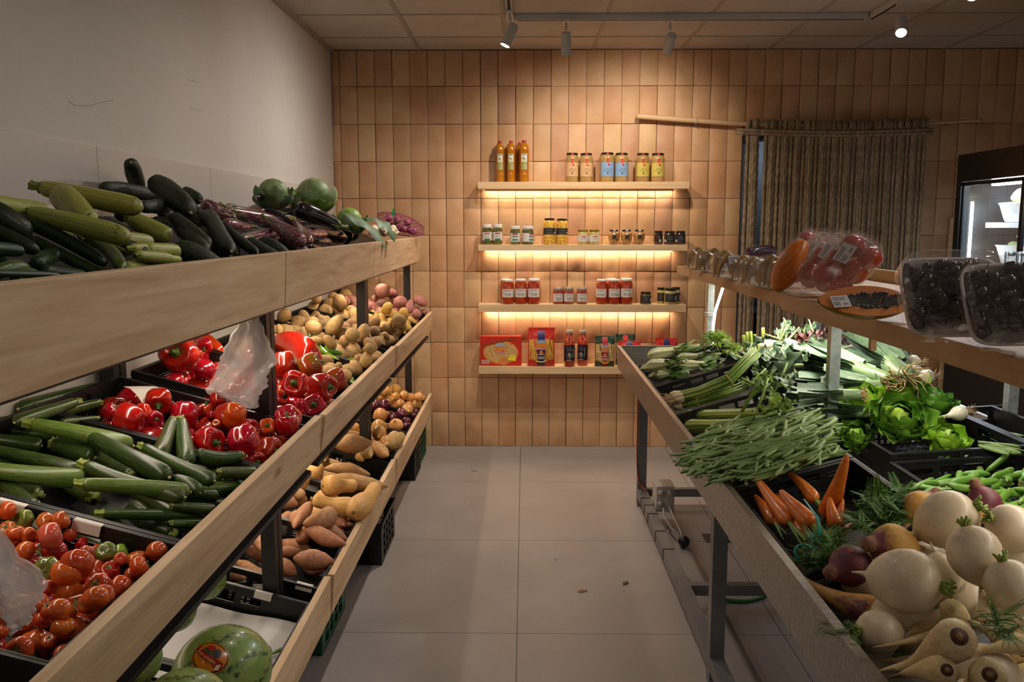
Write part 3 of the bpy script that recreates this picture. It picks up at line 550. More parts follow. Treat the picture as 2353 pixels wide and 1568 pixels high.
for q, (xl, xr, yt, Y, lab) in enumerate(((1137, 1152.5, 330, 6.115, 'oil bottle at the back, first from the shelf end, behind the other'), (1161.5, 1177.5, 331, 6.115, 'oil bottle at the back, behind the second of the front three'), (1186, 1202, 327.5, 6.115, 'oil bottle at the back, behind the third of the front three'), (1139.5, 1159, 324, 6.05, 'golden oil bottle in front, nearest the end of the top shelf'), (1164.5, 1184, 323.5, 6.05, 'golden oil bottle in front, second of three on the top shelf'), (1193, 1216, 322.5, 6.05, 'golden oil bottle in front, beside the gap before the broth jars'))):
    def f(o, r, h):
        if Y > 6.1: return
        l = patch(r*1.012, .30*h, .68*h, -.62, .62).obj('label', P_white, o, smooth=True); r_ = r*1.02
        decal(l, r_, .305*h, .48*h, -.60, .60, flat('label_olive', (150, 152, 78), .6)); decal(l, r_, .64*h, .67*h, -.42, .42, flat('print_green', (112, 124, 60), .6)); decal(l, r_*1.004, .54*h, .59*h, -.30, .05, flat('print_green', (112, 124, 60), .6)); decal(l, r_*1.004, .50*h, .56*h, .0, .28, flat('print_lime', (160, 168, 62), .6)); decal(l, r_*1.006, .32*h, .41*h, .18, .5, P_white); decal(l, r_*1.01, .33*h, .40*h, .26, .42, P_grey)
    jar('oil', xl, xr, yt, 0, Y, 'oil_bottle', lab, 'bottle', 'oil bottles on the top wall shelf', m_oil, flat('red_cap', (168, 36, 30), .4), f)
for col, word, spots, lb in (((206, 166, 122), 'COCIDO', ((1299.5, 1330, 352), (1332, 1362.5, 352.5)), 'beige'), ((126, 160, 200), 'PESCADO', ((1379, 1412, 351), (1413, 1444.5, 352)), 'pale blue'), ((198, 178, 84), 'POLLO', ((1461.5, 1493, 352.5), (1496, 1528, 352.5)), 'yellow')):
    for k, (xl, xr, yt) in enumerate(spots):
        def f(o, r, h):
            l = patch(r*1.012, .19*h, .66*h, -1.15, 1.15, 14).obj('label', flat('label_'+word.lower(), col, .6), o, smooth=True)
            decal(o, r*.86, .925*h, 1.002*h, -.16, .16, P_red, 'seal_strip'); decal(o, r*1.014, .64*h, .80*h, -.13, .13, P_red, 'seal_strip')
            th = np.linspace(0, 2*PI, 15)[:-1]; R = r*1.02; MB().poly([(R*math.sin(.34*math.cos(a)), -R*math.cos(.34*math.cos(a)), (.575+.042*math.sin(a))*h) for a in th]).obj('emblem', P_red, l)
            put_text(l, 'Caldo de', r*.8, h*.05, P_ink, (0, 0, .45*h), R); put_text(l, word, r*1.05, h*.055, P_ink, (0, 0, .375*h), R)
            decal(l, R, .27*h, .315*h, -.12, .12, P_ink)
        jar('jar', xl, xr, yt, 0, 6.06, 'broth_jar', 'tall broth jar with %s label, %s' % (lb, 'nearer the oil bottles' if k == 0 else 'farther from the oil bottles'), 'jar', 'broth jars on the top wall shelf', m_broth, L_black, f)
jar('jar', 1378, 1405, 355, 0, 6.125, 'broth_jar', 'dark-lidded jar standing behind the first pale blue broth jar', 'jar', 'broth jars on the top wall shelf', m_broth, L_black); jar('jar', 1412, 1436, 354.5, 0, 6.125, 'broth_jar', 'dark-lidded jar standing behind the second pale blue broth jar', 'jar', 'broth jars on the top wall shelf', m_broth, L_black)
teal = flat('label_teal', (44, 128, 120), .6); lgreen = flat('label_leaf_green', (48, 122, 84), .6)
for k, (xl, xr, yt, lab) in enumerate(((1107, 1131, 516, 'white-lidded jar of greens at the very end of the second shelf'), (1131.5, 1155, 515.5, 'white-lidded jar of greens, second along the second shelf'), (1172, 1195.5, 519.5, 'white-lidded jar with teal bands beside the wall-tile gap'), (1199.5, 1226.5, 519.5, 'white-lidded jar turned so its white back label shows'))):
    def f(o, r, h):
        l = patch(r*1.012, .2*h if k < 2 else .15*h, .62*h, -1.2, 1.2, 14).obj('label', P_white, o, smooth=True); R = r*1.02; s = (.1, .1, .0, .75)[k]
        decal(l, R, .52*h, .58*h, -.5+s, .5+s, P_red); g = lgreen if k < 2 else teal; decal(l, R, .2*h, .30*h, -.55+s, .55+s, g)
        if k > 1: decal(l, R, .40*h, .47*h, -.55+s, .55+s, teal); decal(l, R, .58*h, .62*h, -.55+s, .55+s, teal)
        for zq in (.44, .40, .36): decal(l, R, zq*h, (zq+.012)*h, -.45+s, .4+s, P_grey)
    jar('squat', xl, xr, yt, 1, 6.055, 'vegetable_jar', lab, 'jar', 'white-lidded jars on the second wall shelf', m_green, L_white, f)
for k, (xl, xr, yt, lab) in enumerate(((1249, 1276, 501.5, 'tall jar of yellow beans with black band, nearer the oil bottle end'), (1278, 1305, 502.5, 'tall jar of yellow beans with black band, nearer the shelf middle'))):
    def f(o, r, h): l = patch(r*1.012, .38*h, .63*h, -1.5, 1.5, 16).obj('label', flat('label_charcoal', (44, 40, 42), .6), o, smooth=True); [decal(l, r*1.02, z*h, (z+.012)*h, -.55, .45, P_grey) for z in (.43, .54)]; decal(l, r*1.02, .42*h, .47*h, .85, 1.1, P_white)
    jar('jar', xl, xr, yt, 1, 6.055, 'bean_jar', lab, 'jar', 'bean jars on the second wall shelf', m_bean, L_black, f)
for k, (xl, xr, yt, lab) in enumerate(((1326.5, 1352.5, 527.5, 'gold-lidded jar with white label, next to the bean jars'), (1353, 1378.5, 527.5, 'gold-lidded jar with white label, next to the urn-shaped jars'))):
    def f(o, r, h): l = patch(r*1.012, .2*h, .62*h, -1.3, 1.3, 14).obj('label', P_white, o, smooth=True); decal(l, r*1.02, .5*h, .56*h, -.3, .5, P_red); [decal(l, r*1.02, z*h, (z+.014)*h, -.4, .6, P_grey) for z in (.44, .38, .32)]
    jar('squat', xl, xr, yt, 1, 6.055, 'vegetable_jar', lab, 'jar', 'gold-lidded jars on the second wall shelf', m_pale, P_gold, f)
for k, (xl, xr, yt) in enumerate(((1397, 1424.5, 528), (1426, 1453.5, 528), (1455.5, 1483, 528))):
    def f(o, r, h): decal(o, r*.735, .9*h, 1.004*h, -.25, .25, P_white, 'seal_strip'); decal(o, r*.99, .66*h, .80*h, -.17, .17, P_white, 'seal_strip'); decal(o, r*1.03, .42*h, .64*h, -.33, .33, flat('label_charcoal', (44, 40, 42), .6), 'label')
    jar('urn', xl, xr, yt, 1, 6.055, 'mushroom_jar', 'urn-shaped glass jar of mushrooms, %s' % ('nearest the gold-lidded jars', 'middle of the three', 'nearest the small dark jars')[k], 'jar', 'urn-shaped jars on the second wall shelf', m_amber, L_black, f)
for k, (xl, xr, yt, Y, lab) in enumerate(((1502.5, 1523, 530.5, 6.055, 'small dark preserve jar standing alone beside the urn-shaped jars'), (1526.5, 1551.5, 531, 6.055, 'small dark preserve jar with grey lettering, middle of three'), (1552, 1575.5, 531, 6.055, 'small dark preserve jar nearest the end of the second shelf'))):
    def f(o, r, h): l = patch(r*1.012, .12*h, .72*h, -.2 if k == 0 else -1.3, 1.3, 12).obj('label', flat('label_charcoal', (44, 40, 42), .6), o, smooth=True); [decal(l, r*1.02, z*h, (z+.03)*h, -.3, .5, P_grey) for z in (.52, .38)]; decal(l, r*1.02, .18*h, .36*h, .1 if k == 0 else -1.2, .5 if k == 0 else -.8, P_white)
    jar('squat', xl, xr, yt, 1, Y, 'preserve_jar', lab, 'jar', 'small dark jars on the second wall shelf', m_darkjam, L_black, f)
def sauce(words, a0, a1, off=0):
    def f(o, r, h):
        l = patch(r*1.012, .28*h, .62*h, a0, a1, 14).obj('label', P_white, o, smooth=True); R = r*1.022; c = (a0+a1)/2*0+off
        for z in (.575, .55, .525): decal(l, R, z*h, (z+.009)*h, c-.55, c+.5, P_grey)
        t_ = put_text(l, words, r*1.35, h*(.10 if words.count('\n') == 1 else .15), P_ink, (0, 0, (.39 if words.count('\n') == 1 else .375)*h), R, (0, 0, c+.05), True)
    return f
for k, (xl, xr, yt, Y, lab) in enumerate(((1149, 1173, 641, 6.118, 'tomato jar at the back, peeking out at the end of the third shelf'), (1213, 1242, 640.5, 6.118, 'tomato jar at the back, behind the third front jar'), (1153, 1181, 642.5, 6.05, 'tall tomato sauce jar in front, nearest the end of the third shelf'), (1182.5, 1210.5, 641.5, 6.05, 'tall tomato sauce jar, middle of the first three in front'), (1212, 1240.5, 641, 6.05, 'tall tomato sauce jar in front, beside the small sauce jars'))):
    jar('jar', xl, xr, yt, 2, Y, 'sauce_jar', lab, 'jar', 'tall tomato jars at the end of the third wall shelf', m_sauce, L_white, sauce('TOMATE ASADO\nCON LEÑA', -1.15, 1.1) if k > 1 else None)
for k, (xl, xr, yt, Y, lab) in enumerate(((1272, 1296, 659.5, 6.118, 'small tomato jar at the back, first of three behind'), (1296, 1318.5, 659.5, 6.118, 'small tomato jar at the back, second of three behind'), (1325.5, 1348, 659.5, 6.118, 'small tomato jar at the back, behind the lone small jar'), (1270.5, 1294.5, 662, 6.05, 'small tomato sauce jar in front, first of a touching pair'), (1295, 1319, 662, 6.05, 'small tomato sauce jar in front, second of a touching pair'), (1325, 1350, 662, 6.05, 'small tomato sauce jar in front, standing apart from the pair'))):
    jar('squat', xl, xr, yt, 2, Y, 'sauce_jar', lab, 'jar', 'small tomato jars on the third wall shelf', m_sauce, L_steel, (lambda o, r, h: (patch(r*1.012, .16*h, .66*h, -1.2, 1.15, 14).obj('label', P_white, o, smooth=True), [decal(o, r*1.02, z*h, (z+.012)*h, -.6, .6, P_grey) for z in (.60, .56, .52)], put_text(o, 'TOMATE FRITO CON\nACEITE DE OLIVA\nVIRGEN EXTRA', r*1.3, h*.2, P_ink, (0, 0, .33*h), r*1.022, (0, 0, .08), True))) if k > 2 else None)
for k, (xl, xr, yt, Y, lab) in enumerate(((1391, 1418, 640, 6.118, 'tall tomato jar at the back, first behind the far three'), (1424, 1453, 639.5, 6.118, 'tall tomato jar at the back, second behind the far three'), (1370, 1396.5, 642, 6.05, 'tall tomato jar in front, beside the small sauce jars, label turned aside'), (1398, 1425.5, 641.5, 6.05, 'tall tomato jar in front, middle of the far three'), (1426, 1454.5, 640.5, 6.05, 'tall tomato jar in front, next to the lone olive jar'))):
    jar('jar', xl, xr, yt, 2, Y, 'sauce_jar', lab, 'jar', 'tall tomato jars past the middle of the third wall shelf', m_sauce, L_white, sauce('TOMATE RALLADO\nASADO CON LEÑA', -1.2-(.45 if k == 2 else 0), 1.15-(.4 if k == 2 else 0), -.35 if k == 2 else 0) if k > 1 else None)
dk = lambda o, r, h: (patch(r*1.012, .14*h, .66*h, -1.2, 1.2, 12).obj('label', flat('label_charcoal', (44, 40, 42), .6), o, smooth=True), [decal(o, r*1.022, z*h, (z+.03)*h, -.5, .4, P_grey) for z in (.52, .42, .3)], decal(o, r*1.022, .24*h, .52*h, .75, 1.1, P_white))
jar('squat', 1471, 1497, 670.5, 2, 6.05, 'olive_jar', 'single dark olive jar with black label standing apart', 'jar', None, m_green, L_black, dk)
for k, (xl, xr, yt, Y, lab) in enumerate(((1509.5, 1528, 660.5, 6.10, 'pale artichoke jar, back one nearer the olive jar'), (1543, 1563.5, 660, 6.10, 'pale artichoke jar, back one at the shelf end'), (1527, 1554.5, 662, 6.045, 'pale artichoke jar in front of the two others at the shelf end'))):
    jar('squat', xl, xr, yt, 2, Y, 'artichoke_jar', lab, 'jar', 'artichoke jars at the end of the third wall shelf', m_pale, L_black, dk)
# bottom wall shelf: pasta box, packets, sauce bottles
m_boxred = flat('packet_red', (196, 42, 24), .3, coat=.4); m_pasta = M('pasta_behind_film', (186, 132, 42), (222, 176, 84), scale=26, rough=.25, rnd=0, hue=0, coat=.5, stretch=(6, 6, .7), ramp=(.42, .58)); m_pasta2 = M('short_pasta', (196, 150, 90), (228, 192, 136), scale=70, rough=.25, rnd=0, hue=0, coat=.5, ramp=(.4, .6)); m_noodle = M('noodle_print', (176, 128, 70), (222, 186, 124), scale=46, rough=.3, rnd=0, hue=0, dist=2.5, ramp=(.4, .6), stretch=(1, 1, 1.6))
P_or = flat('print_orange', (222, 128, 36), .35); P_navy = flat('print_navy', (42, 40, 104), .35); P_sky = flat('print_sky', (150, 170, 196), .4); P_yel = flat('print_yellow', (228, 214, 40), .5); P_gr = flat('packet_green', (30, 66, 42), .3, coat=.4)
def ell(cx, cz, a, b, y, n_=24, a0=0, a1=2*PI): return [(cx+a*math.cos(t_), y, cz+b*math.sin(t_)) for t_ in np.linspace(a0, a1, n_, endpoint=abs(a1-a0) < 6.2)]
def emblem(p, cx, cz, w, y):
    MB().poly(ell(cx, cz, w*.5, w*.42, y)).obj('print', P_or, p); MB().poly(ell(cx, cz+w*.08, w*.44, w*.34, y-.0004, 16, .0, PI)).obj('print', P_sky, p)
    MB().poly([(cx-w*.5, y-.0006, cz-w*.28), (cx+w*.5, y-.0006, cz-w*.28), (cx+w*.46, y-.0006, cz-w*.52), (cx-w*.46, y-.0006, cz-w*.52)]).obj('print', P_red, p)
    put_text(p, 'DIVELLA', w*.96, w*.24, P_white, (cx, y-.0011, cz-w*.40), bold=True)
z3 = SZ[3]+.0008; a = hity(1103.5, 838, 6.045); b = hity(1198, 773, 6.045); c = hity(1203, 773, 6.1); w_, h_ = b.x-a.x, b.z-z3
t = thing('pasta_box', 'red carton of egg noodles with oval window lying on its long side', 'pasta box', ((a.x+b.x)/2, 6.045, z3))
bevel(MB().box((-w_/2, 0, 0), (w_/2, .075, h_)).obj('carton', m_boxred, t), .002)
MB().poly(ell(.0, h_*.45, w_*.43, h_*.40, -.0006, 32)).obj('print', P_or, t); MB().poly(ell(0, h_*.46, w_*.40, h_*.36, -.0011, 32)).obj('window', m_noodle, t); emblem(t, -.005, h_*.62, w_*.28, -.0018)
MB().poly([(-w_*.46, -.0016, h_*.62), (-w_*.46, -.0016, h_*.72), (w_*.3, -.0016, h_*.98), (w_*.36, -.0016, h_*.90)]).obj('print', flat('print_brown', (150, 62, 24), .4), t)
MB().poly([(w_*.17, -.003, h_*.2), (w_*.22, -.003, h_*.36), (w_*.38, -.003, h_*.32), (w_*.36, -.003, h_*.15)]).obj('print', P_yel, t); MB().poly(ell(.02, h_*.15, w_*.12, h_*.13, -.0024)).obj('print', flat('print_egg', (206, 128, 66), .5), t)
for q in (.17, .12, .07): MB().box((-w_*.47, -.0016, h_*q), (-w_*.27, -.0012, h_*(q+.025))).obj('print', P_white, t)
def pillow(w_, h_, d_, mat, name, parent, yoff=0, flare=1.0, nu=13, nv=17):
    mb = MB()
    def fn(sg): return lambda s, v: ((s-.5)*w_*(1+.06*flare*(abs(v-.5)*2)**6), yoff+sg*d_/2*(max(0, math.sin(PI*s))**.45)*(max(0, math.sin(PI*min(1, max(0, (v-.04)/.90)))))**.55+.0008*sg+.0016*math.sin(21*s+9*v)*(1-abs(v-.5)), v*h_)
    mb.grid(fn(-1), nu, nv); k = len(mb.F); mb.grid(fn(1), nu, nv); mb.F[k:] = [tuple(reversed(f)) for f in mb.F[k:]]
    return mb.obj(name, mat, parent, smooth=True)
def packet(xl, xr, yt, Y, lab, base, win, group, belt, d_=.06, emb=True, dy=0, name='pasta_packet'):
    a, b = hity(xl, yt, Y), hity(xr, yt, Y); w_, h_ = b.x-a.x, a.z-z3; t = thing(name, lab, 'pasta packet', ((a.x+b.x)/2, Y, z3), 0, group)
    pillow(w_, h_, d_, base, 'bag', t); g = lambda s, v, k: ((s-.5)*w_, -d_/2*(max(0, math.sin(PI*s))**.45)*(max(0, math.sin(PI*min(1, max(0, (v-.04)/.90)))))**.55-k, v*h_)
    MB().grid(lambda s, v: g(.03+.94*s, .2+.52*v+.05*math.sin(PI*s)*(v-.5)*2, .0016), 13, 9).obj('window', win, t, smooth=True)
    MB().grid(lambda s, v: g(.36+.28*s, .02+.95*v, .0028), 6, 17).obj('print', belt, t, smooth=True)
    if emb:
        y_ = -d_/2-.0045; emblem(t, 0, h_*.62, w_*.42, y_); MB().poly(ell(0, h_*.40, w_*.07, w_*.07, y_)).obj('print', P_or, t); [MB().box((-w_*.12, y_, h_*q), (w_*.12, y_+.0004, h_*(q+.018))).obj('print', P_white, t) for q in (.33, .26, .22)]; MB().poly([(-w_*.2, y_, h_*.15), (0, y_-.0002, h_*.115), (w_*.2, y_, h_*.15), (w_*.2, y_, h_*.18), (0, y_-.0002, h_*.145), (-w_*.2, y_, h_*.18)]).obj('print', P_yel, t)
    return t
packet(1216, 1274, 753, 6.085, 'red pasta packet standing behind the front red one', m_boxred, m_pasta, 'red pasta packets', P_navy, .05, False)
packet(1214, 1273, 758, 6.03, 'red packet of short pasta with navy stripe, standing in front', m_boxred, m_pasta, 'red pasta packets', P_navy)
packet(1368, 1412, 772, 6.03, 'green and red packet of shell pasta beside the sauce bottles', P_gr, m_pasta2, 'green pasta packets', P_red)
packet(1416, 1458, 768, 6.105, 'green pasta packet behind the lying red packet', P_gr, m_pasta2, 'green pasta packets', P_red, .05, False)
packet(1420, 1472, 783, 6.05, 'short red packet whose top shows above the steel tray corner', m_boxred, m_pasta, 'small red packets by the tray', P_navy, .06, False)
packet(1507, 1556, 777, 6.06, 'small red packet just before the end of the bottom shelf', m_boxred, m_pasta, 'small red packets by the tray', P_navy, .06, False)
for k, (xl, xr, yt, Y, lab) in enumerate(((1296, 1321.5, 759, 6.035, 'tomato sauce bottle with dark label, in front beside the red pasta packet'), (1327, 1351.5, 759, 6.08, 'tomato sauce bottle with dark label, set slightly back by the green packet'))):
    def f(o, r, h):
        l = patch(r*1.012, .16*h, .60*h, -1.3, 1.3, 16).obj('label', flat('label_midnight', (28, 22, 32), .4), o, smooth=True); R = r*1.024; s = -.0 if k == 0 else -.35
        th = np.linspace(0, 2*PI, 19)[:-1]; cyl = lambda a, z: (R*math.sin(a), -R*math.cos(a), z*h)
        MB().poly([cyl(s-.1+.42*math.cos(a), .535+.035*math.sin(a)) for a in th]).obj('print', flat('print_violet', (92, 80, 120), .4), l); MB().poly([cyl(s-.08+.48*math.cos(a), .31+.085*math.sin(a)) for a in th]).obj('print', flat('print_blue', (60, 110, 150), .4), l)
        R = r*1.03; MB().poly([cyl(s-.08, .22), cyl(s+.14, .36), cyl(s-.02, .40), cyl(s-.26, .36)]).obj('print', flat('print_salmon', (206, 140, 96), .4), l); decal(l, R, .39*h, .42*h, s-.2, s+.05, P_gr); decal(l, R, .17*h, .195*h, s-.5, s+.4, flat('print_sand', (178, 146, 92), .4))
        for z in (.475, .45): decal(l, R, z*h, (z+.01)*h, s-.5, s+.45, P_grey)
        decal(l, R, .26*h, .52*h, s+.62, s+.68, flat('print_cream', (206, 196, 150), .4))
    jar('bottle', xl, xr, yt, 3, Y, 'sauce_bottle', lab, 'bottle', 'sauce bottles on the bottom wall shelf', m_sauce, L_steel, f)

# ================================================================ ROPE CURTAIN, SWITCH, SLAT
m_rope = M('jute_rope', (140, 120, 94), (176, 154, 124), scale=60, rough=.9, rnd=.10, hue=.006, stretch=(1, 1, .4), bump=.3)
cur = thing('rope_curtain', 'knotted jute rope curtain hanging over the doorway from a thin wooden rod', 'curtain', (2.1, 6.05, 2.3))
RY = 6.085; rod = [hity(x, y, RY) for x, y in ((1463, 267), (1590, 277), (1712, 286), (1920, 291), (2130, 284), (2256, 276))]
RP = np.array([list(p) for p in rod]); tq = np.linspace(0, 5, 40); RQ = np.stack([np.interp(tq, range(6), RP[:, i]) for i in range(3)], 1)
for _ in range(6): RQ[1:-1] = (RQ[:-2]+2*RQ[1:-1]+RQ[2:])/4
kid(MB().sweep(RQ, np.linspace(.019, .011, 40), 12), 'rod', flat('rod_wood', (214, 180, 138), .5), cur, smooth=True)
for x, y in ((1600, 278), (2180, 280)):
    p = hity(x, y, RY); kid(MB().sweep([(p.x, RY, p.z-.022), (p.x, RY+.03, p.z-.018), (p.x, YB-.01, p.z-.015)], [.004]*3, 8).sweep([(p.x, RY+.021*math.sin(q), p.z+.021*math.cos(q)) for q in np.linspace(1, 5.5, 10)], [.003]*10, 6), 'rod_hook', m_galv, cur, smooth=True)
def rope_mesh(L_, seed):
    r_ = random.Random(seed); nr = 150; z = np.linspace(0, -L_, nr); P = np.stack([(.002*np.sin(z*3+seed)*(-z/L_)), .0015*np.cos(z*2.3+seed)*np.ones(nr), z], 1); mb = MB()
    m = 8; th = np.linspace(0, 2*PI, m, endpoint=False); V = np.zeros((nr, m, 3))
    for i in range(nr):
        k = .0122*(1+.20*np.cos(2*th-z[i]*2*PI/.062)); V[i, :, 0] = P[i, 0]+k*np.cos(th); V[i, :, 1] = P[i, 1]+k*np.sin(th); V[i, :, 2] = z[i]
    return mb.add(V, [(i*m+j, i*m+(j+1) % m, (i+1)*m+(j+1) % m, (i+1)*m+j) for i in range(nr-1) for j in range(m)]).mesh('rope', m_rope)
ROPES = [rope_mesh(2.2, s) for s in range(4)]
knot = MB().sweep([(.0, -.02, -.035), (-.004, -.026, .0), (0, -.012, .03), (.002, .012, .032), (.003, .024, .0), (-.002, .014, -.03), (0, -.004, -.04)], [.012, .014, .014, .013, .014, .013, .010], 8, squash=1.2).mesh('knot', m_rope)
r3 = random.Random(3); xs = []; x = 1717
while x < 2126:
    if not (1743 < x < 1756): xs.append(x)
    x += 4.75+r3.uniform(-.6, .6)+(1.8 if 1990 < x < 2006 else 0)
for i, x in enumerate(xs):
    p = hity(x, 286, RY); zr = float(np.interp(p.x, RQ[:, 0], RQ[:, 2]))
    o = bpy.data.objects.new('rope', ROPES[i % 4]); COL.objects.link(o); o.parent = cur; o.matrix_parent_inverse = Matrix.Translation(-cur.location)
    o.location = (p.x, RY-.022+.016*(i % 2)*(1 if i % 3 else -.3), zr-.02); o.rotation_euler = (r3.uniform(-.004, .004), r3.uniform(-.006, .006), r3.uniform(0, 6))
    k = bpy.data.objects.new('knot', knot); COL.objects.link(k); k.parent = o; k.location = (0, .01, .022); k.scale = (.8, .85, .8+r3.uniform(-.1, .15)); k.rotation_euler = (0, 0, -o.rotation_euler.z+r3.uniform(-.3, .3))
kid(MB().sweep([(q[0], RY-.036, q[2]-.045) for q in RQ[14:33]], [.012]*19, 8).sweep([(q[0], RY-.036, q[2]-.066) for q in RQ[14:33]], [.012]*19, 8), 'woven_band', m_rope, cur, smooth=True)
a = hity(2150, 606, YB-.01); b = hity(2174, 640, YB-.01)
t = thing('wall_switch', 'square white switch plate on the tiles between curtain and fridge', 'light switch', ((a.x+b.x)/2, YB-.012, (a.z+b.z)/2)); s = (b.x-a.x)/2
bevel(MB().box((-s, -.008, -s), (s, 0, s)).obj('plate', m_white, t), .002); MB().box((-s*.55, -.013, -s*.6), (s*.55, -.008, s*.6)).obj('rocker', m_white, t)
a = hity(2187, 500, 6.1); tag(bevel(MB().box((a.x-.011, 6.085, 0), (a.x+.011, 6.115, a.z)).obj('wood_slat', m_pinex)).id_data, 'thin upright wooden slat leaning between tiled wall and fridge', 'wooden slat')

# ================================================================ GLASS-DOOR FRIDGE
FX, FY0, FY1, FZ, FD = 2.545, 3.62, 5.20, 2.01, .66
m_fr = flat('fridge_black', (20, 21, 25), .35); m_frin = flat('fridge_white_inside', (214, 218, 224), .4); m_glass = film('fridge_glass', (200, 215, 225), .04, .04, .06); m_led = emis('fridge_led', (238, 244, 255), 16)
fr = thing('glass_fridge', 'tall black display fridge with sliding glass doors, lit white inside', 'fridge', (FX+FD/2, (FY0+FY1)/2, 0))
kid(MB().box((FX, FY0, .04), (FX+FD, FY1, .78)), 'base', m_fr, fr)
kid(MB().box((FX, FY0, 1.855), (FX+FD, FY1, FZ)), 'header', m_fr, fr)
for y in (FY0, FY1-.055):
    for x in (FX, FX+FD-.055): kid(MB().box((x, y, .78), (x+.055, y+.055, 1.855)), 'corner_post', m_fr, fr)
kid(MB().box((FX+.055, FY1-.012, .78), (FX+FD-.055, FY1-.006, 1.855)), 'side_glass', m_glass, fr); kid(MB().box((FX+FD-.012, FY0+.055, .78), (FX+FD-.006, FY1-.055, 1.855)), 'back_panel', m_frin, fr)
YM = hitx(2331, 600, FX).y
for k, (y0, y1, dx) in enumerate(((YM-.02, FY1-.056, .012), (FY0+.056, YM+.02, .03))):
    kid(MB().box((FX+dx, y0, .80), (FX+dx+.014, y0+.03, 1.85)).box((FX+dx, y1-.012, .80), (FX+dx+.014, y1, 1.85)).box((FX+dx, y0, 1.83), (FX+dx+.014, y1, 1.85)).box((FX+dx, y0, .80), (FX+dx+.014, y1, .82)), 'door_frame', m_fr, fr)
    d = kid(MB().box((FX+dx+.005, y0+.03, .82), (FX+dx+.008, y1-.012, 1.83)), 'door_glass', m_glass, fr)
for x_ in (2312, 2341):
    y0 = hitx(x_, 600, FX-.03).y; zt = hitx(x_, 579, FX-.03).z
    kid(MB().sweep([(FX+.012, y0, zt-.01), (FX-.03, y0, zt-.01)], [.012, .012], 10).sweep([(FX-.03, y0, zt), (FX-.03, y0, zt-.45)], [.010, .010], 10).sweep([(FX+.012, y0, zt-.44), (FX-.03, y0, zt-.44)], [.012, .012], 10), 'handle', m_galv, fr, smooth=True)
kid(MB().box((FX+.075, FY1-.045, .85), (FX+.088, FY1-.033, 1.74)), 'led_tube', m_led, fr); kid(MB().box((FX+.10, FY0+.1, 1.825), (FX+.14, FY1-.2, 1.845)), 'led_tube', m_led, fr)
area('fridge_tube_light', (FX+.12, (FY0+FY1)/2, 1.82), (.03, 1.2), 9, COOL, (0, math.radians(-25), 0)); area('fridge_side_light', (FX+.08, FY1-.056, 1.3), (.02, .9), 3, COOL, (math.radians(-90), 0, 0))
FSH = []
for yq in (511, 613, 720):
    z = hity(2300, yq, 4.75).z; FSH.append(z); kid(MB().box((FX+.15, FY0+.08, z-.03), (FX+FD-.03, 5.13, z)), 'shelf', m_frin, fr)
# ================================================================ PRODUCE: SHAPES
PI2 = 2*PI
def nz(seed, k=4, amp=1.0):
    """Smooth random function of (theta, t)."""
    r_ = random.Random(seed); W_ = [(r_.randint(0, 3), r_.uniform(.5, 3.2), r_.uniform(0, PI2), r_.uniform(.4, 1)) for _ in range(k)]
    return lambda th, t: amp*sum(a*np.cos(i*th+PI2*f*t+p) for i, f, p, a in W_)/k
def long_mesh(name, mat, prof, bend=0, seed=0, ribs=0, rib=0, rough=.02, m=16, n=22, wig=0):
    """Unit-length body along x (-.5 stem end to .5), radius 1 across."""
    r_ = random.Random(seed); t = np.linspace(0, 1, n); t = (1-np.cos(PI*t))/2*.5+t*.5; tp = np.linspace(0, 1, len(prof)) if not isinstance(prof[0], tuple) else [p[0] for p in prof]
    R = np.interp(t, tp, prof if not isinstance(prof[0], tuple) else [p[1] for p in prof]); f = nz(seed, 5, rough)
    P = np.stack([t-.5, bend*(1-(2*t-1)**2)+wig*np.sin(7*t+seed), wig*np.cos(5*t+seed)], 1)
    mb = MB(); th = np.linspace(0, PI2, m, endpoint=False); V = np.zeros((n, m, 3))
    for i in range(n):
        k = R[i]*(1+rib*np.cos(ribs*th)+f(th, t[i])); V[i] = np.stack([np.full(m, P[i, 0]), P[i, 1]+k*np.cos(th), P[i, 2]+k*np.sin(th)], 1)
    Fc = [(i*m+j, i*m+(j+1) % m, (i+1)*m+(j+1) % m, (i+1)*m+j) for i in range(n-1) for j in range(m)]+[tuple(reversed(range(m))), tuple((n-1)*m+j for j in range(m))]
    return mb.add(V, [tuple(reversed(q)) for q in Fc]).mesh(name, mat), P
def lobed(name, mat, prof, lobes=0, amp=0, seed=0, rough=.03, m=28, sx=1, sy=1, power=1.0, endw=.6):
    """Round body about z, radius about 1."""
    f = nz(seed, 5, rough); pr = np.array(prof, float)
    tt = np.linspace(0, 1, len(pr)); t2 = np.linspace(0, 1, max(16, len(pr))); pr = np.stack([np.interp(t2, tt, pr[:, 0]), np.interp(t2, tt, pr[:, 1])], 1)
    for _ in range(2): pr[1:-1] = (pr[:-2]+2*pr[1:-1]+pr[2:])/4
    ph = random.Random(seed).uniform(0, 6)
    def ang(th, t): w = endw+(1-endw)*abs(2*t-1); return 1+amp*w*(np.abs(np.cos(lobes*th/2+ph))**power-.6)*2*(1 if lobes else 0)+f(th, t)
    mb = MB().lathe(pr, m, ang); mb.V[-1][:, 0] *= sx; mb.V[-1][:, 1] *= sy
    return mb.mesh(name, mat)
def stalk(name, mat, pts, rad, m=8, ribs=0, rib=.15): return MB().xsweep(pts, rad, m, (lambda th, t: 1+rib*np.cos(ribs*th)) if ribs else None).mesh(name, mat)
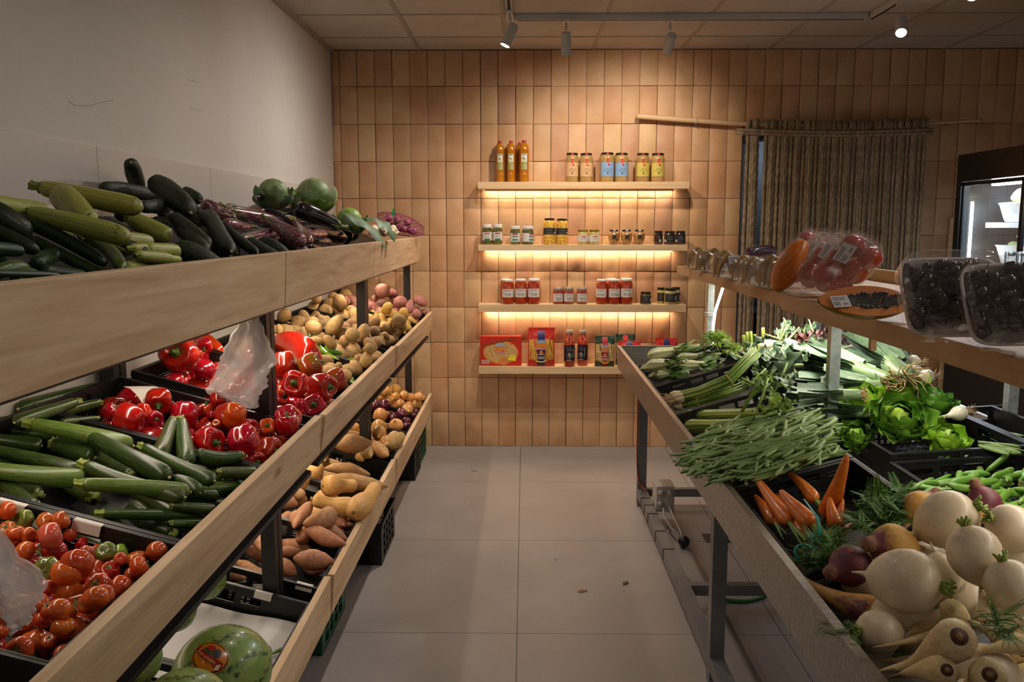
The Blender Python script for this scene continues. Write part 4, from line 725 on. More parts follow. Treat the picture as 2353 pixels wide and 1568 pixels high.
def leaf_grid(mb, L_, Wd, curl=0, cup=0, ruf=0, seed=0, nu=12, nv=7, base=.12, Mx=None, mi=0, power=.8, rufn=5, th=0):
    r_ = random.Random(seed); a, b, c = r_.uniform(0, 6), r_.uniform(0, 6), r_.uniform(.8, 1.2); V = []; x = z = 0; xs = [(0, 0)]
    for i in range(1, nu): ph = curl*(i/(nu-1))**1.3; x += L_/(nu-1)*math.cos(ph); z += L_/(nu-1)*math.sin(ph); xs.append((x, z))
    for i in range(nu):
        s = i/(nu-1); w = Wd*max(.02, max(base*(1-s), math.sin(PI*min(1, s**power*.97+.03))**.75)); ph = curl*s**1.3
        for j in range(nv):
            t_ = j/(nv-1)*2-1; d = cup*t_*t_*w+ruf*w*abs(t_)**1.5*math.sin(rufn*PI*s*c+(a if t_ < 0 else b)+2*t_)-(.06*w*(1-abs(t_)*3) if abs(t_) < .34 else 0)
            V.append((xs[i][0]-d*math.sin(ph), t_*w*(1-.25*abs(cup)), xs[i][1]+d*math.cos(ph)))
    V = np.array(V)
    if Mx is not None: Mx = np.array(Mx); V = V@Mx[:3, :3].T+Mx[:3, 3]
    return mb.add(V, [(i*nv+j, (i+1)*nv+j, (i+1)*nv+j+1, i*nv+j+1) for i in range(nu-1) for j in range(nv-1)], mi)
RX = lambda a: Matrix.Rotation(a, 4, 'X'); RYm = lambda a: Matrix.Rotation(a, 4, 'Y'); RZm = lambda a: Matrix.Rotation(a, 4, 'Z'); TR = lambda *a: Matrix.Translation(a)

ST = (7, 1, 1)
m_cour = M('courgette_skin', (40, 56, 20), (62, 80, 30), scale=5, rough=.32, rnd=.30, hue=.02, stretch=(1.2, 2.2, 2.2), bump=.04, bscale=9, ramp=(.35, .6), c3=(96, 112, 52)); m_courl = M('courgette_skin_light', (74, 96, 34), (104, 126, 56), scale=5, rough=.33, rnd=.15, hue=.015, stretch=(1.2, 2.2, 2.2), bump=.04, bscale=9)
m_stem = M('courgette_stalk', (110, 124, 44), (142, 152, 66), scale=6, rough=.6, rnd=.15)
m_pale = M('pale_courgette_skin', (134, 138, 52), (168, 168, 82), scale=2.2, rough=.42, rnd=.10, hue=.012, stretch=(.8, 2.4, 2.4), bump=.03, ramp=(.3, .62)); n, L, b = ntree(m_pale)
tc = n.new('ShaderNodeTexCoord'); sx_ = n.new('ShaderNodeSeparateXYZ'); L.new(tc.outputs['Object'], sx_.inputs[0]); nzz = n.new('ShaderNodeTexNoise'); nzz.inputs['Scale'].default_value = 2.2; nzz.inputs['Detail'].default_value = 6; mpp = n.new('ShaderNodeMapping'); mpp.inputs['Scale'].default_value = ST; L.new(tc.outputs['Object'], mpp.inputs[0]); L.new(mpp.outputs[0], nzz.inputs['Vector'])
ad = n.new('ShaderNodeMath'); ad.operation = 'MULTIPLY_ADD'; ad.inputs[1].default_value = .9; L.new(sx_.outputs[0], ad.inputs[0]); L.new(nzz.outputs[0], ad.inputs[2]); rr_ = n.new('ShaderNodeMapRange'); rr_.inputs['From Min'].default_value = .93; rr_.inputs['From Max'].default_value = 1.0; L.new(ad.outputs[0], rr_.inputs['Value']); src = b.inputs['Base Color'].links[0].from_socket
mx = n.new('ShaderNodeMix'); mx.data_type = 'RGBA'; L.new(rr_.outputs[0], mx.inputs[0]); L.new(src, mx.inputs[6]); mx.inputs[7].default_value = lin((112, 84, 58)); L.new(mx.outputs[2], b.inputs['Base Color'])
m_cuke = M('cucumber_skin', (24, 40, 16), (44, 62, 28), scale=4, rough=.36, rnd=.3, hue=.02, stretch=(1.5, 3, 3), bump=.10, bscale=7); m_cukel = M('cucumber_skin_light', (52, 78, 24), (80, 104, 36), scale=4, rough=.34, rnd=.15, stretch=(1.5, 3, 3), bump=.08, bscale=7)
m_ridge = M('ridge_cucumber_skin', (22, 32, 16), (40, 52, 28), scale=3, rough=.55, rnd=.25, hue=.015, stretch=(4, 1.4, 1.4), bump=.5, bscale=5)
m_aub = M('aubergine_skin', (22, 12, 20), (30, 16, 26), scale=2, rough=.14, rnd=.2, coat=.6); m_astr = M('striped_aubergine_skin', (74, 26, 48), (98, 42, 62), scale=4, rough=.22, rnd=.12, stretch=(1.3, 3.4, 3.4), ramp=(.36, .52), c3=(204, 158, 144), coat=.4, detail=4)
m_cal = M('calyx_green', (92, 106, 48), (126, 132, 70), scale=8, rough=.6, rnd=.15)
m_rpep = M('red_pepper_skin', (158, 10, 10), (186, 20, 14), scale=2, rough=.16, rnd=.12, hue=.008, coat=.7); m_opep = M('orange_red_pepper_skin', (196, 52, 12), (206, 82, 20), scale=1.6, rough=.16, rnd=.1, hue=.01, coat=.7); m_mpep = M('turning_pepper_skin', (150, 30, 12), (120, 78, 20), scale=1.4, rough=.18, rnd=.1, coat=.6, ramp=(.42, .6)); m_gpep = M('green_pepper_skin', (70, 112, 18), (96, 140, 30), scale=2.5, rough=.2, rnd=.15, coat=.5); m_pst = M('pepper_stalk', (58, 86, 26), (86, 112, 40), scale=6, rough=.45, rnd=.1)
m_tom = {k: M('tomato_skin_'+k, a, c, scale=1.5, rough=.2, rnd=.1, hue=.01, coat=.5, ramp=(.35, .65)) for k, a, c in (('orange', (186, 74, 22), (204, 96, 34)), ('red', (168, 30, 14), (188, 46, 22)), ('pink', (182, 82, 52), (196, 104, 70)), ('green', (86, 104, 36), (122, 132, 52)), ('lime', (116, 150, 28), (140, 168, 44)))}
m_pot = M('potato_skin', (164, 128, 78), (190, 154, 100), scale=2.4, rough=.75, rnd=.12, hue=.008, bump=.15, bscale=9, c3=(128, 96, 60)); m_poty = M('yellow_potato_skin', (188, 146, 62), (210, 172, 92), scale=2.4, rough=.6, rnd=.08, hue=.006, bump=.1, bscale=9); m_potr = M('pink_potato_skin', (150, 92, 82), (174, 116, 102), scale=2.4, rough=.7, rnd=.08, bump=.12, bscale=9); m_potb = M('brown_potato_skin', (146, 112, 70), (170, 136, 90), scale=2.4, rough=.75, rnd=.1, bump=.15, bscale=9, c3=(110, 82, 52))
m_swp = M('sweet_potato_skin', (158, 104, 72), (182, 128, 92), scale=2.6, rough=.7, rnd=.12, hue=.008, stretch=(3.5, 1, 1), bump=.2, bscale=7, c3=(112, 74, 50)); m_swl = M('pale_sweet_potato_skin', (172, 130, 80), (194, 152, 100), scale=2.6, rough=.7, rnd=.08, stretch=(3.5, 1, 1), bump=.15, bscale=7, c3=(140, 100, 58))
m_but = M('butternut_skin', (206, 154, 84), (220, 172, 102), scale=1.6, rough=.5, rnd=.07, hue=.006, stretch=(1, 2, 2)); m_scar = M('corky_stalk', (126, 98, 58), (156, 124, 78), scale=8, rough=.85, rnd=.1)
m_oni = M('onion_skin', (190, 128, 58), (218, 166, 96), scale=3, rough=.32, rnd=.12, hue=.012, stretch=(2.5, 2.5, .35), ramp=(.3, .65), c3=(236, 206, 150), coat=.15); m_onr = M('red_onion_skin', (74, 22, 34), (110, 44, 58), scale=3, rough=.28, rnd=.15, hue=.01, stretch=(2.5, 2.5, .35), coat=.3); m_root = M('onion_root', (176, 146, 100), (200, 172, 126), scale=10, rough=.9, rnd=.05)

PROTO = {}
CPROF = [(0, .5), (.012, .66), (.05, .76), (.15, .80), (.4, .88), (.7, .98), (.88, 1), (.94, .93), (.975, .7), (.993, .35), (1, .08)]
st5 = lambda: stalk('stalk', m_stem, [(-.49, 0, 0), (-.508, 0, 0), (-.545, 0, .02), (-.575, .02, .06)], [.66, .50, .44, .54], 20, 5, .22)
tipm = M('blossom_end', (168, 152, 84), (190, 172, 104), rough=.8, scale=5, rnd=.1)
tip5 = lambda: MB().xsweep([(.492, 0, 0), (.512, 0, 0)], [.2, .13], 8).mesh('blossom_end', tipm)
def lshift(me, dy):
    for v in me.vertices: v.co.y += dy
    return me
PROTO['courgette'] = [(long_mesh('courgette', m_courl if k in (3,) else m_cour, CPROF, (0, .25, -.4, .15, .55)[k], k, 5, .03, .02)[0], [('stalk', st5()), ('blossom_end', tip5())]) for k in range(5)]
PROTO['courgette_light'] = [(long_mesh('courgette', m_courl, CPROF, .25, 9, 5, .04, .02)[0], [('stalk', st5()), ('blossom_end', tip5())])]
PROTO['pale_courgette'] = [(long_mesh('pale_courgette', m_pale, [(0, .4), (.02, .66), (.07, .8), (.3, .9), (.75, 1), (.9, .95), (.96, .74), (.99, .4), (1, .12)], (0, .1, -.12)[k], 20+k, 8, .015, .03)[0], [('stalk', stalk('stalk', m_stem, [(-.49, 0, 0), (-.51, 0, .02), (-.555, 0, .1), (-.59, 0, .2)], [.62, .42, .36, .44], 20, 5, .2))]) for k in range(3)]
CUP = [(0, .25), (.02, .6), (.07, .88), (.3, 1), (.7, 1), (.92, .86), (.98, .5), (1, .15)]
PROTO['cucumber'] = [(long_mesh('cucumber', m_cukel if k == 3 else m_cuke, CUP, (0, .5, -.4, 1.3)[k], 30+k, 7, .03, .02)[0], [('blossom_end', tip5())]) for k in range(4)]
PROTO['ridge_cucumber'] = [(long_mesh('ridge_cucumber', m_ridge, CUP, (0, .2, -.3)[k], 40+k, 6, .02, .05, wig=.02)[0], [('blossom_end', tip5())]) for k in range(3)]
def calyx(k=5, R=.72, tipx=-.24, seed=0):
    mb = MB().xsweep([(-.47, 0, 0), (-.52, 0, .02), (-.58, .05, .12), (-.63, .1, .25)], [.42, .26, .2, .26], 10); r_ = random.Random(seed)
    for i in range(k):
        a = PI2*i/k+r_.uniform(-.2, .2); tx = tipx+r_.uniform(-.06, .08)
        for s in (0,): mb.add([(-.50, .30*math.cos(a-.5), .30*math.sin(a-.5)), (-.50, .30*math.cos(a+.5), .30*math.sin(a+.5)), (-.44, R*.98*math.cos(a+.42), R*.98*math.sin(a+.42)), (-.44, R*1.02*math.cos(a), R*1.02*math.sin(a)), (-.44, R*.98*math.cos(a-.42), R*.98*math.sin(a-.42)), (tx, R*1.26*math.cos(a), R*1.26*math.sin(a))], [(0, 4, 3, 1), (1, 3, 2), (4, 5, 3), (3, 5, 2)])
    return mb.mesh('calyx', m_cal)
APR = [(0, .35), (.03, .56), (.12, .64), (.35, .76), (.6, .95), (.78, 1), (.9, .88), (.96, .64), (.99, .35), (1, .08)]
for kn, mt in (('aubergine', m_aub), ('striped_aubergine', m_astr)): PROTO[kn] = [(long_mesh(kn, mt, APR, (.1, .35, -.25)[k], 50+k, 0, 0, .025)[0], [('calyx', calyx(5, .62, -.26, k))]) for k in range(3)]
PPR = [(.02, -.80), (.30, -.92), (.55, -.94), (.76, -.82), (.9, -.5), (.98, -.05), (1, .35), (.96, .62), (.82, .82), (.6, .86), (.38, .76), (.24, .64), (.04, .60)]
def pst(h=1.12, R=.30): return MB().lathe([(.02, .58), (R*.9, .645), (R, .68), (R*.7, .74), (.14, .80), (.11, .95), (.13, h), (.02, h+.01)], 12, lambda th, t: 1+.12*np.cos(5*th)*(t < .4)).mesh('stalk', m_pst)
for kn, mt in (('pepper', m_rpep), ('orange_pepper', m_opep), ('mottled_pepper', m_mpep)): PROTO[kn] = [(lobed('bell_pepper', mt, PPR, (4, 3, 4, 5)[k], (.10, .12, .13, .09)[k], 60+k, .05, 36, power=.8), [('stalk', pst((1.12, 1.0, 1.2, 1.05)[k]))]) for k in range(4)]
def lpep(k, mt, nm='long_pepper'): return (long_mesh(nm, mt, [(0, .3), (.02, .7), (.08, .92), (.25, 1), (.55, .92), (.8, .72), (.93, .5), (.98, .3), (1, .06)], (.3, -.4, .6)[k], 70+k, 3, .07, .09, 24)[0], [('stalk', MB().xsweep([(-.485, 0, 0), (-.50, 0, 0), (-.51, 0, 0), (-.54, .05, .05), (-.575, .15, .1)], [.34, .44, .22, .14, .18], 10).mesh('stalk', m_pst))])
PROTO['long_pepper'] = [lpep(k, m_rpep) for k in range(3)]; PROTO['long_orange_pepper'] = [lpep(0, m_opep)]
PROTO['green_pepper'] = [(long_mesh('green_pepper', m_gpep, [(0, .35), (.03, .75), (.12, 1), (.4, .9), (.7, .62), (.9, .36), (.98, .2), (1, .05)], (.5, -.9, 1.2)[k], 80+k, 3, .06, .08, 16)[0], [('stalk', MB().xsweep([(-.49, 0, 0), (-.51, 0, 0), (-.56, .1, .1), (-.64, .4, .5)], [.5, .4, .2, .2], 8).mesh('stalk', m_gpep))]) for k in range(3)]
TPR = [(.02, -.70), (.45, -.74), (.8, -.55), (.97, -.15), (1, .15), (.9, .5), (.66, .72), (.36, .74), (.15, .64), (.02, .6)]; TPS = [(.02, -.82), (.4, -.84), (.78, -.62), (.98, -.15), (1, .2), (.86, .6), (.55, .82), (.25, .84), (.02, .78)]
def tcal(seed):
    mb = MB().sweep([(0, 0, .58), (.02, 0, .75), (.08, .03, .9)], [.09, .07, .06], 6)
    for i in range(6): a = PI2*i/6+.2*math.sin(seed+i); leaf_grid(mb, .52, .07, .5-.9*math.sin(3*i+seed)*.6, 0, .3, i, 6, 3, Mx=TR(0, 0, .72)@RZm(a)@RYm(.12))
    return mb.mesh('calyx', m_cal)
TC = [tcal(k) for k in range(2)]
for kn in m_tom:
    PROTO['tomato_'+kn] = [(lobed('tomato', m_tom[kn], TPR, (6, 8, 5)[k], (.06, .08, .05)[k], 90+k, .04, 36, power=.7, endw=.55), [('calyx', TC[k % 2])] if k < 2 else []) for k in range(3)]+[(lobed('tomato', m_tom[kn], TPS, 4, .015, 95, .03, 24), [])]
def potato(name, mt, seed, sx, sy, sz, rough=.1): me = lobed(name, mt, [(.02, -1), (.38, -.93), (.72, -.7), (.94, -.35), (1, 0), (.94, .35), (.72, .7), (.38, .93), (.02, 1)], 0, 0, seed, rough, 16); me.transform(Matrix.Diagonal((sx, sy, sz, 1))); return me
for kn, mt in (('tan_potato', m_pot), ('yellow_potato', m_poty), ('pink_potato', m_potr), ('brown_potato', m_potb)): PROTO[kn] = [(potato('potato', mt, 100+k, *((1.32, .94, .86), (1.5, .88, .82), (1.08, 1, .9), (1.36, .98, .82))[k]), []) for k in range(4)]
SPR = [(0, .10), (.04, .3), (.15, .62), (.35, .94), (.55, 1), (.75, .82), (.9, .45), (.97, .24), (1, .1)]
for kn, mt in (('sweet_potato', m_swp), ('pale_sweet_potato', m_swl)): PROTO[kn] = [(long_mesh(kn, mt, SPR, (.15, -.25, .35, 0)[k], 110+k, 0, 0, .12, 16, 24, wig=.08)[0], []) for k in range(4)]
PROTO['butternut'] = [(long_mesh('butternut_squash', m_but, [(0, .3), (.02, .5), (.08, .62), (.3, .6), (.45, .66), (.6, .88), (.75, 1), (.88, .92), (.95, .7), (.985, .4), (1, .1)], (.1, -.15)[k], 120+k, 10, .012, .02, 24)[0], [('stalk', MB().xsweep([(-.49, 0, 0), (-.52, 0, 0), (-.56, .03, .05)], [.3, .2, .24], 10).mesh('stalk', m_scar)), ('blossom_scar', MB().xsweep([(.488, 0, 0), (.502, 0, 0)], [.24, .12], 10).mesh('blossom_scar', m_scar))]) for k in range(2)]
OPR = [(.03, -.93), (.3, -.88), (.7, -.64), (.95, -.25), (1, .05), (.93, .38), (.68, .68), (.34, .86), (.16, .98), (.09, 1.14), (.13, 1.3), (.02, 1.31)]
rootm = lambda: MB().sweep([(0, 0, -.9), (0, 0, -.99)], [.16, .1], 8).mesh('root_plate', m_root)
for kn, mt in (('onion', m_oni), ('red_onion', m_onr)): PROTO[kn] = [(lobed(kn, mt, OPR, 0, 0, 130+k, .03, 20), [('root_plate', rootm())]) for k in range(3)]
# watermelons with wavy dark stripes round the long axis
m_melon = M('watermelon_rind', (112, 134, 58), (140, 158, 82), scale=3, rough=.35, rnd=.1, hue=.01, coat=.2); n, L, b = ntree(m_melon)
tc = n.new('ShaderNodeTexCoord'); sx_ = n.new('ShaderNodeSeparateXYZ'); L.new(tc.outputs['Object'], sx_.inputs[0]); at = n.new('ShaderNodeMath'); at.operation = 'ARCTAN2'; L.new(sx_.outputs[1], at.inputs[0]); L.new(sx_.outputs[2], at.inputs[1])
nq = n.new('ShaderNodeTexNoise'); nq.inputs['Scale'].default_value = 3.2; nq.inputs['Detail'].default_value = 5; L.new(tc.outputs['Object'], nq.inputs['Vector']); ma = n.new('ShaderNodeMath'); ma.operation = 'MULTIPLY_ADD'; ma.inputs[1].default_value = 1.1; L.new(nq.outputs[0], ma.inputs[0]); L.new(at.outputs[0], ma.inputs[2])
mu = n.new('ShaderNodeMath'); mu.operation = 'MULTIPLY'; mu.inputs[1].default_value = 10; L.new(ma.outputs[0], mu.inputs[0]); si = n.new('ShaderNodeMath'); si.operation = 'SINE'; L.new(mu.outputs[0], si.inputs[0])
n2 = n.new('ShaderNodeTexNoise'); n2.inputs['Scale'].default_value = 9; n2.inputs['Detail'].default_value = 4; L.new(tc.outputs['Object'], n2.inputs['Vector']); a2 = n.new('ShaderNodeMath'); a2.operation = 'MULTIPLY_ADD'; a2.inputs[1].default_value = 1.6; L.new(n2.outputs[0], a2.inputs[0]); L.new(si.outputs[0], a2.inputs[2])
cr = n.new('ShaderNodeValToRGB'); cr.color_ramp.elements[0].position = .72; cr.color_ramp.elements[1].position = .86; mr = n.new('ShaderNodeMapRange'); mr.inputs['From Min'].default_value = -1; mr.inputs['From Max'].default_value = 2.4; L.new(a2.outputs[0], mr.inputs['Value']); L.new(mr.outputs[0], cr.inputs[0])
src = b.inputs['Base Color'].links[0].from_socket; mx = n.new('ShaderNodeMix'); mx.data_type = 'RGBA'; L.new(cr.outputs[0], mx.inputs[0]); L.new(src, mx.inputs[6]); mx.inputs[7].default_value = lin((40, 64, 34)); L.new(mx.outputs[2], b.inputs['Base Color'])
wm = lobed('watermelon', m_melon, [(.02, -1), (.38, -.93), (.72, -.7), (.94, -.35), (1, 0), (.94, .35), (.72, .7), (.38, .93), (.02, 1)], 0, 0, 140, .008, 48); wm.transform(RYm(PI/2)@Matrix.Diagonal((1, 1, 1.06, 1)))
PROTO['watermelon'] = [(wm, [('stem_scar', MB().sweep([(1.05, 0, 0), (1.066, 0, 0)], [.075, .05], 10).mesh('stem_scar', m_scar))])]

# ---------------------------------------------------------------- placing
class Pile:
    def __init__(s, bed, name, cat, group, noun, where='behind the board', rowsz=.075, vr=None): s.bed, s.name, s.cat, s.group, s.noun, s.where, s.rowsz = bed, name, cat, group, noun, where, rowsz; s.L = []; s.vr = vr
    def spawn(s, kind, Mx, var, adj, label=None):
        vs_ = PROTO[kind]; me, parts = vs_[var % len(vs_)]; key = (me.name, s.name); src = SPAWNED.get(key)
        if src is None:
            o = bpy.data.objects.new(s.name, me); COL.objects.link(o)
            for pn, pm in parts: c = bpy.data.objects.new(pn, pm); COL.objects.link(c); c.parent = o
            SPAWNED[key] = o
        else:
            o = src.copy(); COL.objects.link(o)
            for ch in src.children: c = ch.copy(); COL.objects.link(c); c.parent = o
        o.matrix_world = Mx; tag(o, label, s.cat, s.group); q = s.bed.loc(Mx.translation); s.L.append((o, q[0], q[1], adj)); return o
    def done(s):
        free = [e for e in s.L if not e[0].get('label')]
        if not free: return
        us = [e[1] for e in free]; u0 = min(us); n_ = max(1, min(7, int(round((max(us)-u0)/s.rowsz)))); rows = {}
        for e in free: rows.setdefault(min(n_-1, int((e[1]-u0)/(max(us)-u0+1e-6)*n_)), []).append(e)
        for k, (r_, es) in enumerate(sorted(rows.items())):
            for i, e in enumerate(sorted(es, key=lambda e: e[2])):
                e[0]['label'] = '%s%s, %s from the near end, %s row %s' % (e[3]+' ' if e[3] else '', s.noun, nth(i), nth(k), s.where)
SPAWNED = {}
POSTS = (.98, 2.644, 4.28, 5.92)
for bed_, vv in ((MID, (1.135, 1.604, 2.14, 2.60, 2.70, 3.248, 3.742, 4.222, 4.335, 4.858, 5.368, 5.885)), (LOW, (2.70, 3.192, 3.697, 4.222, 4.335, 4.858, 5.368, 5.885))):
    for v_ in vv: bed_.S = np.vstack([bed_.S, [[u_, v_, -.008, .008] for u_ in np.arange(.02, .6, .025)]])
def settle(bed, uv, C, R, h, cap=None, slack=.98):
    w = bed.base+float((R-C[:, 2]).max())
    if len(bed.S):
        d2 = (uv[0]+C[:, 0:1]-bed.S[:, 0])**2+(uv[1]+C[:, 1:2]-bed.S[:, 1])**2; rr = (R[:, None]+bed.S[:, 3])*slack; k = d2 < rr**2
        if k.any(): w = max(w, float((bed.S[:, 2]+np.sqrt(np.maximum(rr**2-d2, 0))-C[:, 2:3])[k].max()))
    return w if cap is None else min(w, cap)
def lay(p, kind, z, x1, y1, x2, y2, r, var=0, adj='', dz=0, Lmin=0, capk=1.2, h0=None, label=None, roll=None, rmax=None, base=None, hold=False):
    """Lay a long item between two points seen in the photograph (stem end first), r half its seen width."""
    bed = p.bed; s = ZM[z][2]; a, b = px(z, x1, y1), px(z, x2, y2); h = (bed.base if base is None else base)+.03 if h0 is None else h0; h00 = h
    for _ in range(3):
        A, B = bed.hit(*a, h-dz/2), bed.hit(*b, h+dz/2); d = (depth(A)+depth(B))/2; rw = r/s*d/F
        if rmax: rw = min(rw, rmax)
        v = B-A; L_ = max(v.length, 1e-4)
        if L_ < max(Lmin, 2.3*rw): k = max(Lmin, 2.3*rw)/L_; A = B-v*k; v = B-A; L_ = v.length
        c = (A+B)/2; dl = np.array(bed.loc(B)-bed.loc(A)); dl /= np.linalg.norm(dl); q = bed.loc(c); nn = max(2, int(L_/rw)+1)
        tt = np.linspace(-L_/2+rw*.9, L_/2-rw*.9, nn); C = tt[:, None]*dl; R = np.full(nn, rw*.97)*np.where(np.abs(tt) > L_*.4, .85, 1)
        w = settle(bed, q[:2], C, R, h, cap=max(h00, bed.base+rw)+capk*rw); w = max(w, h00) if hold else w; h = w
    c = bed.world((q[0], q[1], w)); X = v.normalized(); Z = (bed.W-X*bed.W.dot(X)); Z = (Z if Z.length > .1 else Vector((0, -1, 0))).normalized(); Y = Z.cross(X)
    Mx = Matrix.Translation(c)@Matrix((X, Y, Z)).transposed().to_4x4()@RX(rng.uniform(0, 6.28) if roll is None else roll)@Matrix.Diagonal((L_, rw, rw, 1))
    bed.S = np.vstack([bed.S, np.concatenate([C+np.array((q[0], q[1], w)), R[:, None]], 1)])
    return p.spawn(kind, Mx, var, adj, label)
AX = dict(up=(0, 0, 1), cam=(.1, -1, .35), aisle=(.9, -.4, .1), down=(.3, -.8, -.55), side=(.8, .5, .3), back=(-.3, .9, .5), wall=(-.9, -.1, .3), camup=(.1, -.7, .8))
def drop(p, kind, z, x, y, r, var=0, adj='', ax=None, capk=1.0, h0=None, sq=1.0, label=None, base=None, hold=False):
    bed = p.bed; s = ZM[z][2]; a = px(z, x, y); h = (bed.base if base is None else base)+.035 if h0 is None else h0; h00 = h
    for _ in range(3):
        c = bed.hit(*a, h); rw = r/s*depth(c)/F; q = bed.loc(c); q[0] = min(max(q[0], .012+rw*.8), .57); q[1] = min(q[1], 5.87-rw)
        if p.vr: q[1] = min(max(q[1], p.vr[0]+rw*.95), p.vr[1]-rw*.95)
        if bed is not TOP and .07 < q[0] < .24:
            for pv in POSTS:
                if abs(q[1]-pv) < .05+rw: q[1] = pv+math.copysign(.052+rw, q[1]-pv)
        w = settle(bed, q[:2], np.zeros((1, 3)), np.array([rw*.97]), h, cap=max(h00, bed.base+rw)+capk*rw); w = max(w, h00) if hold else w; h = w
    c = bed.world((q[0], q[1], w)); v = Vector(AX[ax]) if ax else Vector((rng.gauss(0, .6), rng.gauss(-.3, .6), rng.gauss(.5, .6)))
    v = (v+Vector((rng.uniform(-.12, .12), rng.uniform(-.12, .12), rng.uniform(-.12, .12)))).normalized()
    Mx = Matrix.Translation(c)@Vector((0, 0, 1)).rotation_difference(v).to_matrix().to_4x4()@RZm(rng.uniform(0, 6.28))@Matrix.Diagonal((rw*.98, rw*.98, rw*.98*sq, 1))
    bed.S = np.vstack([bed.S, [[q[0], q[1], w, rw*.97]]]); return p.spawn(kind, Mx, var, adj, label)
def fill(p, kinds, u0, u1, v0, v1, r, tries, levels, elong=0, adj='', dirv=None, maxn=40):
    """Tuck spare items into the gaps low in the heap."""
    bed = p.bed; k_ = 0
    for _ in range(tries):
        if k_ >= maxn: break
        rw = r*rng.uniform(.88, 1.1); u, v = rng.uniform(u0+rw, u1-rw), rng.uniform(v0+rw, v1-rw); kind = rng.choice(kinds)
        if elong:
            a = (dirv if dirv is not None else 0)+rng.gauss(0, .35); L_ = elong*rng.uniform(.85, 1.1); dl = np.array((math.cos(a), math.sin(a), 0)); nn = int(L_/rw)+1
            C = np.linspace(-L_/2+rw, L_/2-rw, nn)[:, None]*dl; R = np.full(nn, rw)
            k2 = L_*.62
            if not (u0 < u-abs(dl[0])*k2 and u+abs(dl[0])*k2 < u1 and v0 < v-abs(dl[1])*k2 and v+abs(dl[1])*k2 < v1): continue
        else: C = np.zeros((1, 3)); R = np.array([rw*.97])
        w = settle(bed, (u, v), C, R, 0)
        if w > bed.base+rw+min(levels, .012) or (bed is not TOP and any(abs(v-pv) < .05+rw and .08 < u < .22+rw for pv in POSTS)): continue
        bed.S = np.vstack([bed.S, np.concatenate([C+np.array((u, v, w)), R[:, None]], 1)]); c = bed.world((u, v, w)); k_ += 1
        if elong:
            X = (bed.U*dl[0]+Vector((0, dl[1], 0))).normalized(); Y = bed.W.cross(X); Mx = Matrix.Translation(c)@Matrix((X, Y, bed.W)).transposed().to_4x4()@RX(rng.uniform(0, 6))@Matrix.Diagonal((L_, rw, rw, 1))
        else:
            vv = Vector((rng.gauss(0, 1), rng.gauss(0, 1), rng.gauss(0, 1))).normalized(); Mx = Matrix.Translation(c)@Vector((0, 0, 1)).rotation_difference(vv).to_matrix().to_4x4()@Matrix.Diagonal((rw*.98, rw*.98, rw*.98, 1))
        p.spawn(kind, Mx, rng.randint(0, 4), adj)
def bedding(p, kinds, v0, v1, r, n_, elong=0, adj='half-hidden', low=-.098, tries=400):
    b0 = p.bed.base; p.bed.base = low; fill(p, kinds, .014, .585, v0, v1, r, tries, .012, elong, adj, .25, n_); p.bed.base = b0
def liner(bed, u0, u1, v0, v1, w, name='crate_liner', label='', mat=None, heap=0):
    """The dark bed the top layer lies on, inside the crate."""
    o = MB().box((u0, v0, w-.004), (u1, v1, w)).obj(name, mat or m_crate); o.matrix_world = Matrix.Translation(bed.o)@bed.mat(); return tag(o, label, 'liner', 'crate liners')
# ================================================================ PRODUCE ON THE LEFT RACK
# --- top shelf
P1 = Pile(TOP, 'pale_courgette', 'courgette', 'pale courgettes on the top shelf', 'pale green courgette', 'behind the top board')
for x1, y1, x2, y2, r, v, lab in ((1380, 740, 1800, 960, 105, 0, None), (1000, 960, 1405, 1065, 108, 1, None), (1180, 960, 1590, 1015, 92, 2, None), (1400, 1130, 1690, 1105, 84, 0, None), (1560, 1040, 1888, 1070, 88, 1, None), (1330, 1205, 1695, 1222, 60, 2, None), (1560, 1150, 1812, 1180, 68, 0, None), (1700, 1175, 1908, 1190, 52, 1, None), (480, 860, 760, 905, 70, 2, None), (-200, 680, 450, 790, 118, 1, None)):
    lay(P1, 'pale_courgette', 'A', x1, y1, x2, y2, r, v, '', label=lab, Lmin=.12)
P2 = Pile(TOP, 'cucumber', 'cucumber', 'smooth cucumbers on the top shelf', 'smooth dark cucumber', 'behind the top board')
for x1, y1, x2, y2, r, v, Lm, lab in ((0, 1200, 145, 1290, 62, 0, .1, None), (150, 1240, 330, 1225, 80, 3, .12, None), (420, 1310, 520, 1290, 84, 3, .1, None), (440, 1200, 575, 1130, 92, 0, .12, None), (620, 1225, 945, 1270, 74, 0, .1, None), (-80, 1330, 640, 1352, 42, 0, .1, None), (0, 1080, 245, 1098, 75, 1, .1, None), (-60, 860, 430, 1090, 88, 0, .2, None), (1190, 1120, 1525, 1260, 55, 0, .1, None), (730, 980, 1290, 1275, 62, 0, .2, None), (90, 745, 1125, 1275, 74, 1, .2, 'longest dark cucumber, lying slantwise across the pale courgettes'), (830, 840, 1290, 1285, 72, 3, .2, 'bright green bent cucumber leaning on the lowest pale courgettes')):
    lay(P2, 'cucumber', 'A', x1, y1, x2, y2, r, v, '', label=lab, Lmin=Lm)
P3 = Pile(TOP, 'ridge_cucumber', 'cucumber', 'rough cucumbers on the top shelf', 'rough dark cucumber', 'behind the top board')
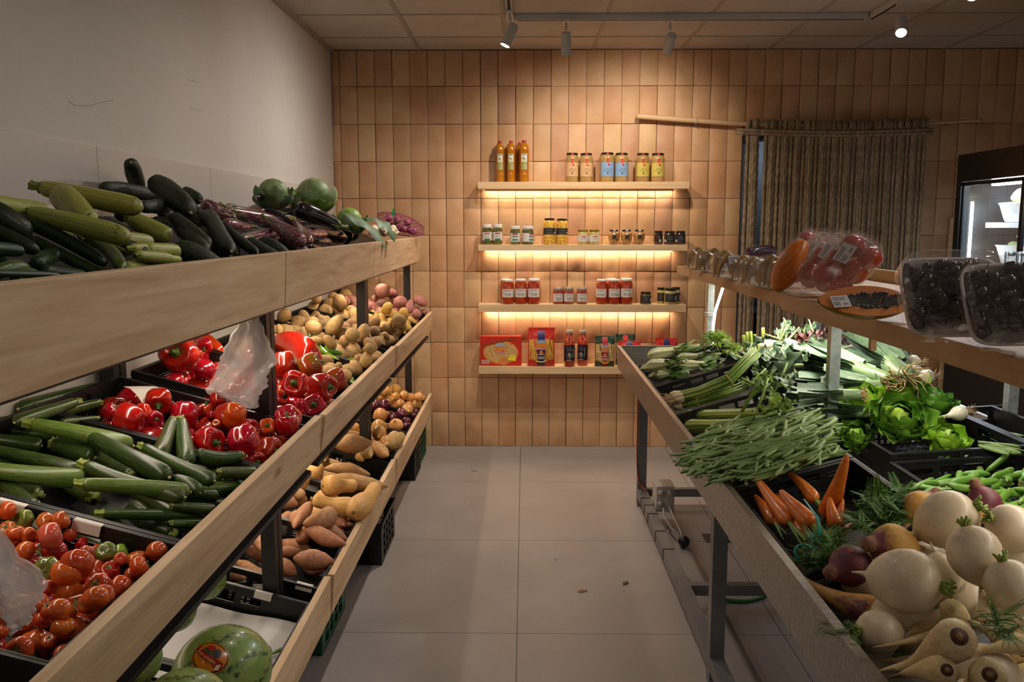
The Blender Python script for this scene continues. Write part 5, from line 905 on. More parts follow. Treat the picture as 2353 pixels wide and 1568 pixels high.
for z, x1, y1, x2, y2, r, v, lab in (('A', 2050, 1080, 2195, 1175, 52, 0, None), ('B', 80, 800, 300, 1120, 60, 1, None), ('B', 180, 840, 515, 1112, 56, 2, None), ('B', -90, 880, 225, 1145, 85, 0, None), ('A', 1850, 880, 2140, 1185, 90, 0, None), ('A', 1640, 780, 1825, 790, 60, 1, None), ('A', 1700, 690, 1905, 680, 56, 2, None), ('A', 1560, 665, 1775, 670, 60, 0, None), ('A', 1500, 630, 1725, 590, 70, 1, None), ('A', 1960, 740, 2310, 965, 80, 2, None), ('A', 2150, 700, 2310, 860, 70, 1, None), ('B', 0, 690, 235, 1100, 88, 1, None), ('A', 1830, 730, 2215, 1035, 84, 0, None), ('A', 2000, 600, 2145, 725, 70, 2, None), ('A', 1980, 470, 2120, 560, 66, 0, None), ('A', 1080, 425, 1625, 500, 84, 1, None), ('A', 1640, 370, 2020, 690, 122, 2, None), ('A', 1590, 430, 1892, 610, 85, 0, None)):
    lay(P3, 'ridge_cucumber', z, x1, y1, x2, y2, r, v, '', label=lab, Lmin=.1)
lay(P3, 'ridge_cucumber', 'A', 1470, 430, 1385, 155, 86, 0, label='rough dark cucumber standing upright on top of the heap', dz=.1, h0=.10)
lay(P1, 'pale_courgette', 'A', 430, 420, 1515, 640, 112, 0, label='large pale marrow-like courgette topmost on the heap, farther from the board', capk=3, h0=.07, dz=.07)
lay(P1, 'pale_courgette', 'A', 375, 560, 1435, 825, 116, 1, label='large pale marrow-like courgette with brown scarred end, beside the topmost one', capk=3, h0=.055, dz=.06)
P4 = Pile(TOP, 'striped_aubergine', 'aubergine', 'striped aubergines on the top shelf', 'purple striped aubergine', 'behind the top board')
for x1, y1, x2, y2, r, v, lab in ((-40, 650, 120, 700, 42, 0, None), (660, 1080, 790, 1088, 30, 1, None), (1130, 995, 1275, 1000, 46, 0, None), (980, 995, 1195, 990, 62, 1, None), (720, 760, 860, 805, 62, 2, None), (350, 965, 730, 925, 78, 0, None), (450, 830, 165, 800, 76, 1, None), (910, 790, 1062, 1000, 78, 2, None), (620, 770, 995, 1025, 96, 0, None), (190, 625, 630, 745, 72, 1, None), (225, 590, 755, 725, 86, 2, None)): lay(P4, 'striped_aubergine', 'B', x1, y1, x2, y2, r, v, '', Lmin=.1)
P5 = Pile(TOP, 'aubergine', 'aubergine', 'black aubergines on the top shelf', 'glossy black aubergine', 'behind the top board')
for x1, y1, x2, y2, r, v in ((1290, 965, 1090, 930, 46, 0), (1060, 885, 1432, 960, 76, 1), (1340, 890, 1500, 955, 80, 2), (1420, 845, 1572, 930, 82, 0), (790, 735, 1022, 765, 76, 1), (650, 590, 930, 640, 62, 2), (785, 500, 495, 565, 52, 0), (1150, 625, 775, 510, 82, 1), (1385, 830, 915, 640, 102, 2)): lay(P5, 'aubergine', 'B', x1, y1, x2, y2, r, v, '', Lmin=.1, capk=2)
fill(P3, ['ridge_cucumber'], .02, .5, 2.2, 3.1, .026, 60, .05, .15, dirv=0.2, maxn=12); fill(P2, ['cucumber'], .02, .5, 1.2, 1.9, .026, 60, .05, .2, dirv=.2, maxn=10); fill(P5, ['aubergine'], .02, .5, 3.5, 4.3, .034, 60, .06, .15, dirv=.2, maxn=8); fill(P4, ['striped_aubergine'], .02, .5, 2.9, 3.6, .03, 60, .05, .15, dirv=.2, maxn=8); fill(P1, ['pale_courgette'], .04, .5, 1.6, 2.3, .035, 60, .08, .2, dirv=.2, maxn=8)
# cabbages
m_cab = M('cabbage_leaf', (108, 132, 80), (142, 162, 112), scale=4, rough=.5, rnd=.12, hue=.012, bump=.15, bscale=22); m_cabl = M('cabbage_leaf_bright', (98, 134, 40), (134, 164, 70), scale=4, rough=.45, rnd=.08, bump=.15, bscale=22); m_cabd = M('cabbage_leaf_dark', (78, 104, 76), (106, 130, 98), scale=5, rough=.55, rnd=.06, bump=.2, bscale=20, stretch=(.6, 3, 1))
def cabbage(c, r, mats, label, seed, nl=6, hang=None):
    t = thing('cabbage', label, 'cabbage', c, seed, 'cabbages on the top shelf'); f = nz(seed, 6, .06)
    lobed_me = lobed('head', mats[0], [(.02, -1), (.4, -.92), (.75, -.66), (.96, -.25), (1, .1), (.9, .5), (.65, .8), (.3, .96), (.02, 1)], 5, .02, seed, .05, 30); o = bpy.data.objects.new('head', lobed_me); COL.objects.link(o); o.parent = t; o.scale = (r*.84,)*3
    r_ = random.Random(seed)
    for i in range(nl):
        a = PI2*i/nl+r_.uniform(-.3, .3); o = leaf_grid(MB(), r*(2.1 if i % 3 else 1.7), r*1.0, (1.95 if i % 3 else 1.1)+r_.uniform(-.2, .2), .45, .10, seed*7+i, 16, 11, base=.6, Mx=RZm(a)@TR(r*.0, 0, -r*.90)@RYm(.05)).obj('outer_leaf', mats[i % len(mats)], t, smooth=True)
    return t
def cpos(z, x, y, r, X): s = ZM[z][2]; p = hitx(*px(z, x, y), X); return p, r/s*depth(p)/F
for x, y, r, X, mt, lab, sd in ((680, 480, 185, -1.12, (m_cab, m_cabd), 'dull green cabbage against the wall behind the black aubergines', 3), (1110, 500, 215, -1.05, (m_cab, m_cabl), 'largest pale cabbage, highest of the three by the wall corner', 8), (1490, 770, 165, -.92, (m_cabl, m_cab), 'bright green cabbage low beside the garlic bag', 12)):
    p, rw = cpos('B', x, y, r, X); cabbage(p, rw, mt, lab, sd)
p, rw = cpos('B', 1680, 830, 150, -.78); t = thing('cabbage_leaf', 'large loose cabbage leaf spilling over the edge of the top board', 'cabbage leaf', p)
leaf_grid(MB(), .30, .085, -1.0, -.2, .10, 3, 16, 9, base=.3, Mx=TR(-.12, .02, .07)@RZm(-.15)@RYm(.25)).obj('blade', m_cabd, t, smooth=True); leaf_grid(MB(), .22, .075, -1.5, -.15, .16, 5, 16, 9, base=.3, Mx=TR(-.03, .16, .045)@RZm(-.25)).obj('blade', m_cabd, t, smooth=True)
# garlic bag and onion nets at the far end
m_garl = M('garlic_bulb_skin', (206, 178, 146), (228, 206, 178), scale=12, rough=.4, rnd=.1); f_clear = film('clear_bag_film', (225, 218, 210), .14, .12, .35, noise=40)
p, rw = cpos('B', 1850, 860, 95, -.83); t = thing('garlic_bag', 'clear bag of pale garlic lying between the cabbages and the pink onion net', 'bag of garlic', p)
for i in range(9): o = bpy.data.objects.new('bulb', PROTO['onion'][i % 3][0].copy()); o.data.materials[0] = m_garl; COL.objects.link(o); o.parent = t; o.location = ((i % 3-1)*.055, (i//3-1)*.05, -.02+.02*(i % 2)); o.scale = (.026,)*3; o.rotation_euler = (i, .5*i, i)
MB().sweep([(-.14, 0, .09), (-.09, 0, .05), (-.03, 0, .0), (.04, 0, -.02), (.09, 0, -.035), (.115, 0, -.04)], [.015, .05, .075, .08, .06, .02], 14, nz(4, 6, .08)).obj('film', f_clear, t, smooth=True)
m_netp = M('pink_onion_skin', (150, 62, 96), (180, 98, 124), scale=4, rough=.35, rnd=.12); m_net = flat('magenta_net', (150, 40, 96), .6); m_tape = flat('green_tape', (20, 128, 78), .35)
def onion_net(c, n_, seed, label, tape):
    t = thing('onion_net', label, 'net of onions', c, 0, 'onion nets at the far end of the top shelf'); r_ = random.Random(seed); pts = []
    for i in range(n_):
        q = (-.10+.2*i/n_+r_.uniform(-.01, .01), r_.choice((-.035, 0, .035)), (.045 if i % 3 == 1 else .0)-.25*(-.10+.2*i/n_)); pts.append(q)
        o = bpy.data.objects.new('onion', PROTO['onion'][i % 3][0].copy()); o.data.materials[0] = m_netp; COL.objects.link(o); o.parent = t; o.location = q; o.scale = (.027,)*3; o.rotation_euler = (r_.uniform(0, 6), r_.uniform(0, 6), 0)
    sh = MB()
    for k in range(14):
        a = k*PI2/14; sh.sweep([(-.15+.3*s, (.012+.064*math.sin(PI*min(1, .08+.9*s))**.6)*math.cos(a+2.5*s), .02-.25*(-.15+.3*s)+(.012+.058*math.sin(PI*min(1, .08+.9*s))**.6)*math.sin(a+2.5*s)) for s in np.linspace(0, 1, 12)], [.0011]*12, 4)
        sh.sweep([(-.15+.3*s, (.012+.064*math.sin(PI*min(1, .08+.9*s))**.6)*math.cos(a-2.5*s), .02-.25*(-.15+.3*s)+(.012+.058*math.sin(PI*min(1, .08+.9*s))**.6)*math.sin(a-2.5*s)) for s in np.linspace(0, 1, 12)], [.0011]*12, 4)
    sh.obj('net', m_net, t)
    if tape: MB().grid(lambda s, v: (-.05+.17*s, -.075+.02*math.sin(5*s)+.022*v, .085-.09*s-.03*math.sin(4*s)), 12, 3).obj('tape', m_tape, t, smooth=True); MB().grid(lambda s, v: (-.045+.012*v, -.07+.05*s, .075+.05*math.sin(3*s)), 8, 3).obj('tape', m_tape, t, smooth=True)
p, rw = cpos('B', 2030, 850, 100, -.80); onion_net(p+Vector((0, .02, 0)), 10, 1, 'magenta net of pink onions with green tape at the far end', True)
p, rw = cpos('B', 1900, 800, 70, -.98); onion_net(p+Vector((0, .12, -.01)), 8, 2, 'magenta net of pink onions lying behind the taped net', False)

# --- middle tier
T1 = Pile(MID, 'tomato', 'tomato', 'ribbed tomatoes in the nearest crate', 'tomato', 'behind the middle board', .06, (1.139, 1.592))
liner(MID, .012, .59, 1.142, 1.589, -.116, label='dark liner under the ribbed tomatoes')
bedding(T1, ['tomato_orange', 'tomato_orange', 'tomato_red'], 1.142, 1.59, .034, 60)
ADJ = {'o': ('tomato_orange', 'orange'), 'r': ('tomato_red', 'deep red'), 'k': ('tomato_pink', 'pinkish'), 'g': ('tomato_green', 'dull green'), 'l': ('tomato_lime', 'bright green')}
for c, x, y, r, v, ax in (('o', 0, 480, 60, 0, 'up'), ('o', 150, 620, 50, 1, 0), ('o', 30, 900, 60, 2, 0), ('o', 560, 1000, 60, 2, 0), ('o', 20, 1160, 62, 2, 0), ('o', 400, 1250, 68, 1, 0), ('r', 430, 330, 52, 2, 0), ('o', 285, 300, 46, 3, 0), ('r', 680, 440, 60, 2, 0), ('o', 0, 400, 60, 1, 0), ('r', 660, 770, 56, 2, 0), ('r', 880, 670, 80, 1, 'camup'), ('o', 960, 620, 55, 2, 0), ('o', 220, 395, 56, 3, 0), ('o', 110, 385, 60, 2, 0), ('o', 60, 1060, 80, 2, 0), ('o', 690, 1040, 88, 0, 0), ('o', 640, 1170, 90, 3, 0), ('o', 340, 1070, 72, 3, 0), ('o', 310, 950, 80, 2, 0), ('o', 790, 1060, 92, 2, 0), ('o', 510, 1130, 100, 2, 0), ('o', 380, 1190, 90, 0, 0), ('o', 190, 1180, 112, 0, 'cam'), ('r', 370, 800, 72, 2, 0), ('l', 600, 720, 52, 2, 0), ('o', 480, 990, 100, 3, 0), ('o', 770, 900, 110, 0, 'back'), ('o', 940, 930, 60, 3, 0), ('o', 1060, 700, 66, 3, 'side'), ('o', 970, 810, 105, 1, 'wall'), ('o', 800, 760, 112, 1, 'camup'), ('o', 520, 800, 136, 2, 'up'), ('o', 600, 350, 58, 3, 0), ('o', 70, 115, 75, 0, 'up'), ('o', 380, 305, 90, 1, 0), ('o', 490, 265, 78, 2, 0), ('g', 195, 260, 86, 2, 0), ('o', 60, 185, 78, 3, 0), ('o', 800, 415, 52, 0, 'wall'), ('o', 345, 395, 72, 3, 'side'), ('o', 60, 345, 72, 1, 'camup'), ('o', 215, 450, 92, 2, 0), ('o', 90, 525, 72, 0, 'up'), ('o', 190, 550, 66, 2, 0), ('r', 570, 470, 72, 1, 0), ('r', 460, 440, 102, 2, 'back'), ('k', 370, 555, 116, 2, 'side'), ('k', 700, 530, 76, 2, 0), ('g', 855, 525, 86, 1, 'camup'), ('l', 1005, 500, 76, 0, 'side'), ('o', 1100, 585, 86, 2, 'up'), ('o', 1280, 525, 88, 3, 0), ('o', 1230, 645, 92, 0, 'side'), ('g', 380, 665, 112, 1, 'cam'), ('r', 620, 625, 138, 1, 'back')):
    kind, adj = ADJ[c]; drop(T1, kind, 'G', x, y, r, v, adj, ax or None, capk=1.3)
Z1 = Pile(MID, 'courgette', 'courgette', 'dark courgettes in the second crate', 'dark courgette', 'behind the middle board', .08)
liner(MID, .012, .59, 1.62, 2.125, -.116, label='dark liner under the dark courgettes')
bedding(Z1, ['courgette'], 1.62, 2.125, .024, 22, .17)
for z, x1, y1, x2, y2, r, v, kw in (('F', -300, 1480, 760, 1500, 70, 0, {}), ('F', 500, 1490, 900, 1490, 62, 1, {}), ('F', 830, 1380, 985, 1400, 50, 2, {}), ('F', 560, 1400, 905, 1440, 62, 0, {}), ('F', 640, 1300, 925, 1305, 62, 1, {}), ('F', 1100, 1150, 1205, 1185, 50, 1, {}), ('F', 820, 1210, 1140, 1185, 80, 3, {}), ('F', 500, 1190, 725, 1315, 75, 2, {}), ('E', -200, 640, 190, 600, 80, 0, {}), ('E', -100, 470, 95, 460, 60, 3, {}), ('E', 160, 690, 545, 730, 66, 1, {}), ('E', -120, 780, 445, 855, 80, 2, {}), ('E', 1020, 565, 640, 610, 46, 0, {}), ('E', 1040, 400, 600, 520, 66, 1, {}), ('E', 1030, 235, 190, 465, 84, 0, dict(label='dark courgette highest up by the wall panel with a withered flower')), ('E', 800, 390, 150, 610, 76, 2, {}), ('E', 1090, 640, 1495, 800, 62, 1, {}), ('E', -150, 880, 860, 1110, 80, 2, {}), ('E', 580, 830, 1010, 980, 112, 0, {}), ('E', -150, 1100, 905, 1205, 112, 3, dict(label='broad olive courgette lying along the tomato crate edge')), ('F', 780, 1040, 975, 1115, 70, 1, {}), ('F', 940, 1060, 1335, 1070, 76, 0, {}), ('F', 1150, 915, 690, 905, 84, 2, dict(label='dark courgette beside the peppers, its ribbed stalk towards the board')), ('E', 1830, 600, 1690, 965, 92, 1, dict(dz=-.02, label='dark courgette leaning up on the pepper crate, its twin beside')), ('E', 1920, 600, 1985, 1030, 92, 0, dict(dz=-.02, label='pale-streaked courgette leaning on the pepper crate next to the squat peppers')), ('E', 330, 625, 1415, 855, 96, 3, dict(label='light green courgette lying lengthways behind the crossed dark ones')), ('E', 910, 1060, 1960, 1400, 92, 4, {}), ('E', 1530, 875, 2275, 1225, 84, 2, {}), ('E', 965, 765, 1795, 1190, 104, 0, dict(label='large dull courgette slanting down over the others, middle of the crate')), ('E', 840, 1395, 1990, 1470, 92, 3, dict(label='bright speckled courgette lying straight, nearest the tomato crate'))):
    lay(Z1, 'courgette', z, x1, y1, x2, y2, r, v, '', Lmin=.09, capk=1.8, **kw)
o = [e[0] for e in Z1.L if e[0].get('label', '').startswith('dark courgette highest')][0]
leaf_grid(MB(), .16, .5, .6, .3, .6, 2, 8, 5, Mx=TR(-.62, 0, .3)@RZm(2.6)).sweep([(-.6, 0, .2), (-.60, .3, 1.2), (-.56, .2, 1.9), (-.58, -.1, 2.2)], [.1, .06, .05, .03], 5).obj('withered_flower', m_cal, o, smooth=True)
R1 = Pile(MID, 'bell_pepper', 'pepper', 'squat red peppers in the third crate', 'red pepper', 'behind the middle board', .09, (2.152, 2.59))
liner(MID, .012, .59, 2.156, 2.587, -.116, label='dark liner under the squat red peppers')
bedding(R1, ['pepper'], 2.156, 2.587, .040, 26, adj='half-hidden squat')
for c, z, x, y, r, v, ax in (('r', 'F', 850, 450, 52, 0, 0), ('o', 'F', 920, 490, 50, 1, 0), ('r', 'F', 1000, 760, 75, 2, 0), ('r', 'F', 1330, 905, 108, 3, 0), ('r', 'F', 480, 690, 50, 2, 0), ('r', 'E', 1150, 600, 90, 2, 0), ('r', 'F', 215, 610, 88, 1, 0), ('o', 'F', 100, 540, 105, 0, 'cam'), ('r', 'F', -60, 570, 80, 1, 0), ('r', 'F', 700, 400, 70, 1, 0), ('o', 'F', 835, 370, 98, 2, 'up'), ('r', 'F', 1030, 260, 100, 1, 'back'), ('r', 'F', 1190, 330, 80, 2, 'side'), ('r', 'F', 580, 395, 152, 0, 'back'), ('r', 'F', 280, 375, 148, 2, 'down'), ('r', 'E', 1310, 480, 182, 1, 'wall'), ('o', 'F', 1450, 560, 92, 2, 'cam'), ('o', 'F', 1640, 700, 84, 1, 'up'), ('r', 'F', 1060, 350, 150, 0, 'back'), ('r', 'F', 1660, 510, 150, 3, 'back'), ('r', 'F', 1670, 630, 132, 2, 'up'), ('r', 'F', 1250, 505, 120, 1, 'aisle'), ('o', 'F', 1085, 525, 142, 1, 'wall'), ('r', 'F', 790, 640, 172, 0, 'aisle'), ('r', 'F', 1480, 790, 152, 1, 'aisle'), ('r', 'F', 1190, 740, 166, 2, 'back')):
    drop(R1, 'pepper' if c == 'r' else 'orange_pepper', z, x, y, r, v, 'squat glossy' if c == 'r' else 'squat orange', ax or None, capk=1.2, sq=.9)
MB().grid(lambda s, v: (-.02+.14*s, .10*v, .02*math.sin(3*s)), 5, 4).obj('paper_sheet', m_tagp).matrix_world = Matrix.Translation(MID.hit(*px('E', 1470, 380), .012))@MID.mat()@RZm(.6)
tag(bpy.data.objects['paper_sheet'], 'torn corner of white paper at the back of the squat pepper crate', 'paper')
G1 = Pile(MID, 'long_pepper', 'pepper', 'long red peppers in the fourth crate', 'big red pepper', 'behind the middle board', .1, (2.704, 3.231))
liner(MID, .012, .59, 2.708, 3.227, -.116, label='dark liner under the long red peppers')
bedding(G1, ['pepper'], 2.708, 3.227, .045, 26)
for c, x, y, r, v, ax in (('r', 950, 390, 60, 0, 0), ('r', 860, 510, 82, 2, 'down'), ('r', 480, 450, 72, 1, 0), ('r', 720, 490, 62, 0, 0), ('r', 280, 520, 62, 1, 0), ('r', 690, 890, 112, 1, 'wall'), ('r', 1560, 600, 112, 0, 0), ('m', 2080, 1190, 60, 1, 0), ('o', 1500, 1090, 45, 1, 0), ('r', 150, 655, 122, 2, 'up'), ('r', 1560, 830, 142, 3, 'back'), ('m', 1870, 860, 132, 0, 'side'), ('m', 2110, 960, 132, 1, 'side'), ('r', 1870, 1235, 132, 2, 'cam')):
    drop(G1, {'r': 'pepper', 'o': 'orange_pepper', 'm': 'mottled_pepper'}[c], 'C', x, y, r, v, {'r': 'lobed', 'o': 'orange', 'm': 'mottled'}[c], ax or None, capk=1.3)
for k, x1, y1, x2, y2, r, v, lab in (('long_pepper', 1050, 300, 560, 430, 78, 0, None), ('long_pepper', 1830, 760, 1450, 530, 165, 1, 'very large long red pepper with its stalk towards the aisle'), ('long_orange_pepper', 380, 520, 880, 690, 122, 0, 'long orange-red pepper lying beside the hanging plastic bag')): lay(G1, k, 'C', x1, y1, x2, y2, r, v, '', capk=1.6, label=lab)
for x, y, r, v, lab in ((420, 780, 205, 0, 'orange-sided red pepper facing out with its green stalk, beside the plastic bag'), (1650, 1085, 150, 2, 'red pepper facing out with a round green stalk, past the double post'), (1960, 1060, 150, 1, 'dark red pepper with its stalk tilted to the aisle past the double post')): drop(G1, 'pepper', 'C', x, y, r, v, '', 'cam' if v != 1 else 'aisle', capk=1.4, label=lab, sq=1.1)
for lab, k in (): pass
GP = Pile(MID, 'green_pepper', 'pepper', 'long green peppers by the potatoes', 'long green pepper', 'behind the middle board', .08)
for z, x1, y1, x2, y2, r, v in (('D', 960, 1215, 1010, 1250, 34, 0), ('C', 2150, 960, 2240, 1010, 34, 1), ('D', 1070, 1080, 1190, 1150, 34, 0), ('C', 1850, 560, 1900, 740, 62, 0), ('C', 1960, 760, 2130, 830, 62, 1), ('C', 1960, 700, 2080, 740, 46, 2), ('C', 1810, 545, 2115, 770, 52, 1), ('C', 2200, 800, 2320, 850, 40, 0), ('D', 860, 1060, 1090, 1195, 48, 2), ('D', 925, 1005, 1240, 1055, 42, 0)): lay(GP, 'green_pepper', z, x1, y1, x2, y2, r, v, '', Lmin=.06, capk=1.8)
fill(GP, ['green_pepper'], .02, .25, 3.08, 3.24, .018, 80, .03, .1, maxn=8)
PT = Pile(MID, 'potato', 'potato', 'tan potatoes before the far double post', 'tan potato', 'behind the middle board', .07)
for v0, v1, w in ((3.27, 3.728, 'the nearer tan potatoes'), (3.757, 4.215, 'the tan potatoes by the double post'), (4.342, 4.843, 'the brown potatoes'), (4.873, 5.353, 'the yellow potatoes'), (5.383, 5.878, 'the pink potatoes')): liner(MID, .012, .59, v0, v1, -.072, label='dark liner under '+w)
bedding(PT, ['tan_potato'], 3.27, 4.21, .036, 80, low=-.055)
for x, y, r in ((210, 580, 62), (120, 590, 52), (560, 720, 70), (860, 920, 52), (950, 960, 60), (1045, 985, 48), (680, 500, 56), (800, 540, 56), (890, 560, 46), (990, 530, 76), (1020, 600, 54), (500, 605, 90), (720, 770, 76), (950, 640, 62), (1010, 720, 72), (900, 750, 72), (1270, 1020, 54), (1100, 950, 66), (1320, 940, 62), (1230, 970, 82), (165, 475, 84), (345, 480, 84), (340, 565, 86), (430, 380, 74), (520, 430, 66), (545, 520, 104), (530, 315, 48), (640, 400, 76), (700, 390, 66), (870, 460, 76), (980, 390, 72), (560, 660, 106), (860, 620, 82), (755, 650, 112), (940, 880, 88), (1200, 890, 72), (1350, 850, 82), (1210, 790, 88), (1080, 800, 92), (630, 310, 66), (830, 330, 108), (755, 240, 62), (900, 280, 64), (910, 215, 88), (1160, 700, 66)): drop(PT, 'tan_potato', 'D', x, y, r, rng.randint(0, 3), '', capk=2.0, h0=.055)
PB = Pile(MID, 'potato', 'potato', 'brown potatoes past the far double post', 'brown potato', 'behind the middle board', .08)
bedding(PB, ['brown_potato'], 4.342, 4.843, .038, 36, low=-.055)
for x, y, r in ((1220, 490, 52), (1400, 700, 46), (1440, 745, 62), (1400, 640, 62), (1570, 590, 72), (1310, 700, 72), (1220, 400, 62), (1240, 610, 84), (1280, 560, 72), (1400, 570, 62), (1310, 480, 86), (1520, 655, 98)): drop(PB, 'brown_potato', 'D', x, y, r, rng.randint(0, 3), '', capk=2, h0=.05)
PY = Pile(MID, 'potato', 'potato', 'yellow potatoes near the tiled wall', 'yellow potato', 'behind the middle board', .08)
bedding(PY, ['yellow_potato'], 4.873, 5.353, .038, 36, low=-.055)
for x, y, r in ((1250, 380, 52), (1300, 380, 42), (1690, 570, 58), (1600, 460, 66), (1490, 445, 62), (1400, 400, 72), (1540, 525, 98), (1710, 520, 62), (1610, 410, 76)): drop(PY, 'yellow_potato', 'D', x, y, r, rng.randint(0, 3), '', capk=2, h0=.05)
PR = Pile(MID, 'potato', 'potato', 'pink potatoes against the tiled wall', 'pink potato', 'behind the middle board', .08)
bedding(PR, ['pink_potato'], 5.383, 5.878, .044, 28, low=-.055)
for x, y, r in ((1490, 380, 52), (1750, 470, 62), (1890, 400, 42), (1720, 400, 58), (1450, 260, 52), (1190, 280, 54), (1260, 235, 52), (1800, 430, 72), (1690, 320, 62), (1560, 320, 90), (1510, 230, 72), (1320, 270, 100)): drop(PR, 'pink_potato', 'D', x, y, r, rng.randint(0, 3), '', capk=2, h0=.06)

# --- bottom tier
W1 = Pile(LOW, 'watermelon', 'watermelon', 'watermelons in the lowest crates', 'watermelon', 'behind the bottom board')
def melon(z, x, y, r, rot, label, Y=None, X=None, parts=None):
    s = ZM[z][2]; p = hity(*px(z, x, y), Y); rw = r/s*depth(p)/F; return W1.spawn('watermelon', Matrix.Translation(p)@Matrix.Rotation(rot[2], 4, 'Z')@RYm(rot[1])@RX(rot[0])@Matrix.Diagonal((rw, rw, rw, 1)), 0, '', label)
melon('I', 980, 390, 195, (.4, 0, -.9), 'watermelon farthest back, beside the empty crate with white paper', 2.45)
melon('I', 680, 690, 205, (1.2, .1, -.8), 'watermelon with a yellow belly, between two others under the tomatoes', 2.13)
melon('I', 290, 1150, 262, (2, .1, -.7), 'dark watermelon showing its stem scar, under the tomato crate', 1.78)
mel = melon('I', 1135, 1290, 462, (.0, -.25, .55), 'watermelon with a big round orange and red sticker', 1.60)
melon('I', 770, 1680, 430, (1.0, .0, .3), 'watermelon cut by the bottom edge of the picture, in front of the stickered one', 1.30)
# sticker on the front melon
cM = mel.matrix_world.translation.copy(); rW = mel.matrix_world.to_scale().x*1.008; pS = px('I', 1020, 1140); d = ray(*pS).normalized(); oc = CP-cM; bq = oc.dot(d); tq_ = -bq-math.sqrt(max(0, bq*bq-oc.dot(oc)+rW*rW)); pS = CP+d*tq_; nS = (pS-cM).normalized()
uS = (cR-nS*cR.dot(nS)).normalized(); vS = nS.cross(uS); cs, sn = math.cos(-.35), math.sin(-.35); uS, vS = uS*cs+vS*sn, vS*cs-uS*sn
inv = mel.matrix_world.inverted(); kR = rW/262*1.0
def on_melon(x, y, lift): v = nS*1+uS*(x)+vS*(y); return inv@(cM+v.normalized()*(rW*1.012+lift))
def dec(pts, mat, lift, name='print'): return MB().poly([tuple(on_melon(x, y, lift)) for x, y in pts]).obj(name, mat, st)
SA, SB_ = .40, .31
def fan(a, b, lift, mat, name, par, cx=0, cy=0, n_=28, rings=3):
    V = [tuple(on_melon(cx, cy, lift))]; Fc = []
    for k in range(1, rings+1): V += [tuple(on_melon(cx+a*k/rings*math.cos(t), cy+b*k/rings*math.sin(t), lift)) for t in np.linspace(0, PI2, n_, endpoint=False)]
    Fc += [(0, 1+i, 1+(i+1) % n_) for i in range(n_)]
    for k in range(rings-1): Fc += [(1+k*n_+i, 1+(k+1)*n_+i, 1+(k+1)*n_+(i+1) % n_, 1+k*n_+(i+1) % n_) for i in range(n_)]
    o = MB().add(V, Fc).obj(name, mat, par, smooth=True); return o
s_or = flat('sticker_orange', (208, 122, 22), .25, coat=.5); s_bk = flat('sticker_black', (26, 20, 16), .3); s_rd = flat('sticker_red', (160, 24, 16), .25, coat=.5)
st = fan(SA, SB_, .0004, s_or, 'sticker', mel); st['label'] = 'oval orange sticker with a red banner'
fan(SA*.95, SB_*.94, .0010, s_bk, 'print', st); fan(SA*.88, SB_*.86, .0016, s_or, 'print', st)
fan(.115, .085, .0022, flat('sticker_green', (52, 92, 48), .3), 'print', st, -.08, .10); fan(.10, .055, .0030, s_rd, 'print', st, -.06, .16); fan(.085, .085, .0026, flat('sticker_grey', (60, 62, 66), .3), 'print', st, .10, .10)
V = []; nb = 16
for i in range(nb): s = i/(nb-1); x = -.33+.64*s; yc = .10-.22*s**.8-.02*math.sin(6*s); w = .055+.035*max(0, (s-.7)/.3); V += [tuple(on_melon(x, yc-w, .0034)), tuple(on_melon(x, yc+w, .0034))]
MB().add(V, [(2*i, 2*i+2, 2*i+3, 2*i+1) for i in range(nb-1)]).obj('print', s_rd, st, smooth=True)
tm = text_mesh('Sirenan', .44, .085, flat('sticker_gold', (226, 190, 110), .4)); inv_c = []
for v in tm.vertices: x, y = v.co.x-.06, v.co.z; s = (x+.33)/.64; v.co = on_melon(x, .10-.22*max(0, s)**.8-.02*math.sin(6*s)+y, .0042)
o = bpy.data.objects.new('lettering', tm); COL.objects.link(o); o.parent = st
dec([(.20, -.20), (.28, -.16), (.28, -.05), (.20, -.09)], flat('sticker_cream', (214, 200, 170), .4), .0042)
# empty crate: paper sheet
m_paper = M('white_paper', (196, 190, 186), (206, 200, 196), scale=2, rough=.75, rnd=0, hue=0)
t = MB().grid(lambda s, v: (.02+.55*s, .02+.44*v, -.085+.05*max(0, v-.55)**1.2*(1-s)+.004*math.sin(9*v+3*s)+.003*math.sin(14*s)), 18, 18).obj('paper_liner', m_paper, smooth=True); t.matrix_world = Matrix.Translation(LOW.world((0, 2.105, 0)))@LOW.mat(); tag(t, 'creased white paper sheet lying in the otherwise empty black crate', 'paper')
pb_ = LOW.hit(*px('I', 1660, 1090), -.075); o = MB().sweep([(-.02, -.02, 0), (0, -.005, .004), (.012, .012, .004), (.016, .03, .002)], [.002, .006, .006, .001], 8).obj('green_bean', M('bean_skin', (104, 132, 70), (124, 150, 86), scale=6, rough=.45, rnd=.12, hue=.01), smooth=True); o.location = pb_; tag(o, 'single curved bean left on the white paper in the empty crate', 'bean')
S1 = Pile(LOW, 'sweet_potato', 'sweet potato', 'orange sweet potatoes in the lowest tier', 'orange sweet potato', 'behind the bottom board', .08)
for v0, v1, w in ((2.708, 3.178, 'the orange sweet potatoes'), (3.208, 3.683, 'the butternut squashes'), (3.712, 4.215, 'the pale sweet potatoes'), (4.342, 4.843, 'the large yellow onions'), (4.873, 5.353, 'the red onions'), (5.383, 5.878, 'the small yellow onions')): liner(LOW, .012, .59, v0, v1, -.116, label='dark liner under '+w)
bedding(S1, ['sweet_potato'], 2.708, 3.178, .03, 26, .16)
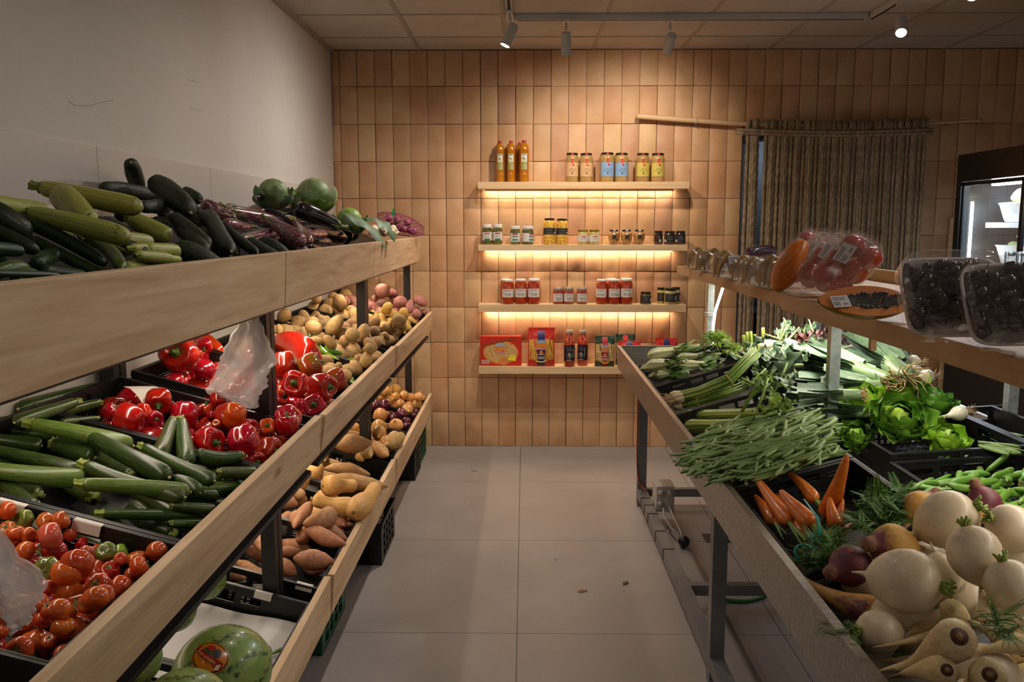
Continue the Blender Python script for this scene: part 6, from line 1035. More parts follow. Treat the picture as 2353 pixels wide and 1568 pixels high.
for x1, y1, x2, y2, r, v in ((560, 1390, 650, 1390, 46, 0), (130, 1335, 260, 1290, 46, 1), (330, 1150, 390, 1290, 42, 2), (265, 1180, 345, 1395, 55, 3), (560, 1265, 610, 1195, 52, 0), (545, 1120, 600, 1100, 52, 1), (545, 1010, 630, 1030, 56, 2), (330, 1100, 380, 1090, 40, 0), (995, 1195, 1065, 1180, 36, 1), (870, 1180, 1025, 1255, 42, 2), (620, 1300, 730, 1245, 60, 3), (900, 1060, 995, 1195, 58, 0), (755, 1205, 1015, 1318, 60, 1), (680, 1175, 925, 1085, 84, 2), (645, 1275, 985, 1405, 66, 3), (585, 1475, 905, 1515, 84, 0), (600, 1210, 745, 1005, 56, 1)): lay(S1, 'sweet_potato', 'H', x1, y1, x2, y2, r, v, '', Lmin=.09, capk=2)
B1 = Pile(LOW, 'butternut_squash', 'squash', 'butternut squashes in the lowest tier', 'butternut squash', 'behind the bottom board', .15)
bedding(B1, ['butternut'], 3.208, 3.683, .045, 9, .2)
for x1, y1, x2, y2, r, v, lab in ((560, 830, 700, 880, 86, 0, None), (640, 740, 815, 800, 96, 1, None), (1045, 905, 815, 905, 86, 0, 'butternut squash pointing its round end at the camera, behind the yellow pair'), (1235, 890, 1060, 1090, 98, 1, 'large butternut squash nearest the bottom board'), (745, 985, 1095, 1060, 84, 0, 'yellow butternut squash lying along the orange sweet potatoes')): lay(B1, 'butternut', 'H', x1, y1, x2, y2, r, v, '', Lmin=.16, capk=2, label=lab)
drop(B1, 'brown_potato', 'H', 640, 945, 62, 1, '', label='small rough brown root beside the squashes at the post', capk=2)
S2 = Pile(LOW, 'sweet_potato', 'sweet potato', 'pale sweet potatoes in the lowest tier', 'pale sweet potato', 'behind the bottom board', .08)
bedding(S2, ['pale_sweet_potato'], 3.712, 4.215, .033, 22, .17)
for x1, y1, x2, y2, r, v in ((850, 595, 838, 680, 32, 0), (1000, 520, 1060, 500, 42, 1), (1110, 650, 1140, 690, 36, 2), (1195, 580, 1230, 600, 32, 3), (1310, 590, 1400, 600, 40, 0), (1130, 540, 1195, 650, 52, 1), (1290, 500, 1235, 610, 46, 2), (880, 505, 1140, 480, 60, 3), (1425, 605, 1275, 690, 62, 0), (1165, 635, 1300, 755, 56, 1), (840, 690, 1210, 745, 52, 2), (890, 600, 1190, 590, 76, 3), (905, 745, 1350, 822, 66, 0)): lay(S2, 'pale_sweet_potato', 'H', x1, y1, x2, y2, r, v, '', Lmin=.08, capk=2.4)
O1 = Pile(LOW, 'onion', 'onion', 'large yellow onions in the lowest tier', 'large yellow onion', 'behind the bottom board', .09)
bedding(O1, ['onion'], 4.342, 4.843, .042, 34)
for x, y, r, ax in ((260, 400, 42, 0), (440, 480, 64, 0), (500, 525, 56, 'up'), (450, 400, 70, 'side'), (570, 490, 62, 'wall'), (580, 405, 62, 'camup'), (455, 325, 64, 'side')): drop(O1, 'onion', 'V', x, y, r, rng.randint(0, 2), '', ax or None, capk=2.5)
O2 = Pile(LOW, 'red_onion', 'onion', 'red onions in the lowest tier', 'red onion', 'behind the bottom board', .07)
bedding(O2, ['red_onion'], 4.873, 5.353, .036, 44)
for x, y, r in ((400, 270, 38), (560, 350, 42), (720, 350, 32), (730, 300, 33), (660, 375, 42), (620, 310, 46), (700, 325, 38), (680, 290, 42), (640, 262, 42), (540, 300, 42), (470, 290, 38), (490, 250, 50), (420, 230, 46)): drop(O2, 'red_onion', 'V', x, y, r, rng.randint(0, 2), '', capk=2.2)
O3 = Pile(LOW, 'onion', 'onion', 'small yellow onions by the tiled wall', 'small yellow onion', 'behind the bottom board', .07)
bedding(O3, ['onion'], 5.383, 5.878, .038, 44)
for x, y, r in ((430, 190, 42), (790, 220, 37), (740, 240, 46), (680, 230, 50), (620, 215, 42), (525, 210, 46), (575, 185, 38), (780, 180, 42), (700, 170, 42), (640, 180, 42), (480, 160, 42), (460, 115, 30), (600, 100, 54), (520, 105, 46)): drop(O3, 'onion', 'V', x, y, r, rng.randint(0, 2), '', capk=3)
for p_ in (P1, P2, P3, P4, P5, T1, Z1, R1, G1, GP, PT, PB, PY, PR, W1, S1, B1, S2, O1, O2, O3): p_.done()

# --- hanging plastic bags
f_bag = film('white_bag_film', (226, 220, 218), .62, .2, .12, noise=14)
def bag(name, label, outline, Y, dep, seed, ny=26):
    """Crumpled flat bag: outline rows of (left, right, y) pixels at distance Y, folded in depth."""
    r_ = random.Random(seed); rows = []; ys = np.linspace(0, len(outline)-1, ny); O = np.array(outline, float); f = nz(seed, 8, 1)
    V = []; nxn = 22
    for side in (0, 1):
        for i, q in enumerate(ys):
            l, r, y = (np.interp(q, range(len(O)), O[:, k]) for k in range(3))
            for j in range(nxn):
                s = j/(nxn-1); p = hity(l+(r-l)*s, y, Y); w = min(1, i/4)*math.sin(PI*min(1, .12+.76*s))
                fold = (.010*math.sin(11*s+.5*q+seed)+.008*abs(math.sin(6*s-.35*q+1))+.004*math.sin(19*s+1.1*q)+.0025*math.sin(41*s-2.7*q+math.sin(5*q)))*min(1, i/5)
                V.append((p.x+.004*math.sin(7*q+s), p.y+(fold+(dep*w if side else -dep*w))*1.0, p.z))
    nn = ny*nxn; Fc = []
    for side in (0, 1): Fc += [(side*nn+i*nxn+j, side*nn+i*nxn+j+1, side*nn+(i+1)*nxn+j+1, side*nn+(i+1)*nxn+j) for i in range(ny-1) for j in range(nxn-1)]
    return tag(MB().add(V, Fc).obj(name, f_bag, smooth=True), label, 'plastic bag')
bag('plastic_bag', 'white see-through produce bag hanging from the double post before the peppers', [(566, 582, 700), (556, 592, 722), (542, 602, 755), (524, 618, 790), (512, 632, 815), (505, 641, 832), (496, 618, 852), (486, 612, 872), (476, 616, 886), (466, 600, 905), (500, 592, 915), (545, 592, 930), (575, 592, 938)], 2.545, .012, 3)
bag('plastic_bag', 'white produce bag whose corner hangs over the ribbed tomatoes', [(-300, -270, 850), (-280, -150, 1050), (-230, -40, 1180), (-170, 20, 1280), (-110, 95, 1335), (-60, 92, 1370), (-20, 70, 1405), (20, 60, 1430), (40, 52, 1446)], 1.16, .014, 8)
# ================================================================ PRODUCE ON THE STEEL TABLE
RT = Bed(.566, .888, math.radians(16), 1, -.045); RB = Bed(1.03, .94, math.radians(4), 1, -.04)
def vof(bed, x, y, h=0): return bed.hit(x, y, h).y
vb = [vof(RT, 1700, 1118), vof(RT, 1560, 952), vof(RT, 1500, 888)]
DC = float(RT.loc(RT.hit(1962, 1052, 0))[0])-.01; tcr = 'crates on the steel table'
RT.crate(vb[2], 4.36, 'black crate of pak choi at the far corner of the steel table', D=.46, Hh=.085, group=tcr); RT.crate(vb[1], vb[2]-.02, 'black crate with spring onions and basil on the steel table', D=.46, Hh=.085, group=tcr)
RT.crate(vb[0], vb[0]+.50, 'black crate under the heap of green beans', D=DC, Hh=.075, group=tcr)
VC = vof(RT, 1865, 1320); RT.crate(VC, vb[0]-.02, 'black crate of bunched carrots on the steel table', D=DC, Hh=.075, group=tcr)
VL = vof(RB, 2000, 1046); VP = VL-.02
RB.crate(VL, VL+.46, 'black crate of butter lettuces in the second row of the steel table', D=.40, Hh=.11, u0=.038, group=tcr); RB.crate(VP-.50, VP, 'black crate of pea pods behind the carrots', D=.40, Hh=.11, u0=.03, drop=.02, group=tcr); RB.crate(VL-.10, VL+.5, 'black crate of flat beans at the fridge side of the table', D=.14, Hh=.11, u0=.452, group=tcr)
RT.S = np.vstack([RT.S]+[[[*RT.loc(Vector((.531, y_, .918))), .010]] for y_ in np.arange(.9, 4.8, .02)]+[[[u_, v_, -.008, .008]] for v_ in (vb[0], vb[0]+.5, VC) for u_ in np.arange(.01, DC, .02)])
RB.S = np.vstack([RB.S]+[[[u_, v_, -.008, .008]] for v_ in (VL, VL+.46) for u_ in np.arange(.03, .42, .02)])
# shapes
m_pk = M('pak_choi_stalk', (176, 184, 124), (212, 214, 172), scale=3, rough=.4, rnd=.06, hue=.008, stretch=(1.5, 4, 4)); m_pkl = M('pak_choi_leaf', (64, 104, 36), (100, 138, 60), scale=5, rough=.42, rnd=.12, hue=.012, bump=.15, bscale=12)
def tuft(nl, x0, L_, wd, spread, curl, ruf, seed, cup=.2, ysp=.6, power=.8, nu=10, nv=5, base=.2):
    mb = MB(); r_ = random.Random(seed)
    for i in range(nl): a = PI2*i/nl+r_.uniform(-.3, .3); leaf_grid(mb, L_*r_.uniform(.8, 1.08), wd*r_.uniform(.75, 1.1), 0, cup*math.cos(a), ruf, seed*31+i, nu, nv, base, Mx=Matrix(((1, 0, 0, x0+r_.uniform(-.04, .04)), (spread*math.cos(a), 1, 0, ysp*math.cos(a)), (spread*math.sin(a)*curl, 0, 1, ysp*math.sin(a)), (0, 0, 0, 1))), power=power)
    return mb
PROTO['pak_choi'] = [(long_mesh('pak_choi', m_pk, [(0, .3), (.03, .62), (.12, .95), (.25, 1), (.42, .72), (.6, .55), (.7, .3)], 0, 200+k, 7, .10, .05, 28)[0], [('leaves', tuft(7, -.02, .52, 1.1, 1.6, .8, .16, 210+k, .3, .4).mesh('leaves', m_pkl))]) for k in range(2)]
m_lk = M('leek_shank', (104, 136, 92), (140, 166, 116), scale=2, rough=.42, rnd=.08, stretch=(2, 5, 5)); m_lkl = M('leek_leaf', (78, 112, 84), (122, 152, 118), scale=3, rough=.5, rnd=.12, hue=.012, stretch=(.6, 9, 3), bump=.06)
def leek(k):
    r_ = random.Random(220+k); mb = MB(); sp = (1.1, .5, .8, .35)[k]
    for i in range(8):
        y = (i-3.5)/3.5; L_ = .70+r_.uniform(-.16, .06); lay_ = (i % 4-1.5)*.30; V = []; bend = r_.uniform(-.5, .9)*(1 if k != 3 else 1.6); wd = r_.uniform(.62, .85); cut = r_.uniform(-.05, .05)
        for a in range(10):
            s = a/9; yy = y*(.25+sp*s**1.1); zz_ = lay_*(.6+.9*s)+bend*s*s*.5; w = (.42+(wd-.42)*min(1, 2*s))
            for t_ in (-1, -.5, 0, .5, 1): V.append((-.22+L_*s+(cut*t_ if a == 9 else 0), yy+w*t_*.92, zz_+.38*abs(t_)*(1-.45*s)-.12))
        mb.add(V, [(a*5+j, a*5+j+1, (a+1)*5+j+1, (a+1)*5+j) for a in range(9) for j in range(4)])
    return mb.mesh('leaves', m_lkl)
def roots(seed, n_=26, x=-.5, L_=.12, r0=.5, mat=None):
    mb = MB(); r_ = random.Random(seed)
    for i in range(n_): a = r_.uniform(0, PI2); b = r_.uniform(.2, 1.4); q = r_.uniform(.0, r0); mb.xsweep([(x+.005, q*math.cos(a), q*math.sin(a)), (x-L_*.5*r_.uniform(.6, 1.1), b*math.cos(a)*.5, b*math.sin(a)*.5), (x-L_*r_.uniform(.6, 1.1), b*math.cos(a+.4)*.8, b*math.sin(a+.4)*.8)], [.04, .03, .015], 4)
    return mb.mesh('roots', mat or m_root)
PROTO['leek'] = [(long_mesh('leek', m_lk, [(0, .34), (.03, .42), (.25, .42), (.36, .5), (.5, .3)], 0, 225+k, 0, 0, .03, 14)[0], [('leaves', leek(k)), ('roots', roots(k))]) for k in range(4)]
m_oniw = M('white_onion_skin', (206, 200, 172), (224, 220, 200), scale=3, rough=.3, rnd=.05, coat=.3); m_onst = M('onion_green', (104, 138, 48), (146, 168, 84), scale=3, rough=.4, rnd=.1, stretch=(1, 5, 5))
PROTO['fresh_onion'] = [(long_mesh('fresh_onion', m_oniw, [(0, .12), (.05, .5), (.18, .95), (.3, 1), (.42, .72), (.55, .36), (.7, .26)], 0, 230, 0, 0, .03, 18)[0], [('roots', roots(5, 30, -.495, .20, .25)), ('stem', MB().xsweep([(.15, 0, 0), (.3, .02, 0), (.5, .1, .1)], [.28, .24, .26], 10).mesh('stem', m_onst))])]
m_cel = M('celery_stalk', (138, 158, 58), (182, 194, 106), scale=2.2, rough=.35, rnd=.06, stretch=(1, 6, 6)); m_cell = M('celery_leaf', (96, 136, 28), (132, 164, 52), scale=6, rough=.45, rnd=.1)
PROTO['celery'] = [(long_mesh('celery', m_cel, [(0, .35), (.02, .75), (.08, 1), (.2, .92), (.5, .8), (.8, .85), (.88, .5)], 0, 235+k, 9, .10, .04, 30)[0], [('leaves', tuft(9, .28, .3, .7, 2.2, .6, .4, 240+k, .2, .5, nu=9, nv=7).mesh('leaves', m_cell))]) for k in range(2)]
m_fen = M('fennel_bulb', (196, 204, 160), (222, 224, 200), scale=2, rough=.35, rnd=.05, stretch=(1.5, 5, 5))
PROTO['fennel'] = [(long_mesh('fennel', m_fen, [(0, .3), (.04, .6), (.14, .95), (.25, 1), (.36, .7), (.42, .5)], 0, 245, 6, .08, .06, 24)[0], [('stems', MB().xsweep([(-.14, .35, .2), (.15, .5, .2), (.5, .75, .3)], [.34, .24, .16], 8).xsweep([(-.14, -.35, .1), (.15, -.4, .1), (.5, -.5, .1)], [.34, .24, .16], 8).xsweep([(-.14, 0, -.2), (.15, 0, 0), (.5, .15, .2)], [.36, .26, .18], 8).xsweep([(-.14, .1, .4), (.15, .1, .6), (.46, .2, .9)], [.3, .2, .14], 8).mesh('stems', m_onst))])]
m_car = M('carrot_skin', (214, 108, 22), (226, 132, 44), scale=3, rough=.36, rnd=.06, hue=.006, stretch=(9, 1, 1), bump=.12, bscale=3, coat=.25)
cst = lambda k: MB().xsweep([(-.49, 0, 0), (-.56, .05, .05), (-.85, .35, .25)], [.30, .26, .2], 8).xsweep([(-.5, .1, -.1), (-.6, .2, -.2), (-.92, .0, -.35)], [.2, .15, .12], 6).xsweep([(-.5, -.1, .1), (-.62, -.25, .2), (-.88, -.5, .2)], [.2, .15, .12], 6).mesh('leaf_stalks', m_onst)
PROTO['carrot'] = [(long_mesh('carrot', m_car, [(0, .25), (.02, .7), (.07, .96), (.16, 1), (.4, .82), (.65, .6), (.85, .42), (.95, .28), (.985, .12), (1, .03)], (.15, -.3, .4)[k], 250+k, 0, 0, .05, 16, 26)[0], [('leaf_stalks', cst(k))]) for k in range(3)]
m_prs = M('parsnip_skin', (206, 178, 122), (224, 202, 156), scale=3, rough=.6, rnd=.06, hue=.006, stretch=(7, 1, 1), bump=.2, bscale=3, c3=(176, 138, 84)); m_crn = M('parsnip_crown', (92, 58, 38), (60, 40, 32), scale=6, rough=.8, rnd=.1)
PROTO['parsnip'] = [(long_mesh('parsnip', m_prs, [(0, .5), (.01, .8), (.05, 1), (.15, .96), (.35, .7), (.6, .42), (.8, .24), (.95, .12), (1, .04)], (.1, .4, -.35)[k], 255+k, 0, 0, .06, 18, 26)[0], [('crown', MB().xsweep([(-.492, 0, 0), (-.503, 0, 0)], [.44, .40], 16).mesh('crown', m_crn)), ('crown_core', MB().xsweep([(-.502, 0, 0), (-.508, 0, 0)], [.19, .16], 12).mesh('crown_core', m_scar))]) for k in range(3)]
m_tur = M('turnip_skin', (208, 190, 158), (222, 208, 182), scale=1.4, rough=.42, rnd=.04, hue=.006, c3=(196, 170, 130), coat=.1); m_tlf = M('turnip_leaf_stub', (112, 138, 48), (146, 166, 76), scale=5, rough=.5, rnd=.1)
def tur(k):
    me = lobed('turnip', m_tur, [(.02, -1.2), (.10, -1.12), (.36, -1.02), (.7, -.78), (.94, -.35), (1, .05), (.93, .45), (.7, .78), (.4, .93), (.18, .97), (.02, .98)], 0, 0, 260+k, .05, 26)
    mb = MB(); r_ = random.Random(k)
    for i in range(9): a = PI2*i/9; mb.sweep([(.1*math.cos(a), .1*math.sin(a), .93), (.15*math.cos(a), .15*math.sin(a), 1.06), (.26*math.cos(a+.5), .26*math.sin(a+.5), 1.14+r_.uniform(0, .16))], [.07, .06, .05], 6)
    return (me, [('leaf_stub', mb.mesh('leaf_stub', m_tlf)), ('tap_root', MB().sweep([(0, 0, -1.08), (.03, .02, -1.3), (.12, .02, -1.6)], [.12, .06, .02], 8).mesh('tap_root', m_tur))])
PROTO['turnip'] = [tur(k) for k in range(3)]
m_swd = M('swede_skin', (196, 142, 66), (214, 164, 92), scale=1.6, rough=.6, rnd=.05, bump=.12, bscale=8); n, L, b = ntree(m_swd); tc = n.new('ShaderNodeTexCoord'); sx_ = n.new('ShaderNodeSeparateXYZ'); L.new(tc.outputs['Object'], sx_.inputs[0]); nq = n.new('ShaderNodeTexNoise'); nq.inputs['Scale'].default_value = 3; L.new(tc.outputs['Object'], nq.inputs['Vector']); ma = n.new('ShaderNodeMath'); ma.operation = 'MULTIPLY_ADD'; ma.inputs[1].default_value = .7; L.new(nq.outputs[0], ma.inputs[0]); L.new(sx_.outputs[2], ma.inputs[2]); mr = n.new('ShaderNodeMapRange'); mr.inputs['From Min'].default_value = .95; mr.inputs['From Max'].default_value = 1.25; L.new(ma.outputs[0], mr.inputs['Value']); src = b.inputs['Base Color'].links[0].from_socket
mx = n.new('ShaderNodeMix'); mx.data_type = 'RGBA'; L.new(mr.outputs[0], mx.inputs[0]); L.new(src, mx.inputs[6]); mx.inputs[7].default_value = lin((112, 58, 66)); L.new(mx.outputs[2], b.inputs['Base Color'])
m_swp2 = M('purple_swede_skin', (92, 36, 50), (118, 56, 66), scale=2, rough=.55, rnd=.05, bump=.12, bscale=8, c3=(180, 130, 80))
def swede(mt, k):
    me = lobed('swede', mt, [(.02, -1.15), (.16, -1.05), (.5, -.85), (.85, -.45), (1, 0), (.95, .4), (.75, .72), (.48, .9), (.34, .98), (.30, 1.2), (.28, 1.42), (.2, 1.5), (.02, 1.5)], 0, 0, 270+k, .05, 26)
    return (me, [('neck', MB().lathe([(.30, .99), (.345, 1.06), (.31, 1.12), (.335, 1.2), (.30, 1.27), (.31, 1.36), (.26, 1.44), (.24, 1.53), (.02, 1.54)], 16).mesh('neck', M('swede_neck', (118, 74, 66), (150, 108, 78), scale=5, rough=.8, rnd=.05, bump=.3))), ('roots', MB().sweep([(0, 0, -1.0), (.1, .05, -1.5), (.05, .1, -2.1)], [.28, .12, .03], 8).sweep([(.5, .1, -.8), (.8, .1, -1.2), (.9, .2, -1.5)], [.06, .04, .02], 6).sweep([(-.5, .2, -.8), (-.7, .2, -1.3), (-.6, .4, -1.6)], [.05, .03, .02], 6).mesh('roots', m_root))])
PROTO['swede'] = [swede(m_swd, 0), swede(m_swd, 1)]; PROTO['purple_swede'] = [swede(m_swp2, 2)]
m_bn = M('bean_skin', (104, 132, 70), (124, 150, 86), scale=6); m_pea = M('pea_pod_skin', (82, 130, 40), (108, 152, 58), scale=4, rough=.38, rnd=.12, hue=.01)
BPR = [(0, .3), (.02, .6), (.1, .95), (.5, 1), (.85, .85), (.94, .5), (.98, .2), (1, .05)]
PROTO['bean'] = [(long_mesh('green_bean', m_bn, BPR, (0, 2.2, -3.5, 1.0, 4.5)[k], 280+k, 0, 0, .06, 8, 16, wig=.1)[0], []) for k in range(5)]
pod = lambda k: (long_mesh('pea_pod', m_pea, [(0, .15), (.05, .5), (.2, .95), (.5, 1), (.8, .9), (.95, .45), (1, .05)], (.5, -.8, .9)[k], 290+k, 2, .22, .06, 14, 20)[0], [('calyx', MB().xsweep([(-.48, 0, 0), (-.51, 0, .1), (-.56, .1, .3)], [.5, .55, .15], 8).mesh('calyx', m_cal))])
PROTO['pea_pod'] = [pod(k) for k in range(3)]; PROTO['flat_bean'] = [(long_mesh('flat_bean', M('flat_bean_skin', (84, 112, 40), (108, 134, 56), scale=4, rough=.45, rnd=.1), [(0, .2), (.05, .7), (.3, 1), (.8, .95), (.95, .5), (1, .05)], (.3, -.5, .6)[k], 295+k, 2, .42, .05, 12, 18)[0], []) for k in range(3)]
# placing, leafy things first
K1 = Pile(RT, 'pak_choi', 'pak choi', 'pak choi in the far table crate', 'pak choi with white bulb', 'on the steel table', .1)
RT.base = -.03
for x1, y1, x2, y2, r in ((290, 505, 560, 490, 46), (355, 530, 700, 490, 48), (360, 460, 700, 430, 44), (460, 510, 640, 480, 36), (350, 390, 815, 295, 62), (370, 580, 700, 545, 56), (615, 410, 1000, 370, 44), (645, 490, 1005, 450, 56)): lay(K1, 'pak_choi', 'N', x1, y1, x2, y2, r, rng.randint(0, 1), '', capk=2.2, Lmin=.12, roll=rng.uniform(-.3, .3))
RT.base = -.045
def leafball(name, label, cat, group, p, r, mats, seed, n_=26, ruf=.28, wd=.62, curl=1.5, inner=True, up=(0, 0, 1)):
    """A leafy head: outer leaves spread, inner leaves cupped."""
    r_ = random.Random(seed); mb = MB(); hb = MB()
    for i in range(n_):
        k = i/n_; a = i*2.4+r_.uniform(-.2, .2); tilt = -.15-1.0*k; L_ = r*(1.25-.35*k)*r_.uniform(.9, 1.1)
        leaf_grid(mb if k < .68 or not inner else hb, L_, r*wd*(1-.25*k)*r_.uniform(.85, 1.15), curl*(.75+.4*k), .28, ruf*(1-.3*k), seed*50+i, 13, 9, .35, Mx=RZm(a)@TR(r*.10, 0, -r*.45)@RYm(tilt), power=.62, rufn=4)
    q = Vector((0, 0, 1)).rotation_difference(Vector(up).normalized()).to_matrix().to_4x4()
    o = mb.obj(name, mats[0], smooth=True); o.matrix_world = Matrix.Translation(p)@q; tag(o, label, cat, group)
    if inner: h = hb.obj('heart', mats[1], smooth=True); h.parent = o
    return o
m_let = M('lettuce_leaf', (108, 154, 24), (142, 184, 52), scale=7, rough=.42, rnd=.08, hue=.008, bump=.2, bscale=26); m_leti = M('lettuce_heart', (128, 168, 44), (158, 188, 78), scale=7, rough=.42, rnd=.05, bump=.15, bscale=20); m_letd = M('lettuce_leaf_deep', (62, 112, 22), (92, 140, 40), scale=7, rough=.45, rnd=.06, bump=.2, bscale=26)
def on(bed, z, x, y, h): return bed.hit(*px(z, x, y), h)
for x, y, r, h, mt, sd, up, lab in ((1130, 590, 190, .10, m_let, 5, (-.2, -.3, 1), 'butter lettuce at the back of the heap, leaning on the white onions'), (1430, 740, 180, .06, m_letd, 6, (.4, -.3, 1), 'darker butter lettuce on the fridge side of the heap'), (760, 760, 200, .06, m_let, 7, (-.6, -.3, .9), 'butter lettuce spilling towards the leeks'), (1090, 920, 250, .06, m_letd, 8, (-.1, -.75, .8), 'butter lettuce with a tight pale heart facing the aisle, middle of the heap'), (680, 1090, 170, .0, m_letd, 9, (-.4, -.5, .9), 'butter lettuce drooping over the bean heap beside the upright carrot'), (1540, 1110, 200, .0, m_let, 10, (.3, -.6, .9), 'butter lettuce with two broad leaves over the crate edge')):
    p = on(RB, 'O', x, y, h); rw = r/4.127*depth(p)/F; leafball('butter_lettuce', lab, 'lettuce', 'butter lettuces on the steel table', p, rw*1.28, (mt, m_leti), sd, 24, wd=.74, up=up)
m_fri = M('frisee_leaf', (140, 172, 48), (196, 210, 110), scale=10, rough=.45, rnd=.05, c3=(220, 224, 160)); m_frid = M('frisee_green', (96, 140, 26), (136, 172, 52), scale=8, rough=.45, rnd=.05)
def frizz(name, label, p, r, mats, seed, n_=110):
    r_ = random.Random(seed); A, B2 = MB(), MB()
    for i in range(n_):
        a = r_.uniform(0, PI2); e = r_.uniform(-.1, 1.3); d = Vector((math.cos(a)*math.cos(e), math.sin(a)*math.cos(e), math.sin(e))); c = [d*r*s+Vector((r_.uniform(-.2, .2)*r, r_.uniform(-.2, .2)*r, -.4*r*s*s)) for s in (.1, .45, .8, 1.05)]
        (A if i % 3 == 0 else B2).sweep(c, [r*.022, r*.035, r*.03, r*.008], 4, squash=.35)
        for k in range(3): s = c[2].lerp(c[3], k/3); B2.sweep([s, s+Vector((r_.uniform(-.16, .16), r_.uniform(-.16, .16), r_.uniform(-.05, .16)))*r], [r*.02, r*.006], 4)
    o = A.obj(name, mats[0], smooth=True); o.location = p; tag(o, label, 'salad head'); g = B2.obj('curled_leaves', mats[1], o, smooth=True); return o
p = on(RT, 'N', 960, 250, .05); frizz('frisee', 'curly pale frisee salad behind the pak choi', p, 150/3.92*depth(p)/F, (m_fri, m_frid), 4, 150)
p = on(RT, 'N', 1120, 330, .04); frizz('frisee', 'curly green frisee salad lying in front of the pale one', p, 105/3.92*depth(p)/F, (m_fri, m_frid), 14, 110)
# celery: cut stubs upright at the back, two heads lying in front
t = thing('celery_bunch', 'bunch of cut celery stalks standing upright behind the fennel', 'celery', on(RT, 'N', 1280, 260, .02), 0, 'celery on the steel table')
for x, y0, y1, w in ((1225, 200, 310, 24), (1255, 170, 310, 26), (1290, 165, 310, 24), (1325, 190, 300, 20), (1400, 130, 250, 28), (1350, 250, 310, 20)):
    a, b_ = on(RT, 'N', x, y1, .0), on(RT, 'N', x-14, y0, .0); b_ = hity(*px('N', x-14, y0), a.y); kid(MB().sweep([a-Vector((0, 0, .03)), b_], [w/2/3.92*depth(a)/F*1.1]*2, 10, lambda th, q: 1+.12*np.cos(3*th)), 'stalk', m_cel, t, smooth=True)
C1 = Pile(RT, 'celery', 'celery', 'celery on the steel table', 'celery head', '')
lay(C1, 'celery', 'N', 690, 1020, 1330, 1000, 62, 1, label='celery head half buried under the green beans', Lmin=.25); lay(C1, 'celery', 'N', 655, 920, 1600, 885, 48, 0, label='celery head lying across the table before the spring onions', capk=2, Lmin=.25)
C2 = Pile(RT, 'fennel', 'fennel', None, 'fennel', ''); lay(C2, 'fennel', 'N', 1320, 300, 1960, 300, 66, 0, label='white fennel bulb with long green stems behind the leeks', capk=2, h0=.05); lay(C2, 'fennel', 'N', 1190, 340, 1420, 370, 40, 0, label='small fennel bulb half hidden by dark leaves', capk=2)
# spring onions and basil
m_so = M('spring_onion_white', (196, 176, 140), (222, 208, 176), scale=4, rough=.4, rnd=.05, stretch=(1, 5, 5))
def bunch(label, z, pts, n_, r, tie, seed, h):
    """Spring onions tied in a bunch: roots at pts[0], leaf tips at pts[-1]."""
    r_ = random.Random(seed); W_ = [on(RT, z, x, y, h+dh) for x, y, dh in pts]; t = thing('spring_onion_bunch', label, 'spring onions', W_[0], 0, 'spring onions on the steel table'); sd = (W_[-1]-W_[0]).cross(RT.W).normalized()
    for i in range(n_):
        o1, o2 = r_.uniform(-1, 1), r_.uniform(-.6, .9); P = [w+sd*o1*r*(1.6 if k == 0 else .55 if k == 1 else 1.5*k/len(pts)+.4)+RT.W*o2*r*(1 if k else .7) for k, w in enumerate(W_)]
        P2 = [P[0].lerp(P[1], q) for q in (0, .12, .35)]; kid(MB().sweep(P2, [.008, .011, .0065], 8), 'bulb', m_so, t, smooth=True)
        Q = [P2[-1]]+P[1:]; kid(MB().sweep(Q, np.linspace(.0062, .0035, len(Q)), 7), 'stem', m_onst, t, smooth=True)
        mb = MB()
        for k in range(7): a = r_.uniform(-1, 1); d = (P[0]-P[1]).normalized(); mb.sweep([P[0], P[0]+d*.018+sd*a*.012, P[0]+d*.04*r_.uniform(.6, 1.2)+sd*a*.03+RT.W*r_.uniform(-.015, .015)], [.0012, .001, .0005], 4)
        kid(mb, 'roots', m_root, t)
    c = W_[tie]; d = (W_[tie]-W_[tie-1]).normalized(); u = d.cross(sd).normalized(); kid(MB().sweep([c+sd*math.cos(a)*r*1.25+u*math.sin(a)*r*1.1 for a in np.linspace(0, PI2, 15)], [.0022]*15, 6), 'rubber_band', flat('rubber_band', (186, 150, 60), .6), t, smooth=True)
bunch('spring onion bunch lying low along the crate edge, dirty white bulbs', 'N', ((590, 840, 0), (800, 800, .01), (1060, 720, .02), (1250, 650, .02)), 7, .018, 1, 3, .0)
bunch('spring onion bunch on top, fanning up across the crate, rubber band round it', 'N', ((580, 770, .01), (820, 720, .02), (1080, 610, .05), (1240, 440, .08), (1330, 360, .09)), 10, .022, 2, 4, .02)
m_bas = M('basil_leaf', (58, 106, 18), (84, 136, 34), scale=8, rough=.35, rnd=.12, bump=.2, bscale=14); BAS = [leaf_grid(MB(), .07, .022, -.5+.3*k, -.35, .06, 40+k, 9, 7, .2).mesh('basil_leaf', m_bas) for k in range(3)]
t = thing('basil_sprigs', 'fresh basil sprigs tucked under the spring onions, one over the steel edge', 'basil', on(RT, 'N', 620, 680, .0))
r_ = random.Random(9)
